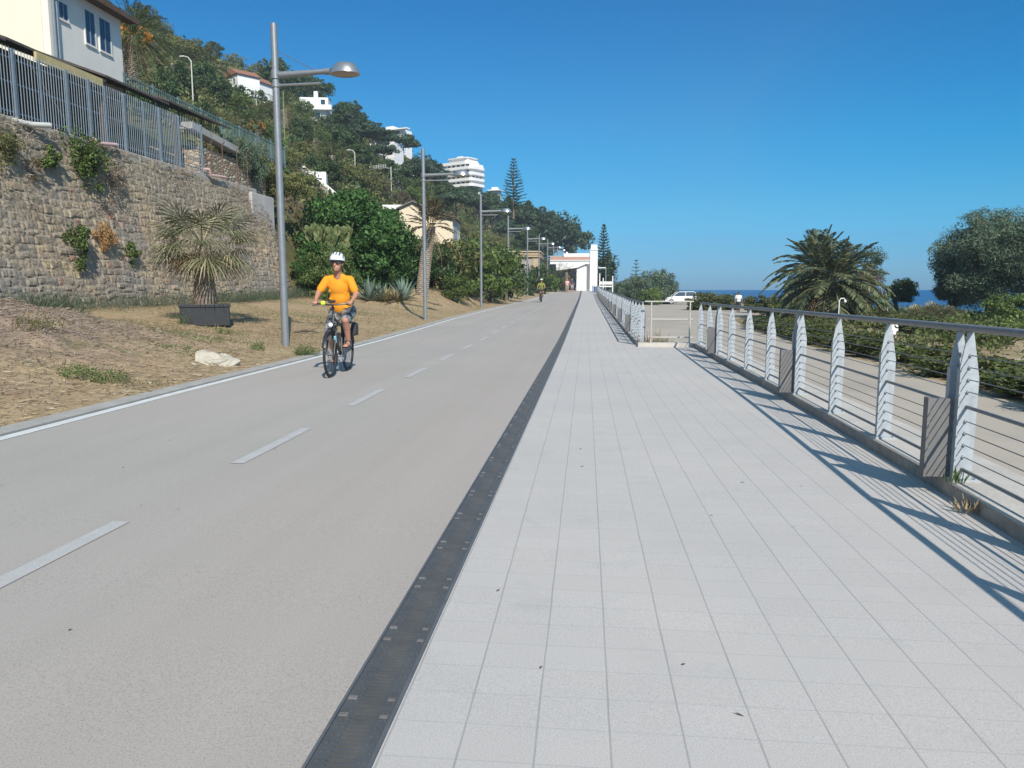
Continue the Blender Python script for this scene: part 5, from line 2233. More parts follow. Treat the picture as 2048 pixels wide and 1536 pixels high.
def villa(label, px, py, d, parts, rot=0., name='hillside_house', cat='house', wins=(), slabs=(), roofs=(), shrink=.55):
    """house on the slope: parts (x,y,z,w,d,h) local boxes; wins on the front (-y) face (x,z,w,h,yface)"""
    p = HH(px, py, 40.)
    sc = dep(p) / d * shrink
    p = PD(px, py, dep(p))
    t_ = thing(name, label, cat, p, rot)
    t_.scale = (sc, sc, sc)
    b = MB()
    for (x, y, z, w_, d_, h_) in parts: b.obox((x, y, z + h_ / 2), (w_, d_, h_))
    # footing down into the slope
    b.obox((parts[0][0], parts[0][1] + .02, -3), (parts[0][3] - .04, parts[0][4] - .04, 6))
    b.build('wall', M['whitewall'], t_)
    for (x, z, w_, h_, yf) in wins:
        b = MB()
        e = .1
        for q in ((x, z - e / 2, w_ + 2 * e, e), (x, z + h_ + e / 2, w_ + 2 * e, e)): b.obox((q[0], yf - .04, q[1]), (q[2], .1, q[3]))
        for sx in (-1, 1): b.obox((x + sx * (w_ / 2 + e / 2), yf - .04, z + h_ / 2), (e, .1, h_))
        f = b.build('window', M['white'], t_)
        b = MB()
        b.obox((x, yf - .012, z + h_ / 2), (w_, .02, h_))
        b.build('pane', M['glass'], f)
    for (x, y, z, w_, d_, h_) in slabs:
        b = MB()
        b.obox((x, y, z), (w_, d_, h_))
        b.build('balcony', M['whitewall'], t_)
    for r_ in roofs:
        x, y, z, w_, d_, h_ = r_
        b = MB()
        b.prism([(x - w_ / 2, z), (x + w_ / 2, z), (x, z + h_)], 'y', y - d_ / 2, y + d_ / 2)
        b.build('roof', M['roof'], t_, fix=True)
    return t_


# white two storey villa with balcony (mid slope)
villa('white flat roofed villa with a chimney and a balcony halfway up the slope', 631, 243, 98,
      [(0, 2, 0, 5.2, 5, 2.6), (-.2, 2.4, 2.6, 6.6, 5, 2.9), (.1, 1.2, 5.5, .9, .9, 1.6), (-4.4, 3.2, 3.6, 3, 3, 1.0)], R(10),
      wins=[(.6, .4, 1.2, 1.5, -.5), (1.9, 3.1, 1.0, 1.9, -.1), (-1.5, 3.8, .7, .8, -.1)], slabs=[(.6, -.8, 2.55, 7.0, 2.0, .3), (.6, -1.75, 3.1, 7.0, .12, .8), (.2, -.6, -.1, 5.6, 1.4, .25)])
# red roofed white houses (upper left)
villa('white house with a long red tiled roof high on the slope', 469, 176, 88,
      [(0, 2, 0, 5.0, 5, 2.4)], R(-38), wins=[(-1.3, .7, .8, 1.1, -.5), (1., .7, .8, 1.1, -.5)], roofs=[(0, 2, 2.4, 6., 5.8, 1.6)])
villa('white gabled house with a red roof just left of the nearest lamp post top', 506, 192, 84,
      [(0, 2, 0, 3.4, 4.4, 2.6)], R(-18), wins=[(-.6, .9, .7, .9, -.2)], roofs=[(0, 2, 2.6, 4.3, 5., 1.5)])
# white terraces near the skyline
villa('white terraced villa peeping over the dark pines at the skyline', 787, 272, 150,
      [(0, 2, 0, 6.4, 4, 1.5), (-1.8, 2.4, 1.5, 2.4, 3, 1.3)], R(-20), wins=[(-1.6, .3, 1.2, .8, 0.), (1.4, .3, 1.2, .8, 0.)], slabs=[(1.2, -.3, 1.5, 7.4, 1.6, .3)], shrink=.75)
villa('white house with an oval window seen between dark pine trunks below the skyline', 764, 318, 135,
      [(0, 2, 0, 5.4, 4, 3.2), (-1.2, 2, 3.2, 2.6, 3, .8)], R(-15), wins=[(.3, .9, 1.3, .9, 0.), (-1.7, 1.4, .9, .9, 0.)], shrink=.9)
villa('small white block on the ridge left of the tall norfolk pine', 985, 396, 150,
      [(0, 2, 0, 1.9, 2, 1.6), (0, 2, 1.6, 1.2, 1.2, .7)], R(-10), wins=[(0, .4, .6, .7, 1.)], slabs=[(.1, 1.6, 1.6, 2.6, 2.6, .18)], shrink=1.)
villa('small white house with a dark band among palms low on the slope', 632, 372, 56,
      [(0, 1, 0, 1.5, 2, 1.05)], R(15), wins=[(0, .35, .9, .22, 0.)], shrink=1.)
# curved white apartment block
p = PD(915, 374, dep(HH(915, 374, 40.)))
t_ = thing('apartment_block', 'big white apartment block with curved balconies stepping up the ridge', 'apartment block', p, R(-30))
t_.scale = (dep(p) / 150 * .80, dep(p) / 150 * .8, dep(p) / 150 * .72)
b = MB()
for k in range(4): b.obox((0, 3, k * 1.55 + .77), (8.0 - .05 * k, 5, 1.55))
b.obox((-.6, 3.2, 6.2 + .8), (6., 4, 1.6))
b.obox((-1.4, 3.2, 8.3), (1.6, 1.4, .9))
b.obox((0, 3, -3), (7.6, 4.8, 6))
b.build('wall', M['whitewall'], t_)


def rounded(x0, x1, y0, y1, r_, n=6):
    pts = []
    for cx, cy, a0 in ((x1 - r_, y0 + r_, -90), (x1 - r_, y1 - r_, 0), (x0 + r_, y1 - r_, 90), (x0 + r_, y0 + r_, 180)):
        for i in range(n + 1):
            a = R(a0 + 90 * i / n)
            pts.append((cx + r_ * math.cos(a), cy + r_ * math.sin(a)))
    return pts


for k in range(5):
    b = MB()
    e = 1.0 if k < 4 else .5
    x1 = 4. + e - (0 if k < 4 else 1.2)
    x0 = -4 - e - (1.6 if k == 4 else 0)
    z = k * 1.55 + (.0 if k else .05)
    b.prism(rounded(x0, x1, .5 - e, 5.4, 1.2), 'z', z - .12, z + .12)
    b.prism(rounded(x0, x1, .5 - e, 5.4, 1.2), 'z', z + .121, z + .62)
    b.build('balcony', M['whitewall'], t_, fix=True)
for k in range(4):
    for q in range(5):
        x = -3.1 + q * 1.5
        b = MB()
        b.obox((x, .49, k * 1.55 + .95), (.95, .04, .75))
        b.build('window', M['glass'], t_)
for q in range(3):
    b = MB()
    b.obox((4.02, 1.4 + q * 1.4, 2.4), (.04, .8, .75))
    b.build('window', M['glass'], t_)
b = MB()
b.prism(rounded(-4.4, 2.8, .6, 5.6, 1.2), 'z', 7.8, 8.0)
b.build('roof', M['whitewall'], t_, fix=True)
# grey unfinished terrace with railings
p = PD(762, 356, dep(HH(762, 356, 40.)))
t_ = thing('terrace_house', 'grey concrete terrace house with a white railing on the slope right of the bent lamp', 'house', p, R(-30))
t_.scale = (dep(p) / 104 * .62,) * 3
b = MB()
b.obox((0, 2, .9), (4.6, 3, 1.8))
b.obox((0, 2, -2.5), (4.4, 2.9, 5))
b.build('wall', mat('grey_render', (.40, .40, .41), .9, .12, 2), t_)
for x in (-1.6, -.4, 1.3):
    b = MB()
    b.obox((x, .49, .95), (.6, .04, 1.1))
    b.build('opening', M['glass'], t_)
b = MB()
b.obox((0, 1.2, 1.88), (5.4, 4.6, .15))
b.build('roof_slab', M['concrete'], t_)
b = MB()
for i in range(8): b.obox((-2.5 + i * .714, -1., 2.3), (.06, .06, .7))
for z in (2.3, 2.62): b.obox((0, -1., z), (5.1, .05, .06))
b.build('railing', M['white'], t_)
# cream house with dark gabled roof near the promenade
p = PD(838, 470, 56)
ch = thing('gabled_house', 'low cream house with a grey gabled roof half hidden behind bushes and the leaning palm', 'house', (p.x, p.y, p.z), R(4))
ch.scale = (.8, .8, .8)
b = MB()
b.obox((-.55, 3.2, 1.0), (2.6, 6, 2.9))
b.prism([(-1.85, 2.45), (.75, 2.45), (-.55, 3.02)], 'y', .2, 6.2)
b.build('wall', M['cream'], ch, fix=True)
b = MB()
b.prism([(-2.1, 2.36), (-.55, 3.04), (1.0, 2.36), (1.0, 2.48), (-.55, 3.17), (-2.1, 2.48)], 'y', -.15, 6.4)
b.build('roof', mat('grey_roof_tiles', (.17, .16, .15), .9, .25, 4, bump=.4, bscale=18), ch, fix=True)
b = MB()
b.obox((1.9, 4.6, .55), (2.3, 7.2, 2.6))
b.build('annex', M['cream'], ch)
b = MB()
b.prism([(.7, 2.3), (3.35, 1.62), (3.35, 1.72), (.7, 2.42)], 'y', .5, 8.4)
b.build('annex_roof', mat('brown_grey_roof', (.13, .11, .10), .9, .25, 4), ch, fix=True)
b = MB()
b.obox((3.07, 3.3, .55), (.04, 3.2, 1.7))
b.build('shutter', mat('grey_shutter', (.35, .38, .40), .6, .1, 5), ch)
b = MB()
b.obox((-2.6, 2.2, 2.75), (2.2, 1.2, .4))
b.build('side_block', M['whitewall'], ch)

# retaining strips / stair edges on the slope
for (pa, pb_, lb) in (((597, 342), (668, 402), 'pale sloping concrete stair edge among the shrubs right of the nearest lamp'), ((500, 196), (556, 214), 'pale road edge wall crossing the slope behind the nearest lamp')):
    A = HH(*pa)
    B_ = HH(*pb_)
    b = MB(A)
    b.beam(A + Vector((0, 0, .3)), B_ + Vector((0, 0, .3)), .5, .9)
    o = b.build('low_wall', M['palewall'])
    o.location = A
    tag(o, lb, 'low wall')

# upper road lamps and poles
def post(px, pb_, pt, lb, m, r_=.09, cross=None, name='wooden_pole', cat='pole', d0=24.):
    p = HH(px, pb_, d0)
    d = sum((p[i] - (0, 0, CH)[i]) * FW[i] for i in range(3))
    h = (pb_ - pt) / F * d * 1.01
    b = MB()
    b.tube([(0, 0, -1.), (0, 0, h)], [r_, r_ * .8], 8)
    if cross:
        b.beam((-cross, 0, h * .93), (cross, 0, h * .93), .08, .08)
    o = b.build(name, m, smooth=40)
    o.location = p
    return tag(o, lb, cat)


pl = HH(387, 217)
dd_ = (pl - Vector((0, 0, CH))).dot(Vector(FW))
bent_lamp(pl, (217 - 117) / F * dd_, 'pale bent arm street lamp above the green blue railing, left of the nearest lamp')
pl = HH(711, 368)
dd_ = (pl - Vector((0, 0, CH))).dot(Vector(FW))
bent_lamp(pl, (368 - 302) / F * dd_, 'pale bent arm street lamp on the slope above the big fig bush')
post(783, 398, 336, 'pale wooden pole rising above the cream gabled house', M['pale_post'], .08, None)
post(814, 395, 350, 'thin pole with a cross arm right of the pale wooden pole', M['pale_post'], .05, 1.2)
post(571, 318, 190, 'tall greenish agave flower stalk just right of the nearest lamp post', mat('green_stalk', (.22, .26, .10), .8, .2, 3), .06, None, 'agave_stalk', 'flower stalk')
post(630, 275, 260, 'short pale post below the white villa', M['pale_post'], .06)
post(513, 214, 197, 'short pale post beside the crossing road edge', M['pale_post'], .06)

# ------------------------------------------------ individual plants on the slope
palm('big date palm beside the cream house at the top left with hanging fronds', PD(262, 150, 36), 1.75, 2.3, 64, -38, 82, .8, 31, .24, (.2, 0), M['lf_palm'], 26, group='date palms on the slope', fruit=True)
palm('second date palm trunk beside the cream house at the top left', PD(246, 148, 39), 1.7, 1.7, 30, -20, 75, .8, 32, .2, (-.1, 0), M['lf_palm'], 12, group='date palms on the slope')
for (px, pb_, H, L, n, lb, sd, fr, dd0) in [
    (515, 285, 1.6, 2.6, 46, 'date palm with orange fruit stalks behind the railing, left of the nearest lamp post', 33, True, 30),
    (478, 262, 1.2, 1.9, 34, 'smaller date palm left of the fruiting one, above the railing', 34, False, 30),
    (632, 310, 2.0, 2.3, 36, 'date palm with a hanging skirt of dry fronds right of the nearest lamp post', 35, False, 30),
    (600, 400, 1.0, 2.2, 30, 'drooping yellowish palm beside the concrete block, right of the nearest lamp post', 36, False, 26),
    (940, 470, 1.5, 2.3, 34, 'date palm on the slope between the third and fourth lamps', 37, False, 40),
    (1010, 480, 1.3, 2.3, 30, 'date palm on the slope right of the fourth lamp top', 38, False, 45),
    (900, 440, 1.5, 2.0, 30, 'date palm above the roof of the cream gabled house', 39, False, 45),
    (620, 260, 1.6, 2.4, 30, 'palm below the white flat roofed villa', 40, False, 40)]:
    p = HH(px, pb_, dd0)
    palm(lb, p, H, L, n, -22, 78, .7, sd, .27, (0, 0), M['lf_palm'] if sd != 36 else M['lf_palmdry'], 12 if sd not in (35, 36) else 22, group='date palms on the slope', fruit=fr, nl=20, lw=.045)
norfolk('tall norfolk island pine standing on the ridge against the sky', PD(1027, 432, 125), 9.4, 2.6, 71, M['lf_pine'])

PL = [
    # kind, px, base, top, dmin, label
    ('bushB', 705, 560, 372, 34, 'big fig bush'),
]
# near bush mass between the wall and the leaning palm (placed by hand, each its own thing)
near = [
    ('fig', 705, 588, 41, 5.4, .9, 'largest glossy fig bush, rising behind the cyclist to the right'),
    ('fig', 765, 588, 41, 3.7, .92, 'glossy fig bush right of the largest one, above the agaves'),
    ('fig', 642, 470, 36.5, 2.6, .9, 'glossy fig bush on the slope above the prickly pears'),
    ('fig', 815, 582, 45, 3.2, .8, 'glossy fig bush left of the leaning palm trunk'),
    ('fig2', 662, 592, 35.4, 2.75, .72, 'yellow green creeper bush at the wall end behind the cyclist'),
]
FIG = crown_mesh('fig_crown', M['lf_fresh'], (.62, .62, .52), 90, 190, .042, .026, 301, .24, .45)
FIG2 = crown_mesh('creeper_crown', M['lf_weed'], (.6, .6, .5), 60, 130, .042, .028, 302, .26, .4)
for m_ in (FIG, FIG2):
    for v in m_.vertices: v.co.z += .48
KIND['fig'] = dict(name='fig_bush', cat='bush', crown=FIG, trunk=KIND['bushA']['trunk'])
KIND['fig2'] = dict(name='creeper_bush', cat='bush', crown=FIG2, trunk=KIND['bushA']['trunk'])
for k, px, py, d, H, wd_, lb in near:
    p = PD(px, py, d)
    p.z = min(p.z, max(Vs(p.x, p.y), hz(p.x, p.y)) if p.x > -13 else hz(p.x, p.y)) - .1
    plant(k, p, H, lb, 'fig bushes behind the verge', wide=wd_ * 1.05)
# prickly pears: stacked oval pads
def prickly(label, p, sc, seed, rz):
    rg = random.Random(seed)
    t_ = thing('prickly_pear', label, 'cactus', p, rz, 'prickly pears by the wall end')
    b = MB()
    heads = []
    for k in range(5):
        a = rg.uniform(0, 6.28)
        heads.append((Vector((math.cos(a) * .25, math.sin(a) * .25, .1)), rg.uniform(-.4, .4), rg.uniform(0, 6.28), 0))
    while heads:
        q, tilt, az, lv = heads.pop()
        m = Euler((tilt, rg.uniform(-.5, .5), az)).to_matrix()
        h_ = rg.uniform(.17, .26)
        c = q + m @ Vector((0, 0, h_ * .9))
        b.ell(c, (h_ * .72, .035, h_), 10, 8, m)
        if lv < 4:
            for j in range(rg.choice([1, 2, 2, 3]) if lv < 3 else 1):
                a = rg.uniform(-1, 1)
                e = c + m @ Vector((math.sin(a) * h_ * .68, 0, math.cos(a) * h_ * .9))
                heads.append((e, tilt * .5 + rg.uniform(-.5, .5), az + rg.uniform(-1, 1), lv + 1))
    b.build('pads', M['pad'], t_, smooth=60)
    t_.scale = (sc, sc, sc)


M['pad'] = mat('cactus_pad', (.11, .145, .05), .65, .4, 2.2, c2=(.24, .22, .10))
for k, (px, py, d, sc, lb) in enumerate([(632, 512, 37, .8, 'prickly pear cactus at the top of the wall end'), (660, 520, 36.4, .85, 'prickly pear cactus above the head of the cyclist'), (690, 510, 37, .75, 'prickly pear cactus right of the head of the cyclist')]):
    prickly(lb, PD(px, py, d), sc, 400 + k, k)
# bushes along the path, third lamp onwards
row = [('bushC', 896, 592, 48, 3.9, 1.0, 'rounded green bush between the leaning palm and the third lamp'), ('bushB', 935, 592, 51, 3.8, 1.0, 'rounded green bush just left of the third lamp'),
       ('bushB', 985, 592, 54, 3.6, 1.0, 'rounded green bush just right of the third lamp'), ('bushA', 1012, 590, 60, 3.8, .9, 'rounded darker bush behind the fourth lamp'),
       ('bushA', 872, 582, 46, 3.0, .9, 'dark bush behind the leaning palm trunk'), ('bushB', 918, 597, 44, 1.5, 1.2, 'low green shrub on the verge below the rounded bushes'),
       ('bushA', 1058, 588, 80, 2.6, .8, 'dark bush right of the fifth lamp'), ('bushA', 1078, 586, 88, 3.4, .8, 'dark bush beside the tan building'), ('bushC', 1035, 592, 68, 1.9, .8, 'yellow green reed bush by the far cyclist'),
       ('bushB', 1100, 584, 98, 2.4, .8, 'bush in front of the portico'), ('bushB', 830, 500, 50, 2.6, .9, 'bush in front of the cream gabled house'), ('bushA', 862, 500, 52, 2.4, .9, 'bush right in front of the gabled house wall'),
       ('bushC', 880, 520, 54, 2.6, 1., 'olive bush below the annex of the gabled house'), ('bushB', 790, 520, 46, 3.0, 1., 'green bush left of the gabled house'),
       ('bushB', 803, 522, 49.5, 2.6, 1., 'bush covering the lower left wall of the gabled house'), ('bushA', 838, 522, 49, 2.9, .9, 'bush between the leaning palm crown and the gabled house wall')]
for k, px, py, d, H, wd_, lb in row:
    p = PD(px, py, d)
    zz = Vs(p.x, p.y) if p.x > xl(p.y) - 8 else hz(p.x, p.y)
    p.z = min(p.z, zz + .4) - .15
    plant(k, p, H, lb, 'bushes along the verge', wide=wd_)

# canopy over the slope: digitised centres (px, py of the crown foot, crown height in px)
HT = [
    # skyline pines, right to left
    ('pineB', 1128, 500, 62, 'pine at the far right end of the wooded ridge, above the portico'), ('pineB', 1105, 500, 72, 'pine second from the right end of the wooded ridge'), ('oak', 1080, 490, 66, 'dark oak on the ridge above the tan building'),
    ('pineB', 1062, 480, 64, 'pine on the ridge right of the norfolk pine'), ('oak', 1045, 462, 56, 'oak at the foot of the norfolk pine, right side'), ('oak', 1010, 455, 58, 'oak at the foot of the norfolk pine, left side'),
    ('oak', 1085, 525, 50, 'dark oak low on the ridge behind the sixth lamp'), ('oak', 1050, 515, 60, 'dark oak behind the fifth lamp top'), ('pineA', 985, 470, 60, 'umbrella pine behind the third lamp head'),
    ('pineA', 955, 450, 62, 'umbrella pine below the apartment block, right'), ('pineA', 915, 450, 70, 'umbrella pine below the apartment block'), ('oak', 890, 425, 55, 'oak below the left end of the apartment block'),
    ('oak', 975, 425, 40, 'oak right of the apartment block'), ('pineB', 862, 395, 72, 'big round pine left of the apartment block'), ('pineB', 838, 385, 70, 'round pine second left of the apartment block'),
    ('pineA', 805, 335, 66, 'umbrella pine above the house with the oval window'), ('pineA', 775, 325, 62, 'umbrella pine in front of the skyline villa'), ('pineA', 745, 315, 66, 'umbrella pine left of the house with the oval window'),
    ('pineB', 725, 300, 62, 'pine on the ridge, first left of the skyline villa'), ('pineB', 705, 280, 60, 'pine on the ridge, second left of the skyline villa'), ('oak', 680, 262, 50, 'oak on the ridge right of the white villa'),
    ('oak', 690, 320, 60, 'dark oak below the ridge pines'), ('oak', 720, 345, 55, 'dark oak left of the terrace house'), ('oak', 800, 390, 55, 'oak below the terrace house'), ('bushB', 830, 420, 45, 'green bush right of the pole with the cross arm'),
    ('bushB', 855, 440, 40, 'green bush above the gabled house ridge'), ('bushC', 740, 400, 60, 'olive bush above the fig bush'), ('bushC', 700, 375, 55, 'olive bush left of the lower bent lamp'), ('oak', 660, 380, 60, 'dark evergreen bush left of the lower bent lamp'),
    ('bushD', 800, 415, 34, 'purple brown bush above the roof of the gabled house'), ('bushD', 765, 400, 28, 'purple brown bush left of the pale wooden pole'), ('bushD', 872, 428, 26, 'purple brown bush behind the leaning palm crown'),
    ('oak', 640, 205, 40, 'oak on the skyline above the white villa'), ('oak', 610, 195, 46, 'oak on the skyline left of the white villa chimney'), ('cyp', 628, 186, 34, 'thin cypress on the skyline right of the lamp arm'), ('cyp', 618, 184, 38, 'taller thin cypress on the skyline right of the lamp arm'),
    ('oak', 580, 190, 46, 'dark oak on the skyline under the lamp arm'), ('oak', 548, 190, 44, 'dark oak behind the top of the nearest lamp post'), ('bushB', 605, 240, 36, 'bush left of the white villa'), ('bushA', 600, 285, 46, 'dark round tree below the white villa, left'),
    ('bushB', 640, 300, 40, 'green bush below the white villa'), ('bushC', 660, 335, 50, 'olive bush under the white villa slope'), ('oak', 675, 300, 50, 'oak right below the white villa'),
    ('oak', 430, 120, 34, 'small dark tree alone on the skyline above the red roof'), ('bushC', 395, 130, 50, 'olive tree on the skyline right of the big date palm'), ('bushC', 355, 115, 46, 'olive tree on the skyline behind the big date palm'),
    ('bushC', 320, 80, 40, 'olive tree on the skyline above the big date palm'), ('bushC', 290, 50, 40, 'olive tree at the upper left end of the skyline'),
    ('oak', 410, 185, 60, 'dark oak left of the red roofed house'), ('oak', 440, 215, 56, 'dark oak below the red roofed house'), ('bushA', 365, 190, 60, 'dark bush left of the upper bent lamp'), ('bushA', 330, 200, 55, 'dark bush under the big date palm'),
    ('bushB', 480, 235, 44, 'green bush below the white gabled house'), ('bushC', 540, 235, 36, 'olive bush right of the white gabled house'), ('bushA', 550, 150, 30, 'dark tree on the skyline left of the lamp top'), ('bushC', 510, 150, 24, 'low olive tree on the skyline above the gabled house'),
    ('bushC', 470, 130, 22, 'low olive bush on the skyline above the red roof'), ('bushA', 410, 245, 40, 'dark bush behind the green blue railing'), ('bushC', 450, 262, 40, 'olive bush behind the right half of the railing'), ('grey', 470, 335, 50, 'grey green shrub behind the rusty posts'),
    ('grey', 500, 355, 60, 'grey leafless looking shrub beside the concrete block'), ('bushC', 540, 345, 60, 'olive shrub left of the nearest lamp post, above the concrete block'), ('bushC', 580, 345, 50, 'brownish olive shrub right of the nearest lamp post'), ('bushC', 610, 330, 50, 'olive shrub above the small dark house'),
    ('bushB', 545, 300, 44, 'green shrub below the fruiting date palm'), ('bushA', 620, 350, 40, 'dark shrub left of the small dark house'), ('bushC', 950, 500, 40, 'olive shrub behind the third lamp'), ('bushC', 990, 510, 44, 'olive shrub left of the fourth lamp'),
    ('bushB', 880, 470, 36, 'green shrub behind the gabled house'), ('bushC', 925, 480, 36, 'olive shrub right of the gabled house'), ('bushB', 1030, 540, 40, 'green shrub beside the fifth lamp'), ('pineA', 1015, 500, 56, 'umbrella pine behind the fourth lamp'),
    ('bushB', 840, 400, 40, 'green bush on the slope behind the second lamp arm'), ('oak', 925, 410, 36, 'oak directly under the apartment block balconies'), ('oak', 780, 360, 40, 'oak right of the terrace house'), ('oak', 700, 240, 36, 'oak on the ridge between the villas'),
]
for (k, px, pb_, hp, lb) in HT:
    p = HH(px, pb_, 26.)
    d = (p - Vector((0, 0, CH))).dot(Vector(FW))
    top = PD(px, pb_ - hp, d).z
    H = max(1., top - p.z)
    plant(k, p - Vector((0, 0, H * .08)), H * 1.08, lb, 'trees and bushes on the slope', wide=1.0 if k != 'pineA' else 1.0)

# ------------------------------------------------ portico, tan building at the end of the path
M['terra'] = mat('terracotta_band', (.50, .29, .22), .85, .12, 2)
M['tan'] = mat('tan_cornice', (.52, .40, .26), .9, .12, 2, bump=.2, bscale=20)
YP = 106.
A = lambda px, py, y=YP: atY(px, py, y)
z0 = zp(YP)
po = thing('portico', 'white portico with a square pillar and terracotta band where the path enters the gallery', 'building', (0, YP, z0))
o_ = Vector((0, YP, z0))
b = MB(o_)
l_, r_ = A(1180.5, 500).x, A(1195.5, 500).x
b.box((l_, YP, z0 - .5), (r_, YP + 1.2, A(1185, 500).z))
b.box((l_ + .12, YP + .1, A(1185, 500).z + .09), (r_ - .05, YP + 1.1, A(1185, 489).z))
b.box((l_ - .1, YP - .1, A(1185, 500).z), (r_ + .04, YP + 1.3, A(1185, 500).z + .09))
b.build('pillar', M['whitewall'], po)
bx0 = A(1100, 520).x
b = MB(o_)
b.box((A(1127, 520).x, YP + .2, A(1150, 513.5).z), (l_ - .003, YP + 9, A(1150, 506.5).z))
b.build('parapet', M['whitewall'], po)
b = MB(o_)
b.box((bx0, YP + .12, A(1150, 519.5).z), (l_ - .003, YP + .5, A(1150, 513.8).z))
b.build('terracotta_band', M['terra'], po)
b = MB(o_)
b.box((bx0, YP + .05, A(1150, 521.5).z), (l_ - .003, YP + .6, A(1150, 519.8).z))
b.box((bx0, YP + .2, A(1150, 528).z), (l_ - .003, YP + .55, A(1150, 521.8).z))
# sloped haunch of the beam, left of the pillar
zb1, zb2 = A(1150, 528).z, A(1110, 541).z
b.prism([(A(1112, 541).x, zb2), (A(1112, 528).x, zb1), (A(1172, 528).x, zb1), (A(1153, 536).x, A(1153, 535.5).z)], 'y', YP + .22, YP + .54)
b.build('beam', M['whitewall'], po, fix=True)
b = MB(o_)
zt = A(1150, 513).z
b.box((bx0, YP + .6, zt - .05), (l_, YP + 30, zt + .15))
b.build('gallery_roof', M['concrete'], po)
b = MB(o_)
b.box((A(1153, 560).x, YP + .62, z0 - .3), (A(1173, 560).x, YP + .9, zt - .12))
b.build('white_screen_wall', M['whitewall'], po)
b = MB(o_)
b.box((bx0 - .5, YP + 9, z0 - .3), (l_ + .8, YP + 9.3, zt - .06))
b.build('gallery_wall', mat('gallery_grey', (.20, .21, .225), .9, .1, 1), po)
# tan building on the left
tb_ = thing('tan_building', 'tan building with layered cornice behind the lamp posts, left of the portico', 'building', (-8, 92, 1))
o_ = Vector((-8, 92, 1))
YT = 92.
b = MB(o_)
xa, xb = atY(985, 540, YT).x, atY(1076, 540, YT).x
b.box((xa, YT, zp(YT) - .5), (xb, YT + 8, atY(1050, 514, YT).z))
b.build('wall', mat('grey_plaster_patch', (.36, .32, .285), .92, .14, 1.2), tb_)
b = MB(o_)
for (a_, c_, e) in ((502, 504.2, .3), (504.4, 507.6, .12), (507.8, 509.6, .2), (509.8, 511.6, .08), (511.8, 514, .3)):
    b.box((xa - e, YT - e, atY(1050, c_, YT).z), (xb + e, YT + 8 + e, atY(1050, a_, YT).z))
b.build('cornice', M['tan'], tb_)
b = MB(o_)
xq = atY(1066, 540, YT).x
for i in range(9): b.box((xq - (.1 if i % 2 else 0), YT - .06, atY(1050, 540 - i * 2.9, YT).z + .02), (xb + .06, YT + .3, atY(1050, 540 - (i + 1) * 2.9, YT).z))
b.build('quoins', M['tan'], tb_)
# palms in front of the portico
p = atY(1133, 583, 101.)
palm('slender palm with bare drooping fronds in front of the portico', (p.x, 101., zp(101)), 2.5, 2.2, 16, -5, 62, .95, 81, .2, (0, 0), M['lf_palmdry'], 12, group='palms in front of the portico', nl=16)
p = atY(1112, 583, 100.)
palm('bushy green palm left of the slender one in front of the portico', (p.x, 100., zp(100)), 1.6, 2.6, 30, -10, 80, .6, 82, .22, (0, 0), M['lf_palm'], 8, group='palms in front of the portico', nl=18)
plant('bushA', (atY(1100, 584, 99).x, 99, zp(99) - .1), 2.2, 'dark bush under the portico palms')
plant('bushA', (atY(1126, 584, 104).x, 104, zp(104) - .1), 1.9, 'dark bush at the foot of the slender palm')
# distant headland beyond the portico
HLY = [(170, 1), (200, 3.2), (260, 4.8), (320, 6)]
b = MB()
vs = []
n_ = 60
for j, (yo, sc_) in enumerate(((-30, .0), (0, .6), (40, 1.), (90, .8))):
    for i in range(n_ + 1):
        t0 = i / n_
        y = 300 + yo
        x = -60 + 130 * t0 - yo * .1
        prof = 26 * max(0, (1 - t0 * 1.02)) ** 1.35 + 1.2 * math.sin(i * 1.7) * (1 - t0) + .8 * math.sin(i * .7)
        vs.append((x, y, -5 + sc_ * max(0, prof + 4.8 * (1 - t0) ** .5)))
fs = []
for j in range(3):
    for i in range(n_): fs.append((j * (n_ + 1) + i, j * (n_ + 1) + i + 1, (j + 1) * (n_ + 1) + i + 1, (j + 1) * (n_ + 1) + i))
b.add(vs, fs)
hd = b.build('headland', mat('far_wooded_headland', (.05, .07, .05), .97, .35, .08, c2=(.11, .12, .09)), smooth=80)
tag(hd, 'distant dark wooded headland sloping down to the sea beyond the portico', kind='structure')
for k, px, py, x, H, wd_, lb in [('grey', 478, 352, -15.6, 1.7, .8, 'grey green shrub tangled with the rusty posts'), ('grey', 508, 368, -15.4, 1.9, .7, 'grey shrub rising behind the concrete block'), ('bushC', 525, 372, -15.6, 1.6, .9, 'olive shrub behind the right end of the concrete block'),
                               ('bushC', 455, 335, -16.6, 1.6, .8, 'fresh olive shrub above the rubble wall'), ('bushC', 590, 400, -14.5, 1.5, 1., 'dry olive shrub spilling over the low end of the stone wall'), ('bushC', 560, 398, -15, 1.4, 1., 'olive shrub behind the nearest lamp post at the wall end')]:
    plant(k, atX(px, py, x), H, lb, 'shrubs by the wall end', wide=wd_)

for k, px, py, hp, lb in [('bushB', 612, 262, 26, 'green bush against the left foot of the white villa'), ('bushA', 652, 262, 30, 'dark bush against the right foot of the white villa'), ('bushB', 450, 190, 26, 'green bush below the long red roof, left'), ('oak', 480, 196, 24, 'dark bush below the long red roof, right'),
                          ('bushA', 520, 208, 26, 'dark bush below the gabled house'), ('pineA', 770, 345, 56, 'umbrella pine whose trunk stands before the house with the oval window'), ('oak', 742, 340, 30, 'oak at the left foot of the house with the oval window'), ('pineA', 885, 395, 34, 'pine at the left foot of the apartment block'), ('oak', 945, 400, 34, 'oak at the right foot of the apartment block')]:
    p = HH(px, py, 30.)
    plant(k, p, hp / F * dep(p), lb, 'trees at the feet of the hillside houses')

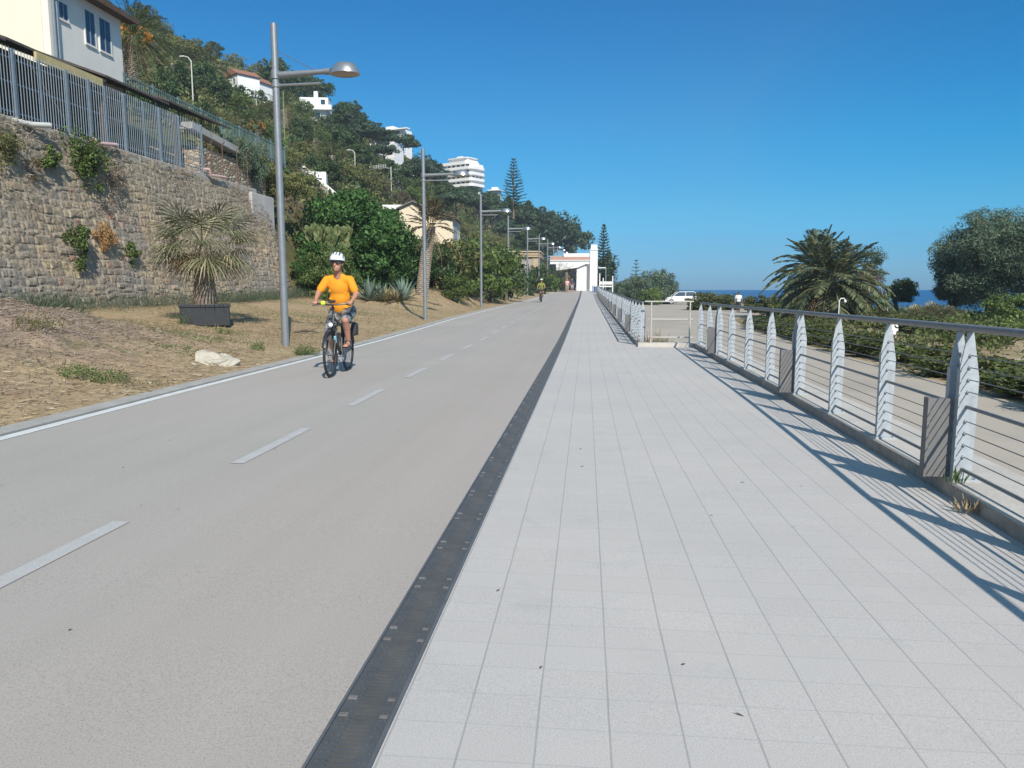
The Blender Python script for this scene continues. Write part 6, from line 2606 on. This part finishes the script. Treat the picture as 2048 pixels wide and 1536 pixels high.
undergrowth('hillside_scrub', 'bright yellow green bushes dotted over the sunny slope', M['lf_weed'], 420, 30, (36, 150), (11, 60), 1.1, .32, .16, 104)
for (px, pb_, H, L, n, lb) in [(345, 165, 1.4, 2.2, 30, 'palm on the slope right of the big date palm'), (300, 110, 1.6, 2.3, 30, 'palm high behind the big date palm'), (420, 175, 1.5, 2.3, 28, 'palm left of the long red roofed house'), (570, 262, 1.6, 2.3, 28, 'palm behind the nearest lamp post, halfway up the slope'),
                                   (665, 345, 1.3, 2.2, 28, 'palm left of the lower bent lamp'), (860, 450, 1.3, 2.0, 24, 'palm behind the ridge of the cream gabled house'), (975, 462, 1.6, 2.4, 26, 'palm among the umbrella pines behind the third lamp')]:
    p = HH(px, pb_, 30.)
    k_ = max(1., dep(p) / 60)
    palm(lb, p, H * k_, L * k_, n, -24, 78, .75, 60 + px, .26 * k_, (0, 0), M['lf_palm'], 10, group='palms scattered on the slope', nl=18, lw=.055)
# ================================================================ RIGHT SIDE: CAR PARK, HEDGES, PALMS, TREES
GZ = -.5


def gp(px, py, z=GZ):
    r = ray(px, py)
    d = (z - CH) / r[2]
    return PD(px, py, d)


def ctop(x, y): return float(coastz(np.array(x), np.array(y)))


# hedges: a row of clipped bushes
HB = [crown_mesh('hedge_foliage', M['lf_hedge'], (.62, .62, .5), 46, 75, .10, .045, 501 + i, .34, .35) for i in range(3)]
for m_ in HB:
    for v in m_.vertices: v.co.z += .42
hname = ['nearest', 'second', 'third', 'fourth', 'fifth', 'sixth', 'seventh', 'eighth', 'ninth', 'tenth', 'eleventh', 'twelfth', 'thirteenth', 'fourteenth', 'fifteenth', 'sixteenth', 'seventeenth', 'eighteenth', 'nineteenth', 'twentieth']
HST = trunk_mesh(.4, .04, .02, 5, 3, .25, .05, .2)


def hedge_bush(x, y, w_, h_, lb, group, i):
    t_ = thing('hedge_bush', lb, 'hedge', (x, y, min(GZ, ctop(x, y))), i * 1.3, group)
    t_.scale = (w_, w_, h_)
    meshobj('foliage', HB[i % 3], t_)
    meshobj('stem', HST, t_)


for i in range(20):
    y = 8.2 + i * 1.55
    x = interp(y, ROADR) + .95 + .15 * math.sin(i * 2.1)
    hedge_bush(x, y, 1.45 * random.uniform(.92, 1.1), 0.58 * random.uniform(.85, 1.15), f'{hname[i]} bush, counted from the right picture edge, of the clipped hedge along the lower road', 'front hedge along the lower road', i)
for i in range(14):
    y = 26.5 + i * 1.75
    x = 13.4 + .12 * i + .3 * math.sin(i * 1.7)
    hedge_bush(x, y, 1.8 * random.uniform(.9, 1.15), .66 * random.uniform(.85, 1.2), f'{hname[i]} bush, counted from the right picture edge, of the looser back hedge before the tamarisks', 'back hedge before the tamarisks', i + 7)
# scrub behind the hedges: uncountable
def coast_scrub(name, label, m, n, per, xr_, yr_, rad, L, W, seed, thr=-1):
    rg = np.random.default_rng(seed)
    x = rg.uniform(*xr_, n)
    y = rg.uniform(*yr_, n)
    lo = np.interp(y, [p[0] for p in ROADR], [p[1] for p in ROADR]) + 1.6
    hi = np.interp(y, [p[0] for p in COAST], [p[1] for p in COAST]) + 1
    k_ = (x > lo) & (x < hi) & (vnoise(x, y, .5, seed) > thr)
    x, y = x[k_], y[k_]
    n = len(x)
    z = coastz(x, y)
    rr = rad * rg.uniform(.5, 1.3, n)
    k = np.repeat(np.arange(n), per)
    dd = rg.normal(size=(n * per, 3))
    dd[:, 2] = np.abs(dd[:, 2])
    dd = unit(dd)
    P_ = np.stack([x, y, z], 1)[k] + dd * rr[k][:, None] * rg.uniform(.6, 1.05, (n * per, 1))
    N = unit(dd + .7 * rg.normal(size=dd.shape))
    sc = rg.uniform(.6, 1.4, n * per)
    Vv, Fq = leafquads(P_, N, L * sc, W * sc, None, rg)
    return tag(npmesh(name, Vv, Fq, m), label, kind='stuff')


coast_scrub('coastal_scrub', 'low green and olive scrub covering the coast behind the hedges', M['lf_hedge'], 1500, 34, (8, 30), (22, 70), .62, .16, .07, 601, -.12)
coast_scrub('coastal_scrub', 'dry olive scrub patches on the sandy coast', M['lf_olive'], 900, 30, (8, 30), (14, 75), .42, .14, .04, 602, .0)
coast_scrub('coastal_scrub', 'fresh green ground cover near the tamarisks', M['lf_mid'], 800, 32, (14, 30), (26, 60), .6, .17, .08, 603, .05)
# palms
p = gp(1661, 634)
pm = PD(1661, 640, 40)
palm('larger front date palm of the pair by the sea, with a thick diamond patterned trunk', (pm.x, pm.y, GZ - .1), 2.2, 3.5, 70, -42, 76, .78, 91, .40, (-.15, 0), M['lf_palmgrey'], 22, group='pair of date palms by the sea', nl=46, lw=.075)
pm = PD(1618, 632, 45)
palm('second date palm of the pair on the coast, behind and to the left', (pm.x, pm.y, GZ - .1), 3.1, 3.1, 70, -38, 82, .76, 92, .34, (.3, 0), M['lf_palmgrey'], 14, group='pair of date palms by the sea', nl=42, lw=.075)


def tree_big(label, p, H, R3, nb, per, L, W, seed, m, lean, name='tamarisk', ntr=3, cz=.62, cat='tree', cx=0., up=.2):
    t_ = thing(name, label, cat, p, 0)
    rg = random.Random(seed)
    c = crown_mesh('crown', m, R3, nb, per, L, W, seed, .30, .3, 0, up)
    o = meshobj('crown', c, t_)
    o.location = (cx, 0, H * cz)
    for k in range(ntr):
        b = MB()
        a = rg.uniform(-.5, .5) + (k - (ntr - 1) / 2) * .55
        b.tube([(k * .16 - .2, 0, -.4), (k * .16 - .2 + a * .35 + lean * .2, .1, H * .22), (a * 1.1 + lean * .6, .1 * k, H * .45), (a * 1.6 + lean, .2 * k, H * .72)], [.14, .11, .085, .04], 8)
        b.build('trunk', M['bark'], t_, smooth=50)


tree_big('big grey green tamarisk tree against the sea, the left one of two', PD(1990, 632, 40), 5.3, (2.6, 2.4, 2.3), 190, 280, .2, .04, 701, M['lf_grey'], -.9, cz=.57, cx=-.6, ntr=4)
tree_big('big tamarisk tree at the right picture edge, overlapping the leaning one', PD(2110, 640, 38), 5.6, (2.9, 2.3, 2.4), 190, 280, .2, .04, 702, M['lf_grey'], .4, cz=.56, ntr=3)
tree_big('dark compact shrub silhouetted against the sea between the palms and the tamarisks', PD(1802, 612, 46), 1.7, (.95, .9, .75), 60, 140, .11, .05, 703, M['lf_dark'], 0, 'dark_shrub', 1, .55, 'shrub')
tree_big('brown dead shrub under the right side of the date palms', PD(1722, 612, 43), 2.0, (1.1, .9, .8), 50, 120, .12, .03, 704, M['lf_purple'], 0, 'dead_shrub', 1, .6, 'shrub')
tree_big('grey olive tree top behind the date palm crown', PD(1718, 600, 50), 3.4, (1.5, 1.3, 1.2), 60, 140, .14, .05, 705, M['lf_grey'], 0, 'olive_tree', 1, .66)
tree_big('fresh green shrub at the foot of the date palms, right side', PD(1735, 628, 41), 1.3, (1.3, 1., .6), 36, 90, .13, .05, 706, M['lf_weed'], 0, 'green_shrub', 1, .5, 'shrub')
fpt = thing('fan_palm_bush', 'low pale fan palm bush between the dark shrub and the tamarisk', 'palm bush', (PD(1868, 625, 38).x, PD(1868, 625, 38).y, GZ - .1))
for dx, s_ in ((0, 1.), (.8, .8), (-.8, .85)):
    o = meshobj('crown', fan_leaves('crown', M['lf_fan'], 34, .75, .55, -5, 85, 12, 16), fpt)
    o.location = (dx, 0, .25)
    o.scale = (s_,) * 3
# dead palm stump lines
b = MB()
p = PD(1772, 616, 41)
b.tube([(0, 0, -.6), (-.12, 0, .4), (-.32, 0, 1.0)], [.08, .06, .03], 6)
b.tube([(.1, 0, -.6), (.02, 0, .5), (-.15, 0, 1.1)], [.06, .05, .03], 6)
o = b.build('dead_trunk_pair', M['wood'])
o.location = p
tag(o, 'pair of pale dead stems hanging right of the date palm crown', 'dead stems')
# garden lamp (white curved) near the palm
p = PD(1682, 620, 36)
gl = thing('garden_lamp', 'small white hooked garden lamp in front of the palm trunk', 'lamp', (p.x, p.y, GZ))
b = MB()
h_ = PD(1682, 597, 36).z - GZ
b.tube([(-.1, 0, 0), (-.1, 0, h_ * .92), (-.04, 0, h_), (.1, 0, h_ + .01), (.16, 0, h_ - .05)], .025, 8)
b.build('pole', M['white'], gl, smooth=50)
b = MB()
b.lathe([(.02, .05), (.07, 0), (.06, -.08), (.001, -.09)], (.17, 0, h_ - .1), 12)
b.build('lamp_head', M['white'], gl, smooth=50)
# pale rocks on the coast
for k, (px, py, d, sz, lb) in enumerate([(1985, 722, 19.5, (1.1, .8, .3), 'flat pale rock behind the front hedge near the right edge, left of two'), (2045, 728, 18.5, (1.0, .8, .34), 'flat pale rock behind the front hedge at the right picture edge'),
                                         (1700, 660, 27, (.5, .4, .3), 'tan rock behind the front hedge below the date palms'), (1925, 706, 21, (.5, .4, .22), 'small pale rock left of the flat rocks')]):
    rock(lb, PD(px, py, d) - Vector((0, 0, sz[2] * .6)), sz, 800 + k, M['rock'], k)
b = MB()
# sitting person in white (far, between hedges)
p = PD(1783, 672, 27)
walker('person in a white shirt sitting low behind the front hedge', (p.x, p.y, PD(1783, 656, 27).z - 1.32), R(200), mat('white_shirt', (.82, .8, .8), .85, .05, 5), mat('tan_shorts', (.45, .33, .2), .9, .1, 5))
p = PD(1477, 600, 60)
walker('person in a white shirt standing by the sea behind the hedges, seen above the handrail', (p.x, p.y, PD(1477, 591, 60).z - 1.42), R(160), mat('bright_white_shirt', (.85, .85, .84), .85, .04, 5), mat('dark_trousers', (.06, .06, .08), .9, .1, 5))
# farther hedges
for i, (px, d, w_, h_, lb) in enumerate([(1405, 66, 2.4, 1.7, 'clipped dark hedge block right of the white car, left end'), (1432, 66, 2.4, 1.75, 'clipped dark hedge block right of the white car, middle'), (1456, 66, 2.2, 1.6, 'clipped dark hedge block right of the white car, right end'),
                                         (1520, 58, 1.9, 1.5, 'clipped hedge with a dark fence left of the date palms, left end'), (1545, 58, 1.9, 1.45, 'clipped hedge with a dark fence left of the date palms, middle'), (1570, 58, 1.9, 1.45, 'clipped hedge with a dark fence left of the date palms, right end'),
                                         (1600, 50, 1.9, 1.3, 'hedge bush left of the second date palm trunk')]):
    q = PD(px, 610, d)
    hedge_bush(q.x, q.y, w_, h_ * 1.0, lb, 'clipped hedges by the sea', i)
# far tree group behind the cars
for i, (k, px, d, H, wd_, lb) in enumerate([('grey', 1275, 96, 3.9, .9, 'grey green tree left in the group behind the far fence'), ('grey', 1300, 92, 4.3, .8, 'grey green tree in the middle of the group behind the far fence'), ('grey', 1322, 94, 4.6, .62, 'rounded tree right in the group behind the far fence'),
                                            ('grey', 1337, 95, 3.4, .6, 'small tree at the right end of the group behind the far fence'), ('bushB', 1262, 100, 2.4, .9, 'low green bush at the left end of the group behind the far fence'), ('bushB', 1305, 88, 2.2, .9, 'low green bush in front of the tree group'), ('bushA', 1285, 90, 1.8, .9, 'low dark bush in front of the tree group'),
                                            ('bushA', 1243, 120, 3.0, .9, 'dark bush beyond the white barrier by the portico')]):
    q = PD(px, 600, d)
    plant(k, (q.x, q.y, GZ - .2), H, lb, 'trees behind the car park', wide=wd_ * 1.15)
norfolk('small sparse norfolk pine rising behind the tree group beyond the car park', (PD(1271, 590, 130).x, PD(1271, 590, 130).y, 0.), 6.6, 1.7, 72, M['lf_pine'], tiers=10)
norfolk('dense tall norfolk pine right behind the white pillar', (PD(1206, 580, 122).x, PD(1206, 580, 122).y, .5), 11.2, 1.95, 73, M['lf_pine'], tiers=22)
plant('cyp', (PD(1214, 590, 121).x, PD(1214, 590, 121).y, .2), 7.5, 'dark narrow tree behind the white pillar, below the norfolk pine', wide=1.6)
# lamp, barrier and bin near the pillar
p = PD(1211, 583, 100)
z_ = zp(100) - .3
sl_ = thing('arm_lamp', 'thin grey lamp post with a straight arm reaching towards the white pillar', 'street lamp', (p.x, p.y, z_))
h_ = PD(1211, 536, 100).z - z_
b = MB()
b.tube([(0, 0, 0), (0, 0, h_)], [.09, .07], 8)
b.build('pole', M['pole'], sl_, smooth=40)
b = MB()
b.obox((-.5, 0, h_ + .02), (1.0, .14, .12))
b.build('arm', M['white'], sl_)
wb = thing('white_barrier', 'white board barrier with posts beside the portico end of the far fence', 'barrier', (p.x, 88, .6))
pts = [atY(1199, 590, 88), atY(1206, 590, 88), atY(1225, 590, 88)]
for q, tp in zip(pts, (547, 556, 552)):
    b = MB((p.x, 88, .6))
    b.box((q.x - .05, 87.95, .3), (q.x + .05, 88.05, atY(1200, tp, 88).z))
    b.build('post', M['white'], wb)
b = MB((p.x, 88, .6))
b.box((pts[0].x, 88.06, atY(1200, 569, 88).z), (pts[2].x, 88.1, atY(1200, 563, 88).z))
b.box((pts[0].x, 88.06, atY(1200, 574, 88).z), (pts[2].x, 88.1, atY(1200, 571.5, 88).z))
b.build('board', M['white'], wb)
q = atY(1190.5, 582, 96)
bn = thing('litter_bin', 'blue and grey litter bin at the foot of the white pillar', 'bin', (q.x, 96, zp(96)))
b = MB()
b.lathe([(.001, 0), (.2, 0), (.24, .75), (.25, .78), (.22, .78), (.2, .1)], (0, 0, 0), 16)
b.build('body', mat('blue_bin', (.10, .16, .33), .5, .1, 5), bn, smooth=40)
b = MB()
b.obox((-.33, 0, .45), (.12, .3, .9))
b.build('post', M['pole'], bn)


# ------------------------------------------------ cars
def car(label, loc, rz, paint, group=None):
    t_ = thing('parked_car', label, 'car', loc, rz, group)
    L_, W_ = 4.3, 1.78
    side = [(-2.15, .30), (-2.15, .62), (-2.08, .80), (-1.35, .93), (-1.05, .98), (1.95, 1.02), (2.12, .85), (2.15, .45), (2.08, .28)]
    b = MB()
    b.prism(side, 'y', -W_ / 2, W_ / 2)
    b.build('body', paint, t_, bevel=.06, fix=True)
    b = MB()
    lo = [(-1.15, .96), (1.98, 1.0)]
    up = [(-.45, 1.50), (1.45, 1.52)]
    w0, w1 = W_ / 2 - .06, W_ / 2 - .2
    vs = [(lo[0][0], -w0, lo[0][1]), (lo[1][0], -w0, lo[1][1]), (lo[1][0], w0, lo[1][1]), (lo[0][0], w0, lo[0][1]), (up[0][0], -w1, up[0][1]), (up[1][0], -w1, up[1][1]), (up[1][0], w1, up[1][1]), (up[0][0], w1, up[0][1])]
    b.add(vs, [(0, 1, 5, 4), (1, 2, 6, 5), (2, 3, 7, 6), (3, 0, 4, 7)])
    b.build('window', M['glass'], t_, fix=True)
    b = MB()
    b.prism([(up[0][0] - .03, 1.49), (up[1][0] + .04, 1.51), (up[1][0] - .1, 1.58), (up[0][0] + .15, 1.57)], 'y', -w1 - .02, w1 + .02)
    for sy in (-1, 1):
        for (xa_, xb_) in ((-1.17, -.47), (.35, .42), (2.0, 1.47)):
            b.beam((xa_, sy * w0 * 1.005, .97), (xb_, sy * w1 * 1.01, 1.52), .08, .06)
    b.build('roof', paint, t_, fix=True)
    for x in (-1.35, 1.3):
        for sy in (-1, 1):
            wv = bpy.data.objects.new('wheel', None)
            wv.location = (x, sy * (W_ / 2 - .08), .33)
            link(wv, t_)
            b = MB()
            rot = Euler((R(90), 0, 0)).to_matrix()
            b.lathe([(.2, -.1), (.31, -.1), (.33, -.06), (.33, .06), (.31, .1), (.2, .1)], (0, 0, 0), 20, rot)
            b.build('tyre', M['dark'], wv, smooth=40)
            b = MB()
            b.lathe([(.001, -.085), (.2, -.095), (.2, .095), (.001, .085)], (0, 0, 0), 16, rot)
            b.build('rim', M['galv'], wv)
    for sy in (-1, 1):
        b = MB()
        b.ell((-2.09, sy * .62, .72), (.08, .2, .09), 10, 6)
        b.build('headlight', M['white'], t_, smooth=60)
        b = MB()
        b.ell((2.1, sy * .7, .82), (.06, .12, .12), 10, 6)
        b.build('tail_light', mat('tail_light_red', (.35, .02, .02), .3, .1, 3), t_, smooth=60)
    return t_


q = gp(1362, 608.5)
car('white high car parked side on in the lower car park, seen past the tube barrier', (q.x, q.y, GZ), R(4), mat('white_car_paint', (.74, .75, .74), .25, .03, 2, spec=.6))
q = gp(1322, 601)
car('dark blue car parked in front of the tree group, left of the white car', (q.x, q.y + 3, GZ), R(0), mat('dark_blue_car_paint', (.04, .055, .09), .25, .1, 2, spec=.6))

# weeds by the plinth and in the gap behind the tube barrier, small litter on the paving
for k, (x, y, z, n, r, h, m, lb) in enumerate([(xr(4.75) + .03, 4.78, zp(4.8) + .09, 26, .05, .16, 'lf_weed', 'small green weed growing at the foot of the brown grey side plate'),
                                            (xr(4.45) - .01, 4.45, zp(4.4), 40, .07, .16, 'lf_straw', 'dry straw tuft in the plinth joint below the nearest double post'),
                                            (1.62, 18.62, -.25, 260, .28, .75, 'lf_straw', 'tall dry weeds behind the left half of the white tube barrier'),
                                            (1.85, 18.7, -.25, 160, .2, .55, 'lf_weed', 'green weeds behind the middle of the white tube barrier')]):
    tuft(lb, (x, y, z), n, r, h, M[m], seed=900 + k, lw=.012, thin=True)
rg = np.random.default_rng(31)
n = 60
x = rg.uniform(-4.5, 2.1, n)
y = rg.uniform(1.8, 12, n)
C = np.stack([x, y, zpn(y) + .006], 1)
N = unit(np.stack([rg.normal(0, .25, n), rg.normal(0, .25, n), np.ones(n)], 1))
Vv, Fq = leafquads(C, N, .022 * rg.uniform(.5, 1.5, n), .010, None, rg)
tag(npmesh('leaf_litter', Vv, Fq, M['lf_brown']), 'few tiny dry leaves and crumbs scattered on the path and paving', kind='stuff')

tree_big('lower bushy tamarisk filling in at the left foot of the big tamarisk', PD(1912, 632, 42), 3.0, (1.3, 1.2, 1.05), 80, 170, .18, .04, 711, M['lf_grey'], -.4, cz=.55, ntr=2)
tree_big('low olive green shrub under the big tamarisk at the right edge', PD(2030, 640, 36), 1.5, (1.5, 1.1, .6), 60, 120, .13, .05, 712, M['lf_mid'], 0, 'green_shrub', 1, .45, 'shrub')

# ================================================================ HAZE: one closed box of thin air
b = MB()
b.box((-180, -70, -6.), (60, 345, 75))
hz_ = b.build('haze', [])
m = bpy.data.materials.new('haze_air')
m.use_nodes = True
m.node_tree.nodes.remove(m.node_tree.nodes['Principled BSDF'])
pvn = m.node_tree.nodes.new('ShaderNodeVolumePrincipled')
pvn.inputs['Color'].default_value = (.86, .92, .98, 1)
pvn.inputs['Density'].default_value = .0007
pvn.inputs['Anisotropy'].default_value = .2
m.node_tree.links.new(pvn.outputs[0], m.node_tree.nodes['Material Output'].inputs['Volume'])
hz_.data.materials.append(m)
tag(hz_, 'thin summer haze over the coast', kind='stuff')
